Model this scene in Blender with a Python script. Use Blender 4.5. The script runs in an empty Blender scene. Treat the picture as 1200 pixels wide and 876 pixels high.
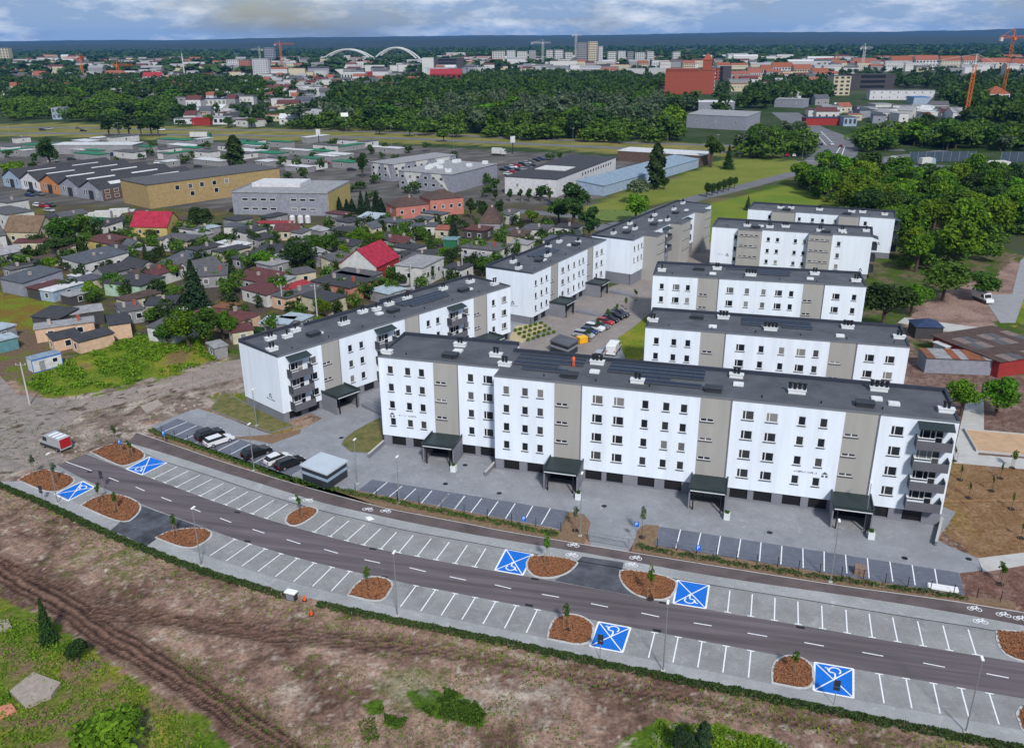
import bpy, math, random
import numpy as np
from mathutils import Vector
R = math.radians
random.seed(7); RNG = np.random.default_rng(7)
sc = bpy.context.scene

# ------------------------------------------------------------------ camera, world, sun, exposure
FOC, PITCH, ROLL, CAMH = 1005.0, 0.3728, -0.0075, 60.0      # focal length in px of the 1200 px wide photo, radians, metres
cd = bpy.data.cameras.new('camera'); cam = bpy.data.objects.new('camera', cd); sc.collection.objects.link(cam); sc.camera = cam
cd.sensor_width = 36; cd.lens = 36 * FOC / 1200; cd.clip_end = 40000; cd.clip_start = 0.5
_f = Vector((0, math.cos(PITCH), -math.sin(PITCH))); _u = Vector((0, math.sin(PITCH), math.cos(PITCH))); _x = Vector((1, 0, 0))
CX = _x * math.cos(ROLL) + _u * math.sin(ROLL); CU = _u * math.cos(ROLL) - _x * math.sin(ROLL)
from mathutils import Matrix
cam.matrix_world = Matrix(((CX.x, CU.x, -_f.x, 0), (CX.y, CU.y, -_f.y, 0), (CX.z, CU.z, -_f.z, CAMH), (0, 0, 0, 1)))

SUN_EL, SUN_AZ = 42.0, 166.0          # azimuth of the sun, degrees clockwise from +Y: behind the viewer, a little to the right
HAZE = 3.2e-5
w = bpy.data.worlds.new('World'); sc.world = w; w.use_nodes = True
nt = w.node_tree; nt.nodes.clear()
def N(t, ty, **kw):
    n = t.nodes.new(ty)
    for k, v in kw.items(): setattr(n, k, v)
    return n
bg = N(nt, 'ShaderNodeBackground'); bg.inputs[1].default_value = 0.066
wo = N(nt, 'ShaderNodeOutputWorld'); nt.links.new(bg.outputs[0], wo.inputs[0])
sky = N(nt, 'ShaderNodeTexSky', sky_type='NISHITA', sun_disc=False, sun_elevation=R(SUN_EL), sun_rotation=R(SUN_AZ), air_density=1.2, dust_density=1.5, ozone_density=1.5)
tc = N(nt, 'ShaderNodeTexCoord'); sep = N(nt, 'ShaderNodeSeparateXYZ'); nt.links.new(tc.outputs['Generated'], sep.inputs[0])
zs = N(nt, 'ShaderNodeMath', operation='MULTIPLY'); zs.inputs[1].default_value = 3.6; nt.links.new(sep.outputs[2], zs.inputs[0])
cmb = N(nt, 'ShaderNodeCombineXYZ'); nt.links.new(sep.outputs[0], cmb.inputs[0]); nt.links.new(sep.outputs[1], cmb.inputs[1]); nt.links.new(zs.outputs[0], cmb.inputs[2])
def wnoise(scale, det, lo, hi, rough=0.55):
    n = N(nt, 'ShaderNodeTexNoise'); n.inputs['Scale'].default_value = scale; n.inputs['Detail'].default_value = det; n.inputs['Roughness'].default_value = rough
    nt.links.new(cmb.outputs[0], n.inputs['Vector'])
    m = N(nt, 'ShaderNodeMapRange'); m.inputs[1].default_value = lo; m.inputs[2].default_value = hi; nt.links.new(n.outputs[0], m.inputs[0]); return m
cover = wnoise(4.5, 6, 0.26, 0.50); bright = wnoise(11, 9, 0.47, 0.66, 0.62)
cc = N(nt, 'ShaderNodeMix', data_type='RGBA'); cc.inputs[6].default_value = (3.5, 4.9, 7.2, 1); cc.inputs[7].default_value = (8.8, 9.5, 10.5, 1)
nt.links.new(bright.outputs[0], cc.inputs[0])
mx = N(nt, 'ShaderNodeMix', data_type='RGBA'); nt.links.new(cover.outputs[0], mx.inputs[0]); nt.links.new(sky.outputs[0], mx.inputs[6]); nt.links.new(cc.outputs[2], mx.inputs[7])
nt.links.new(mx.outputs[2], bg.inputs[0])

sl = bpy.data.lights.new('sun', 'SUN'); sl.energy = 3.2; sl.angle = R(6); sl.color = (1.0, 0.975, 0.945)
so = bpy.data.objects.new('sun', sl); sc.collection.objects.link(so)
_a = R(SUN_AZ); _e = R(SUN_EL)
_d = -Vector((math.sin(_a) * math.cos(_e), math.cos(_a) * math.cos(_e), math.sin(_e)))
so.rotation_euler = _d.to_track_quat('-Z', 'Y').to_euler()
sc.view_settings.view_transform = 'Standard'; sc.view_settings.look = 'None'; sc.view_settings.exposure = 0.38; sc.view_settings.gamma = 1
sc.view_settings.use_curve_mapping = False
sc.render.engine = 'CYCLES'
cy = sc.cycles
cy.max_bounces = 5; cy.diffuse_bounces = 3; cy.glossy_bounces = 2; cy.transmission_bounces = 2; cy.volume_bounces = 1; cy.transparent_max_bounces = 4
try:
    cy.use_denoising = True; cy.denoiser = 'OPENIMAGEDENOISE'
except Exception: pass

# ------------------------------------------------------------------ photo pixel -> place on a level of known height
def G(px, py, z=0.0):
    d = CX * ((px - 600) / FOC) - CU * ((py - 438) / FOC) + _f
    t = (z - CAMH) / d.z
    return Vector((d.x * t, d.y * t, z))
def G2(p, z=0.0): v = G(p[0], p[1], z); return (v.x, v.y)
def to_px(x, y, z=0):
    x = np.asarray(x, float); y = np.asarray(y, float); zz = np.asarray(z, float) - CAMH
    Z = y * _f.y + zz * _f.z
    return 600 + FOC * (x * CX.x + y * CX.y + zz * CX.z) / Z, 438 - FOC * (x * CU.x + y * CU.y + zz * CU.z) / Z

# ------------------------------------------------------------------ materials
MATS = {}
def M(name, col, rough=0.85, var=0.12, scale=0.6, bump=0.0, bscale=8.0, metal=0.0, spec=0.3, objvar=0.0, col2=None, det=4, stretch=None, srot=0.0):
    if name in MATS: return MATS[name]
    m = bpy.data.materials.new(name); m.use_nodes = True; t = m.node_tree; b = t.nodes['Principled BSDF']
    b.inputs['Roughness'].default_value = rough; b.inputs['Metallic'].default_value = metal; b.inputs['Specular IOR Level'].default_value = spec
    c = np.array(col)
    if var or col2 is not None:
        g = N(t, 'ShaderNodeNewGeometry'); n = N(t, 'ShaderNodeTexNoise'); n.inputs['Scale'].default_value = scale; n.inputs['Detail'].default_value = det; n.inputs['Roughness'].default_value = 0.65
        if stretch:
            mp = N(t, 'ShaderNodeMapping'); mp.vector_type = 'TEXTURE'; mp.inputs['Rotation'].default_value = (0, 0, -srot); mp.inputs['Scale'].default_value = (1 / stretch[0], 1 / stretch[1], 1 / stretch[2] if len(stretch) > 2 else 1); t.links.new(g.outputs['Position'], mp.inputs[0]); t.links.new(mp.outputs[0], n.inputs['Vector'])
        else: t.links.new(g.outputs['Position'], n.inputs['Vector'])
        r = N(t, 'ShaderNodeMapRange'); r.inputs[1].default_value = 0.3; r.inputs[2].default_value = 0.7; t.links.new(n.outputs[0], r.inputs[0])
        x = N(t, 'ShaderNodeMix', data_type='RGBA'); t.links.new(r.outputs[0], x.inputs[0])
        a1 = c * (1 - var); a2 = c * (1 + var) if col2 is None else np.array(col2)
        x.inputs[6].default_value = (*a1, 1); x.inputs[7].default_value = (*np.clip(a2, 0, 0.95), 1)
        out = x.outputs[2]
        if objvar:
            oi = N(t, 'ShaderNodeObjectInfo'); hs = N(t, 'ShaderNodeHueSaturation')
            mr = N(t, 'ShaderNodeMapRange'); mr.inputs[3].default_value = 1 - objvar; mr.inputs[4].default_value = 1 + objvar; t.links.new(oi.outputs['Random'], mr.inputs[0])
            t.links.new(mr.outputs[0], hs.inputs['Value']); t.links.new(out, hs.inputs['Color']); out = hs.outputs[0]
        t.links.new(out, b.inputs['Base Color'])
        if bump:
            n2 = N(t, 'ShaderNodeTexNoise'); n2.inputs['Scale'].default_value = bscale; n2.inputs['Detail'].default_value = 4; t.links.new(g.outputs['Position'], n2.inputs['Vector'])
            bp = N(t, 'ShaderNodeBump'); bp.inputs['Strength'].default_value = bump; bp.inputs['Distance'].default_value = 0.05
            t.links.new(n2.outputs[0], bp.inputs['Height']); t.links.new(bp.outputs[0], b.inputs['Normal'])
    else: b.inputs['Base Color'].default_value = (*c, 1)
    MATS[name] = m; return m

def leaf_mat(name, dark, light, objvar=0.25, hue=0.016):
    m = bpy.data.materials.new(name); m.use_nodes = True; t = m.node_tree; b = t.nodes['Principled BSDF']; o = t.nodes['Material Output']
    b.inputs['Roughness'].default_value = 0.7; b.inputs['Specular IOR Level'].default_value = 0.15
    g = N(t, 'ShaderNodeNewGeometry'); x = N(t, 'ShaderNodeMix', data_type='RGBA'); t.links.new(g.outputs['Random Per Island'], x.inputs[0])
    x.inputs[6].default_value = (*dark, 1); x.inputs[7].default_value = (*light, 1)
    oi = N(t, 'ShaderNodeObjectInfo'); hs = N(t, 'ShaderNodeHueSaturation')
    mr = N(t, 'ShaderNodeMapRange'); mr.inputs[3].default_value = 1 - objvar; mr.inputs[4].default_value = 1 + objvar; t.links.new(oi.outputs['Random'], mr.inputs[0])
    mh = N(t, 'ShaderNodeMath', operation='MULTIPLY'); mh.inputs[1].default_value = 7.31; fr = N(t, 'ShaderNodeMath', operation='FRACT'); t.links.new(oi.outputs['Random'], mh.inputs[0]); t.links.new(mh.outputs[0], fr.inputs[0])
    mr2 = N(t, 'ShaderNodeMapRange'); mr2.inputs[3].default_value = 0.5 - hue; mr2.inputs[4].default_value = 0.5 + hue; t.links.new(fr.outputs[0], mr2.inputs[0])
    t.links.new(mr.outputs[0], hs.inputs['Value']); t.links.new(mr2.outputs[0], hs.inputs['Hue']); t.links.new(x.outputs[2], hs.inputs['Color'])
    t.links.new(hs.outputs[0], b.inputs['Base Color'])
    tr = N(t, 'ShaderNodeBsdfTranslucent'); t.links.new(hs.outputs[0], tr.inputs[0])
    ms = N(t, 'ShaderNodeMixShader'); ms.inputs[0].default_value = 0.25; t.links.new(b.outputs[0], ms.inputs[1]); t.links.new(tr.outputs[0], ms.inputs[2]); t.links.new(ms.outputs[0], o.inputs[0])
    MATS[name] = m; return m

def glass_mat(name, a, b_, rough=0.12):
    m = bpy.data.materials.new(name); m.use_nodes = True; t = m.node_tree; b = t.nodes['Principled BSDF']
    oi = N(t, 'ShaderNodeObjectInfo'); p = N(t, 'ShaderNodeMath', operation='POWER'); p.inputs[1].default_value = 7.0; t.links.new(oi.outputs['Random'], p.inputs[0])
    x = N(t, 'ShaderNodeMix', data_type='RGBA'); t.links.new(p.outputs[0], x.inputs[0]); x.inputs[6].default_value = (*a, 1); x.inputs[7].default_value = (*b_, 1)
    t.links.new(x.outputs[2], b.inputs['Base Color']); b.inputs['Roughness'].default_value = rough; b.inputs['Specular IOR Level'].default_value = 0.5
    MATS[name] = m; return m

WHITE = M('white_render', (0.66, 0.71, 0.78), 0.9, 0.085, 0.6, stretch=(1.2, 1.2, .12))
GREYW = M('warm_grey_render', (0.315, 0.305, 0.285), 0.9, 0.07, 0.6, stretch=(1.2, 1.2, .12))
PLINTH = M('plinth_grey', (0.17, 0.175, 0.20), 0.8, 0.08)
ROOFM = M('bitumen_roof', (0.078, 0.084, 0.095), 0.75, 0.28, 0.25, 0.2, 3)
PARA = M('parapet_navy', (0.028, 0.034, 0.05), 0.6, 0.15)
FLASH = M('zinc_flashing', (0.22, 0.23, 0.25), 0.45, 0.1, metal=0.4)
DARK = M('anthracite_panel', (0.028, 0.032, 0.038), 0.5, 0.15)
DARKG = M('dark_green_canopy', (0.022, 0.034, 0.036), 0.5, 0.2)
BLACK = M('black_metal', (0.012, 0.012, 0.014), 0.5, 0.2)
PVC = M('white_pvc', (0.72, 0.72, 0.72), 0.4, 0.03)
SILL = M('dark_sill', (0.06, 0.062, 0.07), 0.5, 0.1)
GLASS = glass_mat('window_glass', (0.010, 0.014, 0.020), (0.24, 0.24, 0.23))
CGLASS = glass_mat('car_glass', (0.01, 0.012, 0.016), (0.03, 0.035, 0.04), 0.06)
VENTW = M('vent_white', (0.6, 0.62, 0.63), 0.6, 0.08)
SOLAR = M('solar_cell', (0.012, 0.018, 0.035), 0.15, 0.2, 2, spec=0.6)
BALC = M('balcony_panel', (0.10, 0.10, 0.115), 0.7, 0.1)
CONC = M('concrete', (0.40, 0.39, 0.37), 0.9, 0.12, 0.5, 0.1)
KERB = M('kerb_concrete', (0.42, 0.42, 0.41), 0.9, 0.1)
ASPH = M('asphalt', (0.108, 0.090, 0.097), 0.85, 0.42, 0.5, 0.15, 12, det=8, stretch=(.07, 1.6), srot=R(13))
ASPH2 = M('dark_fresh_asphalt', (0.065, 0.067, 0.08), 0.75, 0.6, 0.35, 0.1, 12)
BIKE = M('cycle_path_asphalt', (0.098, 0.076, 0.075), 0.85, 0.3, 0.3, 0.1, 12)
ROAD = M('far_asphalt', (0.13, 0.13, 0.14), 0.9, 0.2, 0.1)
STEEL = M('galvanised_steel', (0.30, 0.31, 0.32), 0.45, 0.15, metal=0.5)
LAMPW = M('lamp_head', (0.75, 0.75, 0.73), 0.4, 0.03)
TYRE = M('tyre_rubber', (0.012, 0.012, 0.012), 0.8, 0.1)
REDL = M('tail_light_red', (0.4, 0.01, 0.01), 0.3, 0.0)
PAINT = M('white_road_paint', (0.72, 0.73, 0.74), 0.7, 0.10, 3)
BLUEP = M('blue_road_paint', (0.005, 0.13, 0.52), 0.7, 0.10, 0.6)
MULCH = M('bark_mulch', (0.06, 0.026, 0.014), 0.95, 0.0, 3.0, 0.9, 10, col2=(0.21, 0.085, 0.038), det=6)
BARK = M('bark', (0.07, 0.05, 0.038), 0.95, 0.25, 3)
BLUESIGN = M('sign_blue', (0.01, 0.12, 0.5), 0.4, 0.0)
LETTER = M('dark_lettering', (0.08, 0.085, 0.1), 0.7, 0.0)

def paver(name, a, b, sx, sy, rot, mortar=0.5, var=0.16):
    m = bpy.data.materials.new(name); m.use_nodes = True; t = m.node_tree; p = t.nodes['Principled BSDF']; p.inputs['Roughness'].default_value = 0.9
    g = N(t, 'ShaderNodeNewGeometry'); mp = N(t, 'ShaderNodeMapping'); mp.inputs['Rotation'].default_value = (0, 0, rot); t.links.new(g.outputs['Position'], mp.inputs[0])
    br = N(t, 'ShaderNodeTexBrick'); br.inputs['Scale'].default_value = 1.0; br.inputs['Brick Width'].default_value = sx; br.inputs['Row Height'].default_value = sy; br.inputs['Mortar Size'].default_value = 0.008
    br.inputs['Color1'].default_value = (*a, 1); br.inputs['Color2'].default_value = (*b, 1); br.inputs['Mortar'].default_value = (*(np.array(a) * mortar), 1)
    t.links.new(mp.outputs[0], br.inputs[0])
    n = N(t, 'ShaderNodeTexNoise'); n.inputs['Scale'].default_value = 0.22; n.inputs['Detail'].default_value = 8; n.inputs['Roughness'].default_value = 0.7; t.links.new(mp.outputs[0], n.inputs[0])
    r = N(t, 'ShaderNodeMapRange'); r.inputs[1].default_value = 0.3; r.inputs[2].default_value = 0.7; r.inputs[3].default_value = 1 - var; r.inputs[4].default_value = 1 + var; t.links.new(n.outputs[0], r.inputs[0])
    n3 = N(t, 'ShaderNodeTexNoise'); n3.inputs['Scale'].default_value = 0.55; n3.inputs['Detail'].default_value = 10; n3.inputs['Roughness'].default_value = 0.75; n3.inputs['Distortion'].default_value = 1.2; t.links.new(mp.outputs[0], n3.inputs[0])
    r3 = N(t, 'ShaderNodeMapRange'); r3.inputs[1].default_value = 0.55; r3.inputs[2].default_value = 0.75; r3.inputs[3].default_value = 0; r3.inputs[4].default_value = 0.55; t.links.new(n3.outputs[0], r3.inputs[0]); ad = N(t, 'ShaderNodeMath', operation='ADD'); t.links.new(r.outputs[0], ad.inputs[0]); t.links.new(r3.outputs[0], ad.inputs[1]); r = ad
    x = N(t, 'ShaderNodeVectorMath', operation='SCALE'); t.links.new(br.outputs[0], x.inputs[0]); t.links.new(r.outputs[0], x.inputs['Scale']); t.links.new(x.outputs[0], p.inputs['Base Color'])
    MATS[name] = m; return m
PAVEC = paver('courtyard_pavers', (0.225, 0.232, 0.25), (0.26, 0.267, 0.285), 0.2, 0.1, R(16), var=0.2)
PAVE = paver('grey_pavers', (0.225, 0.225, 0.222), (0.27, 0.27, 0.265), 0.2, 0.1, R(16), var=0.26)
PAVEL = paver('light_pavers', (0.285, 0.288, 0.29), (0.325, 0.328, 0.33), 0.2, 0.1, R(16), var=0.2)
PAVEB = paver('dark_pavers', (0.10, 0.112, 0.145), (0.13, 0.142, 0.18), 0.2, 0.1, R(16))
PAVEW = paver('warm_pavers', (0.22, 0.19, 0.175), (0.26, 0.225, 0.205), 0.2, 0.1, R(59))

# ------------------------------------------------------------------ mesh builder
class MB:
    def __init__(s): s.v = []; s.f = []; s.m = []
    def quad(s, a, b, c, d, m=0):
        i = len(s.v); s.v += [a, b, c, d]; s.f.append((i, i + 1, i + 2, i + 3)); s.m.append(m); return s
    def face(s, pts, m=0):
        i = len(s.v); s.v += pts; s.f.append(tuple(range(i, i + len(pts)))); s.m.append(m); return s
    def box(s, x0, x1, y0, y1, z0, z1, m=0):
        i = len(s.v)
        s.v += [(x0, y0, z0), (x1, y0, z0), (x1, y1, z0), (x0, y1, z0), (x0, y0, z1), (x1, y0, z1), (x1, y1, z1), (x0, y1, z1)]
        for q in ((3, 2, 1, 0), (4, 5, 6, 7), (0, 1, 5, 4), (1, 2, 6, 5), (2, 3, 7, 6), (3, 0, 4, 7)): s.f.append(tuple(i + k for k in q)); s.m.append(m)
        return s
    def prism(s, poly, z0, z1, m=0, side=None, bottom=False):
        n = len(poly)
        if sum(poly[k][0] * poly[(k + 1) % n][1] - poly[(k + 1) % n][0] * poly[k][1] for k in range(n)) < 0: poly = poly[::-1]
        i = len(s.v); s.v += [(x, y, z0) for x, y in poly] + [(x, y, z1) for x, y in poly]
        s.f.append(tuple(range(i + n, i + 2 * n))); s.m.append(m)
        if bottom: s.f.append(tuple(range(i + n - 1, i - 1, -1))); s.m.append(m)
        for k in range(n):
            j = (k + 1) % n; s.f.append((i + k, i + j, i + n + j, i + n + k)); s.m.append(m if side is None else side)
        return s
    def sheet(s, poly, z, m=0):
        n = len(poly)
        if sum(poly[k][0] * poly[(k + 1) % n][1] - poly[(k + 1) % n][0] * poly[k][1] for k in range(n)) < 0: poly = poly[::-1]
        s.face([(x, y, z) for x, y in poly], m); return s
    def tube(s, p, q, r0, r1, n=6, m=0, cap=True):
        p = Vector(p); q = Vector(q); d = (q - p).normalized(); a = d.orthogonal().normalized(); b = d.cross(a); i = len(s.v)
        for c, r in ((p, r0), (q, r1)):
            for k in range(n): s.v.append(tuple(c + (a * math.cos(6.2832 * k / n) + b * math.sin(6.2832 * k / n)) * r))
        for k in range(n):
            j = (k + 1) % n; s.f.append((i + k, i + j, i + n + j, i + n + k)); s.m.append(m)
        if cap: s.f.append(tuple(range(i + n, i + 2 * n))); s.m.append(m); s.f.append(tuple(range(i + n - 1, i - 1, -1))); s.m.append(m)
        return s
    def strip(s, pts, wd, z, m=0, thick=0):
        for k in range(len(pts) - 1):
            a = Vector((pts[k][0], pts[k][1])); b = Vector((pts[k + 1][0], pts[k + 1][1])); d = (b - a); L = d.length
            if L < 1e-6: continue
            d /= L; n = Vector((-d.y, d.x)) * wd / 2
            if thick: s.prism([(a - n)[:], (b - n)[:], (b + n)[:], (a + n)[:]], z, z + thick, m)
            else: s.sheet([(a - n)[:], (b - n)[:], (b + n)[:], (a + n)[:]], z, m)
        return s
    def mesh(s, name, *mats, smooth=False):
        me = bpy.data.meshes.new(name); me.from_pydata([tuple(v) for v in s.v], [], s.f)
        for x in mats: me.materials.append(x)
        if len(mats) > 1: me.polygons.foreach_set('material_index', s.m)
        if smooth: me.polygons.foreach_set('use_smooth', [True] * len(me.polygons))
        me.update(); return me

COL = sc.collection
def O(name, mesh, parent=None, loc=(0, 0, 0), rz=0.0, label=None, cat=None, group=None, kind=None, scale=None):
    o = bpy.data.objects.new(name, mesh); COL.objects.link(o); o.location = loc
    if rz: o.rotation_euler = (0, 0, rz)
    if scale: o.scale = scale
    if parent is not None: o.parent = parent
    if label: o['label'] = label
    if cat: o['category'] = cat
    if group: o['group'] = group
    if kind: o['kind'] = kind
    return o
def T(name, label, cat, loc=(0, 0, 0), rz=0.0, group=None): return O(name, None, None, loc, rz, label, cat, group)

def wall_open(s0, s1, z0, z1, ops, y, th, mb=None, m=0):
    """a wall skin in the plane y (facing -y) with rectangular openings (a,b,c,d) and their reveals"""
    mb = mb or MB()
    xs = sorted({s0, s1, *[v for o in ops for v in (o[0], o[1]) if s0 < v < s1]}); zs = sorted({z0, z1, *[v for o in ops for v in (o[2], o[3]) if z0 < v < z1]})
    for i in range(len(xs) - 1):
        for j in range(len(zs) - 1):
            cx, cz = (xs[i] + xs[i + 1]) / 2, (zs[j] + zs[j + 1]) / 2
            if any(o[0] < cx < o[1] and o[2] < cz < o[3] for o in ops): continue
            mb.quad((xs[i], y, zs[j]), (xs[i + 1], y, zs[j]), (xs[i + 1], y, zs[j + 1]), (xs[i], y, zs[j + 1]), m)
    for a, b, c, d in ops:
        mb.quad((a, y, c), (b, y, c), (b, y + th, c), (a, y + th, c), m); mb.quad((a, y + th, d), (b, y + th, d), (b, y, d), (a, y, d), m)
        mb.quad((a, y, c), (a, y + th, c), (a, y + th, d), (a, y, d), m); mb.quad((b, y + th, c), (b, y, c), (b, y, d), (b, y + th, d), m)
    mb.quad((s0, y + th, z0), (s0, y, z0), (s0, y, z1), (s0, y + th, z1), m); mb.quad((s1, y, z0), (s1, y + th, z0), (s1, y + th, z1), (s1, y, z1), m)
    mb.quad((s0, y + th, z0), (s1, y + th, z0), (s1, y, z0), (s0, y, z0), m); mb.quad((s0, y, z1), (s1, y, z1), (s1, y + th, z1), (s0, y + th, z1), m)
    return mb

# windows: pane with a frame and a sill, shared meshes, facing -y, centred on the opening
WIN = {}
def win_meshes(kind):
    if kind in WIN: return WIN[kind]
    W_, H_, mull = {'S': (0.95, 1.3, ()), 'D': (1.5, 1.3, (-0.32,)), 'G': (1.75, 0.5, (0.0,)), 'H': (1.1, 0.45, ()), 'B': (2.4, 1.3, (-0.7, 0.45)), 'T': (0.9, 1.1, ())}[kind]
    w2, h2 = W_ / 2, H_ / 2; t = 0.065
    p = MB().box(-w2, w2, 0.10, 0.14, -h2, h2).mesh('pane_' + kind, GLASS)
    f = MB().box(-w2, -w2 + t, 0.04, 0.098, -h2, h2).box(w2 - t, w2, 0.04, 0.098, -h2, h2).box(-w2 + t, w2 - t, 0.04, 0.098, h2 - t, h2).box(-w2 + t, w2 - t, 0.04, 0.098, -h2, -h2 + t)
    for x in mull: f.box(x - 0.05, x + 0.05, 0.04, 0.098, -h2 + t, h2 - t)
    f = f.mesh('frame_' + kind, PVC)
    s = MB().box(-w2 - 0.08, w2 + 0.08, -0.14, 0.03, -h2 - 0.10, -h2 - 0.02).mesh('sill_' + kind, SILL)
    WIN[kind] = (p, f, s, w2, h2); return WIN[kind]
def window(parent, kind, x, y, z, rz=0.0, sill=True):
    p, f, s, _, _ = win_meshes(kind)
    o = O('window', p, parent, (x, y, z), rz); O('frame', f, o)
    if sill: O('sill', s, o)
    return o

# ------------------------------------------------------------------ polylines taken from the photograph, on the ground
def gl(s, z=0.0): return [G2(p, z) for p in s]
def ext(pl, a=0.0, b=0.0):
    pl = [Vector(p) for p in pl]
    if a: pl = [pl[0] + (pl[0] - pl[1]).normalized() * a] + pl
    if b: pl = pl + [pl[-1] + (pl[-1] - pl[-2]).normalized() * b]
    return [tuple(p) for p in pl]
def smooth(pl, n=2):
    pl = [np.array(p) for p in pl]
    for _ in range(n):
        q = [pl[0]]
        for k in range(len(pl) - 1): q += [pl[k] * .75 + pl[k + 1] * .25, pl[k] * .25 + pl[k + 1] * .75]
        pl = q + [pl[-1]]
    return [tuple(map(float, p)) for p in pl]
class PL:
    def __init__(s, pts):
        s.p = np.array(pts); d = np.diff(s.p, axis=0); s.l = np.hypot(d[:, 0], d[:, 1]); s.s = np.concatenate([[0], np.cumsum(s.l)]); s.t = d / s.l[:, None]
    def at(s, u):
        k = int(np.clip(np.searchsorted(s.s, u) - 1, 0, len(s.l) - 1)); return s.p[k] + s.t[k] * (u - s.s[k]), s.t[k]
    def near(s, q):
        best = (1e9, 0)
        for k in range(len(s.l)):
            u = float(np.clip((np.array(q) - s.p[k]) @ s.t[k], 0, s.l[k])); e = np.hypot(*(s.p[k] + s.t[k] * u - q))
            if e < best[0]: best = (e, s.s[k] + u)
        return best[1]
px_road_up = [(100,532),(147.5,550),(179,561),(205,570.5),(234,581.5),(262.5,591.5),(311,608),(367.5,624),(405,634),(446,644),(500,654.5),(534,661),(580,669),(612.5,674.5),(650,681),(750,699.5),(789,707.5),(826,713.5),(907.5,727.5),(964,737),(1021,747.5),(1083,757.5),(1145,768),(1200,777)]
px_road_lo = [(67.5,545),(96,561),(165,591),(245,620),(276,631.5),(308,641.5),(348,653.5),(389,664),(454.5,678.5),(488,685.7),(533,694.5),(581,704),(630,713.5),(702.5,727.5),(739,735),(797.5,746),(880,761.5),(954,776),(999.7,783.5),(1061.6,794),(1126,805.5),(1162.6,812),(1200,818.5)]
px_back_up = [(156,524),(176,535),(196,542),(226,551),(260,562),(285,571),(335,587),(372.5,597.5),(422.5,609),(462.5,619),(507.5,627.5),(550,635),(592.5,643),(625,649),(676,657),(727.5,666),(794,679),(831,685),(882.5,693.5),(936,701.5),(991,711),(1076.4,725),(1135.7,734),(1169,739.6),(1200,745)]
px_path_lo = [(150,519),(190,530),(260,553),(300,565),(335,576),(372.5,588),(415,598),(470,610),(500,616),(562.5,628),(675,646),(732.5,656.5),(800,669),(830,674),(900,685),(1000,698.5),(1115,717),(1200,733)]
px_path_up = [(160,507),(200,520),(260,541),(310,556.5),(345,567),(392.5,580),(440,593),(485,602),(560,616),(582.5,621),(660,634),(736,646.5),(800,657),(875,669),(981,685.8),(1072,698),(1129,706),(1200,718)]
px_hedge = [(0,565),(62.5,590),(130,622),(175,641),(235,664),(300,683.5),(335,694),(413.6,712),(466,723.5),(542,738),(600,750),(703,772),(777,788),(900,812),(1029,839),(1131.6,859),(1200,873)]
road_up = smooth(ext(gl(px_road_up), 0, 50)); road_lo = smooth(ext(gl(px_road_lo), 0, 50)); back_up = smooth(ext(gl(px_back_up), 0, 50))
path_lo = smooth(ext(gl(px_path_lo), 0, 50)); path_up = smooth(ext(gl(px_path_up), 0, 50)); hedge_l = smooth(ext(gl(px_hedge), 40, 50))

# ------------------------------------------------------------------ ground, coloured by what it is made of
def vnoise(x, y, sc_, seed=0, oct_=4, ro=0.55):
    out = np.zeros_like(x); amp = 1.0; tot = 0
    for o in range(oct_):
        r = np.random.default_rng(seed * 31 + o); tab = r.random((256, 256))
        u = x * sc_ * 2 ** o + 1000.3; v = y * sc_ * 2 ** o + 1000.7
        i = np.floor(u).astype(int); j = np.floor(v).astype(int); fu = u - i; fv = v - j; fu = fu * fu * (3 - 2 * fu); fv = fv * fv * (3 - 2 * fv)
        a = tab[i % 256, j % 256]; b = tab[(i + 1) % 256, j % 256]; c = tab[i % 256, (j + 1) % 256]; d = tab[(i + 1) % 256, (j + 1) % 256]
        out += amp * ((a * (1 - fu) + b * fu) * (1 - fv) + (c * (1 - fu) + d * fu) * fv); tot += amp; amp *= ro
    return out / tot
def inpoly(px, py, poly):
    c = np.zeros(px.shape, bool); n = len(poly)
    for k in range(n):
        x1, y1 = poly[k]; x2, y2 = poly[(k + 1) % n]
        if y1 == y2: continue
        h = ((y1 > py) != (y2 > py)) & (px < (x2 - x1) * (py - y1) / (y2 - y1) + x1); c ^= h
    return c
def dpoly(px, py, pl):
    d = np.full(px.shape, 1e9)
    for k in range(len(pl) - 1):
        a = np.array(pl[k]); b = np.array(pl[k + 1]); ab = b - a; L2 = ab @ ab
        t = np.clip(((px - a[0]) * ab[0] + (py - a[1]) * ab[1]) / L2, 0, 1); d = np.minimum(d, np.hypot(px - a[0] - t * ab[0], py - a[1] - t * ab[1]))
    return d
C_ = lambda *a: np.array(a)
SOIL, SOIL2, MUD, SAND = C_(.275, .180, .135), C_(.120, .070, .052), C_(.044, .024, .019), C_(.42, .355, .29)
GR1, GR2, GRY, GRD = C_(.12, .16, .014), C_(.06, .11, .010), C_(.24, .20, .03), C_(.022, .045, .010)
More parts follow.
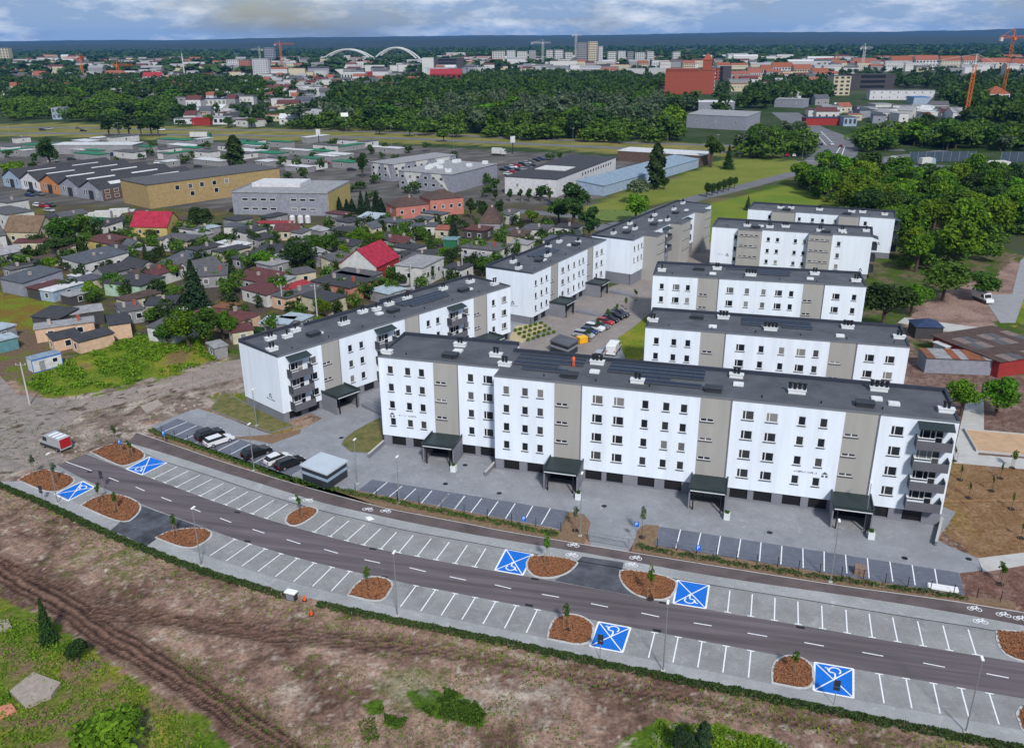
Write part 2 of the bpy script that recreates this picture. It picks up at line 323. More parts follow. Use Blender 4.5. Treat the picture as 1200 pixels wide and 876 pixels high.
POLYS = {
 'left_grass': [(-60,690),(0,705),(40,708),(75,735),(110,762),(160,792),(205,822),(245,850),(275,880),(280,960),(-200,960)],
 'patch1': [(478,812),(520,806),(552,818),(570,838),(560,850),(525,842),(490,834)], 'patch2': [(425,822),(448,814),(450,832),(432,836)], 'patch3': [(450,838),(478,842),(470,852),(452,848)],
 'low_right': [(735,858),(770,846),(830,850),(905,868),(960,890),(700,900)],
 'field': [(28,452),(40,440),(75,427),(95,418),(125,408),(160,392),(255,398),(264,418),(225,432),(160,448),(90,466),(50,462)],
 'slope': [(-20,340),(60,352),(88,366),(60,380),(38,388),(-20,380)],
 'rubble': [(-60,470),(30,478),(75,470),(130,455),(200,438),(268,418),(290,450),(296,478),(240,476),(180,492),(165,512),(130,520),(105,532),(70,546),(40,550),(0,560),(-80,560)],
 'lawn_a': [(244,480),(262,455),(283,468),(340,494),(350,500),(318,509)], 'lawn_m': [(400,520),(412,506),(445,488),(452,520),(432,531),(412,530)],
 'lawn_c': [(640,425),(690,395),(760,350),(790,360),(750,430),(700,470)],
 'slope_r': [(1100,543),(1140,541),(1300,552),(1300,640),(1180,648),(1145,655),(1112,628)], 'soil_r': [(1125,672),(1150,655),(1300,640),(1300,730),(1200,716),(1132,700)],
 'soil_b': [(1060,400),(1110,440),(1300,430),(1300,560),(1100,540),(1060,470)], 'soil_t': [(1055,395),(1080,350),(1170,322),(1190,300),(1200,320),(1165,385),(1110,400)],
 'meadow': [(690,240),(780,212),(850,186),(940,188),(958,196),(920,210),(850,224),(760,240),(700,250)], 'meadow2': [(800,250),(870,228),(930,214),(950,225),(1060,262),(980,300),(830,300)],
 'meadow_r': [(1183,370),(1200,330),(1260,330),(1260,380),(1190,380)],
 'verge': [(-100,148),(60,144),(200,148),(300,150),(420,150),(600,160),(760,166),(920,172),(920,184),(760,182),(600,172),(420,166),(200,164),(60,160),(-100,160)],
 'village': [(-100,235),(150,240),(330,250),(600,240),(690,240),(690,275),(600,300),(560,330),(280,410),(180,395),(90,370),(-100,330)],
 'yard_left': [(-100,378),(40,384),(64,398),(92,412),(60,430),(30,446),(-100,448)],
 'yards': [(-100,165),(420,168),(760,185),(690,240),(600,240),(330,250),(150,240),(-100,235)],
}
def ground_fields(x, y):
    px, py = to_px(x, y, 0.0)
    j1 = vnoise(x, y, .35, 3) - .5; j2 = vnoise(x, y, .35, 4) - .5; amp = np.clip((py - 45) / 30, 0.5, 16)
    qx = px + j1 * amp * 2.2; qy = py + j2 * amp * 1.4
    n1 = vnoise(x, y, .12, 5, 5); n2 = vnoise(x, y, .9, 6, 5, .7); n3 = vnoise(x, y, .3, 8, 4)
    def mix(a, b, t): t = np.clip(t, 0, 1)[..., None]; return a * (1 - t) + b * t
    grass = mix(mix(np.broadcast_to(GR2, x.shape + (3,)), GR1, (n3 - .3) * 2.5), GRY, (n1 - .42) * 4)
    soil = mix(mix(np.broadcast_to(SOIL2, x.shape + (3,)), SOIL, (n3 - .32) * 3), SAND, (n1 - .60) * 3.0)
    soil = mix(soil, soil * .55, (n2 - .52) * 6); soil = mix(soil, SAND * .9, (vnoise(x, y, 1.6, 15, 3) - .62) * 4)
    far = mix(np.broadcast_to(GRD, x.shape + (3,)), C_(.05, .065, .03), (n1 - .35) * 2.5)
    near = mix(mix(np.broadcast_to(GR2 * .8, x.shape + (3,)), C_(.13, .10, .06), (n3 - .42) * 4), C_(.055, .05, .03), (n2 - .5) * 5); far = np.where((py > 200)[..., None], near, far)
    col = np.where((py > 440)[..., None], soil, far)
    col = np.where(((py > 440) & (n1 * .6 + n2 * .4 > .56))[..., None], soil * .55 + C_(.10, .11, .025) * .5, col)
    def reg(nm, c, jit=True):
        nonlocal col
        a = inpoly(qx if jit else px, qy if jit else py, POLYS[nm]); col = np.where(a[..., None], c, col); return a
    reg('village', mix(np.broadcast_to(C_(.07, .056, .046), x.shape + (3,)), grass * .55, (n3 - .42) * 4))
    reg('yard_left', mix(np.broadcast_to(C_(.13, .088, .06), x.shape + (3,)), GR1 * .8, (n3 - .5) * 5))
    reg('yards', mix(np.broadcast_to(C_(.07, .066, .062), x.shape + (3,)), C_(.15, .14, .13), (n3 - .42) * 3))
    ol = mix(np.broadcast_to(C_(.12, .125, .03), x.shape + (3,)), C_(.21, .18, .055), (n1 - .4) * 4)
    reg('verge', ol); reg('meadow', mix(ol, C_(.13, .17, .02), .6)); reg('meadow2', mix(grass, C_(.11, .17, .02), .7)); reg('meadow_r', grass)
    g2 = mix(grass, C_(.17, .12, .055), (n2 - .5) * 3.0)
    reg('left_grass', mix(mix(g2, C_(.17, .11, .07), (n3 - .50) * 5), SAND * .6, (n1 - .60) * 6)); reg('patch1', mix(np.broadcast_to(GR2, x.shape + (3,)), GRD, (n2 - .4) * 2)); reg('patch2', GR2 * np.ones_like(col)); reg('patch3', GR2 * np.ones_like(col)); reg('low_right', mix(grass, SAND, (n2 - .55) * 4))
    reg('field', mix(mix(grass, GR1 * 1.15, (n2 - .4) * 2), C_(.16, .11, .05), (n1 - .60) * 7)); reg('slope', mix(np.broadcast_to(C_(.15, .10, .02), x.shape + (3,)), GR1, (n3 - .4) * 4))
    rb = reg('rubble', mix(mix(np.broadcast_to(C_(.175, .13, .105), x.shape + (3,)), C_(.37, .31, .265), (n3 - .40) * 3.2), C_(.065, .045, .034), (n2 - .54) * 7))
    reg('lawn_a', mix(grass, C_(.19, .13, .04), (n3 - .42) * 4)); reg('lawn_m', grass * .9); reg('lawn_c', mix(GR1 * np.ones_like(col), GRY, (n3 - .45) * 3))
    reg('slope_r', mix(mix(np.broadcast_to(C_(.17, .095, .045), x.shape + (3,)), C_(.24, .15, .085), (n2 - .4) * 3), GRY * .8, (n1 - .56) * 3)); reg('soil_r', mix(np.broadcast_to(C_(.13, .068, .052), x.shape + (3,)), C_(.20, .12, .10), (n2 - .4) * 3))
    reg('soil_b', mix(np.broadcast_to(C_(.12, .07, .058), x.shape + (3,)), C_(.22, .15, .12), (n2 - .4) * 3)); reg('soil_t', mix(np.broadcast_to(C_(.27, .18, .15), x.shape + (3,)), C_(.17, .11, .09), (n3 - .4) * 3))
    z = np.full(x.shape, -0.03)
    # wheel tracks worn into the field
    hy = np.interp(px, [p[0] for p in px_hedge], [p[1] for p in px_hedge]); fore = np.clip((py - hy - 16) / 12, 0, 1)
    z = z + fore * ((n2 - .5) * .30 + (n3 - .5) * .35)
    TR = [([(-80,628),(0,665),(60,697),(140,752),(230,806),(330,872),(400,930)], 24, 1.0), ([(110,716),(200,726),(330,744),(450,752),(600,772),(750,806),(900,832),(1100,868),(1250,900)], 13, .75), ([(-60,640),(60,676),(180,722),(330,742)], 10, .6)]
    for pl, wd, st in TR:
        d = dpoly(px + j1 * 9, py + j2 * 9, pl); t = np.clip((wd - d) / (wd * .45), 0, 1) * st
        rut = np.clip(np.sin(d / wd * 19 + n3 * 1.5) * .8 + (n2 - .5) * 1.6 + .45, 0, 1)
        col = mix(col, mix(np.broadcast_to(MUD * .8, x.shape + (3,)), SOIL2 * 1.45, rut ** 1.4), t * fore)
        z = z - fore * t * (.22 - .20 * rut)
    d = np.hypot(px - 342, (py - 812) * 1.3); col = mix(col, SAND * .92, ((26 - d) / 26 + (n2 - .5) * 2.2) * .8)
    d = np.hypot((px - 600) / 3.2, (py - 815)); col = mix(col, SAND * .95, ((30 - d) / 30 + (n2 - .55) * 3) * .7 * (py > 795))
    rbz = rb & (py > 425); z = np.where(rbz, z + (n2 - .5) * .5 * np.clip((py - 440) / 20, 0, 1) * np.clip((532 - py - (px - 100) * .3) / 30, 0, 1), z)
    return np.clip(col, .005, .8), z
def ground_mat():
    m = bpy.data.materials.new('bare_earth_and_grass'); m.use_nodes = True; t = m.node_tree; p = t.nodes['Principled BSDF']; p.inputs['Roughness'].default_value = .95; p.inputs['Specular IOR Level'].default_value = .1
    a = N(t, 'ShaderNodeAttribute', attribute_name='Col'); g = N(t, 'ShaderNodeNewGeometry')
    n = N(t, 'ShaderNodeTexNoise'); n.inputs['Scale'].default_value = 2.2; n.inputs['Detail'].default_value = 8; n.inputs['Roughness'].default_value = .75; t.links.new(g.outputs['Position'], n.inputs[0])
    r = N(t, 'ShaderNodeMapRange'); r.inputs[1].default_value = .3; r.inputs[2].default_value = .7; r.inputs[3].default_value = .38; r.inputs[4].default_value = 1.65; t.links.new(n.outputs[0], r.inputs[0])
    x = N(t, 'ShaderNodeVectorMath', operation='SCALE'); t.links.new(a.outputs['Color'], x.inputs[0]); t.links.new(r.outputs[0], x.inputs['Scale']); t.links.new(x.outputs[0], p.inputs['Base Color'])
    b = N(t, 'ShaderNodeBump'); b.inputs['Strength'].default_value = .8; b.inputs['Distance'].default_value = .15; t.links.new(n.outputs[0], b.inputs['Height']); t.links.new(b.outputs[0], p.inputs['Normal'])
    return m
GMAT = ground_mat()
def grid_ground(x0, x1, y0, y1, res, name, parent=None, z_off=0.0, kind=None, flat=False):
    nx = int((x1 - x0) / res) + 1; ny = int((y1 - y0) / res) + 1
    X, Y = np.meshgrid(np.linspace(x0, x1, nx), np.linspace(y0, y1, ny)); c, Z = ground_fields(X, Y)
    if flat: Z[:] = -.03
    e = np.zeros_like(Z, bool); e[0] = e[-1] = True; e[:, 0] = e[:, -1] = True; Z[e] = -.5 if z_off == 0 else -.6
    i = np.arange(nx * ny).reshape(ny, nx); f = np.stack([i[:-1, :-1], i[:-1, 1:], i[1:, 1:], i[1:, :-1]], -1).reshape(-1, 4)
    me = bpy.data.meshes.new(name); me.vertices.add(nx * ny); me.vertices.foreach_set('co', np.stack([X, Y, Z + z_off], -1).ravel())
    me.loops.add(f.size); me.loops.foreach_set('vertex_index', f.ravel().astype(np.int32)); me.polygons.add(len(f)); me.polygons.foreach_set('loop_start', (np.arange(len(f)) * 4).astype(np.int32)); me.polygons.foreach_set('loop_total', np.full(len(f), 4, np.int32))
    me.polygons.foreach_set('use_smooth', np.ones(len(f), bool)); me.update()
    at = me.color_attributes.new('Col', 'FLOAT_COLOR', 'POINT'); at.data.foreach_set('color', np.concatenate([c.reshape(-1, 3), np.ones((nx * ny, 1))], 1).ravel().astype(np.float32))
    me.materials.append(GMAT); return O(name, me, parent, kind=kind)
ground = grid_ground(-75, 75, 42, 104, .30, 'ground', kind='structure'); ground['label'] = 'bare brown earth with wheel tracks, weeds and grass'
grid_ground(-150, 150, 103.2, 300, .75, 'soil_and_grass', ground, -.004)
grid_ground(-520, 620, 298, 1000, 5.0, 'distant_soil', ground, -.012, flat=True)
FARG = M('far_land', (.030, .045, .017), .95, 0, .004, col2=(.055, .062, .028), det=9)
O('far_land', MB().sheet([(-9000, -600), (9000, -600), (9000, 14000), (-9000, 14000)], -.45).mesh('far_land', FARG), ground)

# ------------------------------------------------------------------ roads, parking strips, paths
def paved(name, poly, z, mat, label=None, parent=None):
    return O(name, MB().prism(list(poly), -.25, z).mesh(name, mat), parent, kind=None if parent else 'structure', label=label)
road = paved('road', road_up + road_lo[::-1], .030, ASPH, 'two-lane dark asphalt road curving past the parking bays')
park_u = paved('parking_strip', back_up + road_up[::-1], .050, PAVE, 'grey paved parking bays on the apartment side of the road')
side_u = paved('sidewalk', path_lo + back_up[::-1], .058, PAVEL, 'light paved sidewalk beside the cycle path')
bike = paved('cycle_path', path_up + path_lo[::-1], .040, BIKE, 'brown asphalt cycle path with white bicycle signs')
lo_mid = [tuple(np.array(a)) for a in road_lo]
lowpl = PL(road_lo)
low_back = [tuple(lowpl.at(s)[0] + np.array([lowpl.at(s)[1][1], -lowpl.at(s)[1][0]]) * 4.6) for s in np.linspace(2, lowpl.s[-1], 60)]
park_l = paved('parking_strip', road_lo + low_back[::-1], .050, PAVE, 'grey paved parking bays on the field side of the road')
side_l = paved('sidewalk', low_back + [p for p in hedge_l[::-1] if p[0] > low_back[0][0] - 9] , .058, PAVEL, 'light paved sidewalk between parking bays and hedge')
O('gutter_line', MB().strip(back_up, .13, .066).mesh('gutter_line', DARK), side_u)
O('kerb', MB().strip(path_up, .10, .045, thick=.03).mesh('kerb', KERB), bike)

lineM = {}
def paint_line(parent, a, b, wd, z, name='stall_line', m=None): return O(name, MB().strip([a, b], wd, z).mesh(name, m or PAINT), parent)
def stalls(pl, px0, px1, n, side, length, parent, skip=()):
    s0 = pl.near(G2(px0)); s1 = pl.near(G2(px1))
    for k in range(n):
        if k in skip: continue
        s = s0 + (s1 - s0) * k / (n - 1); p, t = pl.at(s); nn = np.array([-t[1], t[0]]) * side
        q = p + nn * .12; e = p + nn * length
        mb = MB().strip([tuple(q), tuple(e)], .13, .0545); mb.strip([tuple(q - t * .38), tuple(q + t * .38)], .13, .0555)
        O('stall_line', mb.mesh('stall_line', PAINT), parent)
plu = PL(road_up)
stalls(plu, (179,561), (311,608), 10, 1, 4.35, park_u); stalls(plu, (367.5,624), (556,664.5), 10, 1, 4.35, park_u); stalls(plu, (852.5,718), (1144,768), 11, 1, 4.35, park_u)
stalls(lowpl, (276,631.5), (410.5,669), 8, -1, 4.35, park_l); stalls(lowpl, (488,685.7), (630,713.5), 7, -1, 4.35, park_l); stalls(lowpl, (767.5,740), (880,761.5), 5, -1, 4.35, park_l); stalls(lowpl, (1030,788.5), (1159,811.5), 5, -1, 4.35, park_l)
dashes = [((77.5,541),(107.5,551.5)),((127.5,559.5),(139,564)),((159,570.5),(169.5,575)),((189,582.5),(201,587)),((224,595),(235,599.5)),((258,607),(271,612)),((296,620),(310,624.5)),((336,632),(352,637)),((380,643.5),(396,648)),((427,655.5),(445.5,659.5)),((480,665),(499,669.5)),((527,675.5),(546,679.5)),((580,685),(599,689.5)),((635,696),(655,699.5)),((692.5,707),(712.5,711)),((751.5,718),(772.5,722.5)),((813,729.5),(834,733)),((876,741.5),(899,745.5)),((942.5,752.5),(965.5,756.7)),((1010.4,764),(1035,768.5)),((1081.8,776.5),(1107.4,781.5)),((1156,789),(1182,794))]
for a, b in dashes: paint_line(road, G2(a), G2(b), .13, .0345, 'centre_dash')

def disabled_bay(c, parent):
    P = [np.array(G2(p)) for p in c]; z = .0555
    b = O('disabled_bay', MB().sheet([tuple(p) for p in P], z).mesh('disabled_bay', BLUEP), parent)
    O('bay_border', MB().strip([tuple(p) for p in P + [P[0]]], .2, z + .004).mesh('bay_border', PAINT), b)
    O('bay_cross', MB().strip([tuple(P[0]), tuple(P[2])], .13, z + .008).strip([tuple(P[1]), tuple(P[3])], .13, z + .012).mesh('bay_cross', PAINT), b)
    return b, P
def wheelchair(b, P, t, flip):
    c = sum(P) / 4; u = (P[1] - P[0]) / np.linalg.norm(P[1] - P[0]); v = (P[0] - P[3]) / np.linalg.norm(P[0] - P[3]); c = c + v * t
    if flip: u = -u; v = -v
    L = lambda pts: [tuple(c + u * x + v * y) for x, y in pts]
    mb = MB(); ring = [(math.cos(a) * .55 - .1, math.sin(a) * .5 - .15) for a in np.linspace(2.4, 6.6, 14)]
    mb.strip(L(ring), .16, .071); mb.strip(L([(-.15, .75), (-.1, .2), (.4, .15), (.65, -.45), (.85, -.4)]), .17, .072)
    mb.sheet(L([(-.15 + .17 * math.cos(a), .92 + .17 * math.sin(a)) for a in np.linspace(0, 5.7, 9)]), .073)
    O('wheelchair_symbol', mb.mesh('wheelchair_symbol', PAINT), b)
for c, par, t, fl in [([(176,535),(196,542),(166.5,556.5),(148,549.5)], park_u, -1.2, False), ([(593,643.5),(625,649.5),(612.5,674),(580,668)], park_u, -1.2, False), ([(794,679.5),(831,685.5),(827,713),(789,707)], park_u, -1.2, False),
                      ([(97,564),(111,571),(80,587),(64,579)], park_l, 1.0, True), ([(701.5,728.5),(739,735.5),(729.5,764.5),(691,757)], park_l, 1.2, True), ([(954.7,776),(1000,783.8),(1000,817.7),(953.3,809)], park_l, 1.2, True)]:
    b, P = disabled_bay(c, par); wheelchair(b, P, t, fl)

# driveways across the strips
paved('driveway', gl([(130,621),(164,592),(172,595),(245,621),(236,622),(200,624),(184,631),(172,640)]), .063, ASPH2, 'dark asphalt driveway crossing the parking strip between two mulch islands toward the field')
paved('driveway', gl([(650,680.5),(668,667),(682,652),(731,659),(728,672),(733,686),(750,699.5)]), .066, ASPH2, 'dark asphalt driveway leading from the road to the courtyard gate')
# bicycle signs painted on the cycle path, as flat marks
def bicycle(c, par, ang, s=.8, z=.0465):
    c = np.array(G2(c)); u = np.array([math.cos(ang), math.sin(ang)]); v = np.array([-u[1], u[0]])
    L = lambda pts: [tuple(c + (u * x + v * y) * s) for x, y in pts]
    mb = MB()
    for cx in (-.55, .55): mb.strip(L([(cx + .38 * math.cos(a), .38 * math.sin(a)) for a in np.linspace(0, 6.2832, 11)]), .11 * s, z)
    mb.strip(L([(-.55, 0), (-.2, .6), (.4, .6), (.55, 0)]), .1 * s, z + .001); mb.strip(L([(-.2, .6), (.05, 0), (-.55, 0)]), .1 * s, z + .002); mb.strip(L([(.05, 0), (.4, .6), (.35, .8), (.55, .82)]), .1 * s, z + .003)
    O('bicycle_sign', mb.mesh('bicycle_sign', PAINT), par)
for p, par, zz in [((345,584.5), side_u, .064), ((361,586.5), side_u, .064), ((431,597), bike, .0465), ((452,599), bike, .0465), ((672,639), bike, .0465), ((670,650.5), side_u, .064), ((745,654), bike, .0465), ((740,662), side_u, .064), ((1142,713.5), bike, .0465), ((1176,720.5), bike, .0465), ((1196,725), bike, .0465), ((1149,728.5), side_u, .064)]:
    bicycle(p, par, R(-16), .8, zz)
O('painted_square', MB().sheet(gl([(428,606),(434,605),(439,608.5),(432,610.5)]), .064).mesh('painted_square', PAINT), side_u)

# courtyard and the street between the rows
court = paved('courtyard', gl([(178,499),(206,487),(232,478.5),(258,487),(300,503),(322,510),(351,505),(378,490),(330,470),(560,330),(700,330),(740,440),(1120,600),(1098,632),(1112,640),(1146,654),(1150,668),(1124,671),(1131,697),(768,638),(772,617),(757,614),(736,646),(693,640),(688,622),(692,612),(684,602),(664,599),(657,620.5),(420,574.5),(350,567),(335,559),(180,503)]), .046, PAVEC, 'grey paved courtyard in front of the long apartment block')
street = paved('street', gl([(560,440),(590,405),(640,372),(690,345),(735,330),(760,300),(850,280),(870,300),(790,345),(740,385),(700,412),(680,440)]), .056, PAVEW, 'warm beige paved street between the two rows of blocks')
def bays(name, tl, tr, br, bl, lines, label):
    o = paved(name, gl([tl, tr, br, bl]), .061, PAVEB, label)
    for a, b in lines: paint_line(o, G2(a), G2(b), .13, .0655)
    return o
def lerp_lines(a0, a1, b0, b1, n): return [((a0[0] + (a1[0] - a0[0]) * t, a0[1] + (a1[1] - a0[1]) * t), (b0[0] + (b1[0] - b0[0]) * t, b0[1] + (b1[1] - b0[1]) * t)) for t in np.linspace(0, 1, n)]
Zm = lambda x0, y0, s: (lambda pts: [((x0 + a / s, y0 + b / s), (x0 + c / s, y0 + d / s)) for a, b, c, d in pts])
bays('parking_bays', (208,490.5), (366,543), (335,559.5), (180,503.5), [((219,494.5),(190,506.5)),((231,498.5),(204,511)),((244,502.5),(216,515)),((256,507),(229,519.5)),((268,511.5),(242,524)),((280,516),(255,528.5)),((293,520.5),(269,533)),((307,525),(283,537.5)),((322,529.5),(297.5,542.5)),((336,534),(312,547)),((351,539),(325,552.5))], 'dark paved parking bays by the hedge with parked cars')
bays('parking_bays', (436,562), (665,599), (657.5,620), (420,574.5), Zm(260,450,4)([(775,460,697,525),(845,478,765,545),(910,490,840,555),(985,500,925,570),(1060,518,1005,583),(1137,525,1085,592)]) + Zm(500,560,4)([(103,75,47,143),(180,85,125,155),(258,97,205,165),(335,110,285,180),(415,120,370,190),(497,132,455,205),(580,143,537,218)]), 'dark blue-grey parking bays left of the courtyard gate')
bays('parking_bays', (772.5,617), (1123.5,671), (1131,697), (768,638.5), Zm(700,580,4)([(390,162,368,250),(485,178,465,260),(577,193,562,278),(672,207,658,292),(767,222,760,310),(865,238,860,325),(963,250,965,343),(1063,265,1063,358),(1163,280,1170,367)]) + Zm(900,640,3.713)([(432,52,440,140),(530,67,543,155),(627,82,640,170),(725,98,740,185)]), 'dark blue-grey parking bays right of the courtyard gate')
paved('concrete_path', gl([(1132,470),(1153,466),(1153,505),(1146,533),(1300,545),(1300,558),(1118,542),(1118,530)]), .05, CONC, 'pale concrete path behind the end of the long block')
paved('concrete_path', gl([(1146,654),(1300,635),(1300,650),(1200,662),(1152,670)]), .048, CONC, 'pale concrete path leaving the courtyard corner')
paved('side_road', gl([(0,487),(-80,500),(-80,560),(10,552),(62,548),(75,538),(60,520),(72,500),(90,468),(50,466),(20,462),(0,440)]), .012, M('worn_asphalt', (.22, .185, .165), .9, .35, .5, .4, 4, det=9), 'worn grey side road beside the rubble')
paved('dirt_track', gl([(60,475),(120,462),(200,444),(262,424),(285,420),(290,440),(240,452),(170,468),(100,482),(75,500)]), .006, M('pale_dirt', (.25, .205, .18), .95, .2, .5, .4, 5), 'pale dirt track along the grass plot')
paved('path', gl([(1150,345),(1186,345),(1196,305),(1215,290),(1235,290),(1210,320),(1190,378),(1172,378)]), .02, M('path_asphalt', (.25, .25, .26), .9, .12), 'grey footpath curving behind the trees')
paved('concrete_slab', gl([(1052,378),(1060,372),(1150,384),(1148,392),(1120,390)]), .03, CONC, 'white concrete footing beside the building site')
# the roads beyond the estate
def road_px(pts, wd, label, z=.02, mat=ROAD):
    pl = smooth(gl(pts)); return O('road', MB().strip(pl, wd, z).mesh('road', mat), None, kind='structure', label=label)
road_px([(690,268),(735,262),(800,236),(860,222),(920,206),(945,200),(962,186)], 8, 'curving road from the roundabout to the junction')
road_px([(-60,157),(60,156),(200,158),(420,160),(600,168),(760,175),(900,180),(1010,186),(1040,184)], 9, 'far carriageway of the dual carriageway behind the market', .018)
road_px([(-60,150),(60,149),(200,152),(420,153),(600,162),(760,168),(960,174),(1060,176)], 8, 'second carriageway along the edge of the wood', .016)
road_px([(965,192),(985,176),(975,160),(945,150),(920,132)], 22, 'wide road leaving the junction past the market stalls', .022)
road_px([(940,196),(1000,190),(1060,186),(1120,178)], 20, 'wide junction with turning lanes', .024)
road_px([(598,247),(640,250),(690,255),(740,258)], 7, 'narrow street along the white hall', .02)
road_px([(1070,195),(1200,199),(1300,202)], 16, 'lorry park with white trucks', .02)
jl = MB()
for a, b in (((930,189),(1040,188)),((950,196),(1030,192)),((975,188),(985,172)),((985,186),(990,172)),((968,170),(956,156)),((976,168),(962,154))): jl.strip(gl([a, b]), .35, .036)
O('lane_line', jl.mesh('lane_line', PAINT), [o for o in COL.objects if o.get('label', '').startswith('wide junction')][0])
rb = G(717, 252); O('roundabout', MB().prism([(rb.x + 11 * math.cos(a), rb.y + 11 * math.sin(a)) for a in np.linspace(0, 6.28, 25)[:-1]], 0, .12).mesh('roundabout', M('roundabout_grass', (.10, .14, .025), .9, .3)), None, kind='structure', label='grassy roundabout island')

# ------------------------------------------------------------------ apartment blocks
def vent_mesh():
    return MB().box(-.75, .75, -.45, .45, 0, .5).box(-.82, .82, -.52, .52, .5, .58).mesh('roof_vent', VENTW), MB().tube((0, 0, .58), (0, 0, 1.35), .14, .14, 8).tube((0, 0, 1.35), (0, 0, 1.5), .22, .20, 8).mesh('flue_pipe', BLACK)
VENT, PIPE = vent_mesh()
HATCH = MB().box(-1.1, 1.1, -.7, .7, 0, .55).box(-1.2, 1.2, -.8, .8, .55, .65).mesh('roof_hatch', DARK)
SKYL = MB().box(-.7, .7, -.5, .5, 0, .3).box(-.6, .6, -.4, .4, .3, .36).mesh('skylight', VENTW)
PANEL = MB().prism([(-.82, -.36), (.82, -.36), (.82, .36), (-.82, .36)], 0, .04).mesh('solar_panel', SOLAR)
RAILM = M('panel_rail_metal', (.10, .11, .125), .5, .1, metal=.3)
PFRAME = MB().box(-.84, .84, .362, .41, -.2, .05).box(-.84, .84, -.45, -.362, -.1, .06).mesh('panel_rail', RAILM)
def roof_vent(parent, x, y, z, n, rz=0):
    o = O('roof_vent', VENT, parent, (x, y, z), rz, scale=(1 + .12 * n, 1, 1))
    for k in range(n): O('flue_pipe', PIPE, o, ((k - (n - 1) / 2) * .42, .05 * (-1) ** k, 0))
def solar_row(parent, x0, x1, y, z):
    n = int((x1 - x0) / 1.7)
    for k in range(n):
        o = O('solar_panel', PANEL, parent, (x0 + .85 + 1.7 * k, y, z + .3)); o.rotation_euler = (R(14), 0, 0); O('panel_rail', PFRAME, o)
CANR = MB().prism([(-2.5, -4.6), (2.5, -4.6), (2.5, 0), (-2.5, 0)], 3.05, 3.3).box(-2.5, 2.5, -4.6, -4.45, 3.3, 3.6).box(-2.5, -2.35, -4.45, 0, 3.3, 3.6).box(2.35, 2.5, -4.45, 0, 3.3, 3.6).mesh('canopy', DARKG)
CANS = MB().box(-.09, .09, -4.2, -.02, 0, 3.04).mesh('side_wall', PLINTH)
CANF = MB().box(-2.3, 2.3, -4.64, -4.602, 3.06, 3.18).mesh('fascia_strip', VENTW)
CAND = MB().box(-2.28, 2.28, -.4, -.3, 0, 2.9).mesh('glass_door', GLASS)
CANP = MB()
for _x in (-2.0, -.7, .7, 2.0): CANP.box(_x - .05, _x + .05, -.46, -.402, 0, 2.9)
CANP = CANP.mesh('door_frame', BLACK)
BEAMM = MB().box(-.08, .08, -4.3, -4.15, 0, 3.04).mesh('canopy_post', BLACK)
def canopy(parent, s, y):
    o = O('entrance_canopy', CANR, parent, (s, y, 0))
    for n_, m_ in (('fascia_strip', CANF), ('glass_door', CAND), ('door_frame', CANP)): O(n_, m_, o)
    for q in (-1, 1): O('side_wall', CANS, o, (q * 2.39, 0, 0)); O('canopy_post', BEAMM, o, (q * 1.83, 0, 0))
BF = MB().box(-2.1, 2.1, -1.35, 0, -.18, 0).box(-2.1, 2.1, -1.45, -1.352, -.22, 1.0).mesh('balcony', BALC)
BS = MB().box(-.04, .04, -1.352, 0, 0, 1.35).mesh('side_screen', DARK)
def side_screens(o):
    for q in (-1, 1): O('side_screen', BS, o, (q * 2.06, 0, 0))
BD = MB().box(.2, 1.15, .10, .14, 0, 2.0).mesh('balcony_door', GLASS)
BDF = MB().box(.2, .28, .04, .098, 0, 2.0).box(1.07, 1.15, .04, .098, 0, 2.0).box(.28, 1.07, .04, .098, .9, 1.0).box(.28, 1.07, .04, .098, 1.92, 2.0).mesh('door_frame', PVC)
AWN = MB().quad((-2.1, -1.5, 0), (2.1, -1.5, 0), (2.1, 0, .45), (-2.1, 0, .45)).box(-2.1, 2.1, -1.5, -1.42, -.12, 0).quad((-2.1, 0, .4), (2.1, 0, .4), (2.1, -1.42, -.03), (-2.1, -1.42, -.03)).mesh('balcony_awning', DARKG)

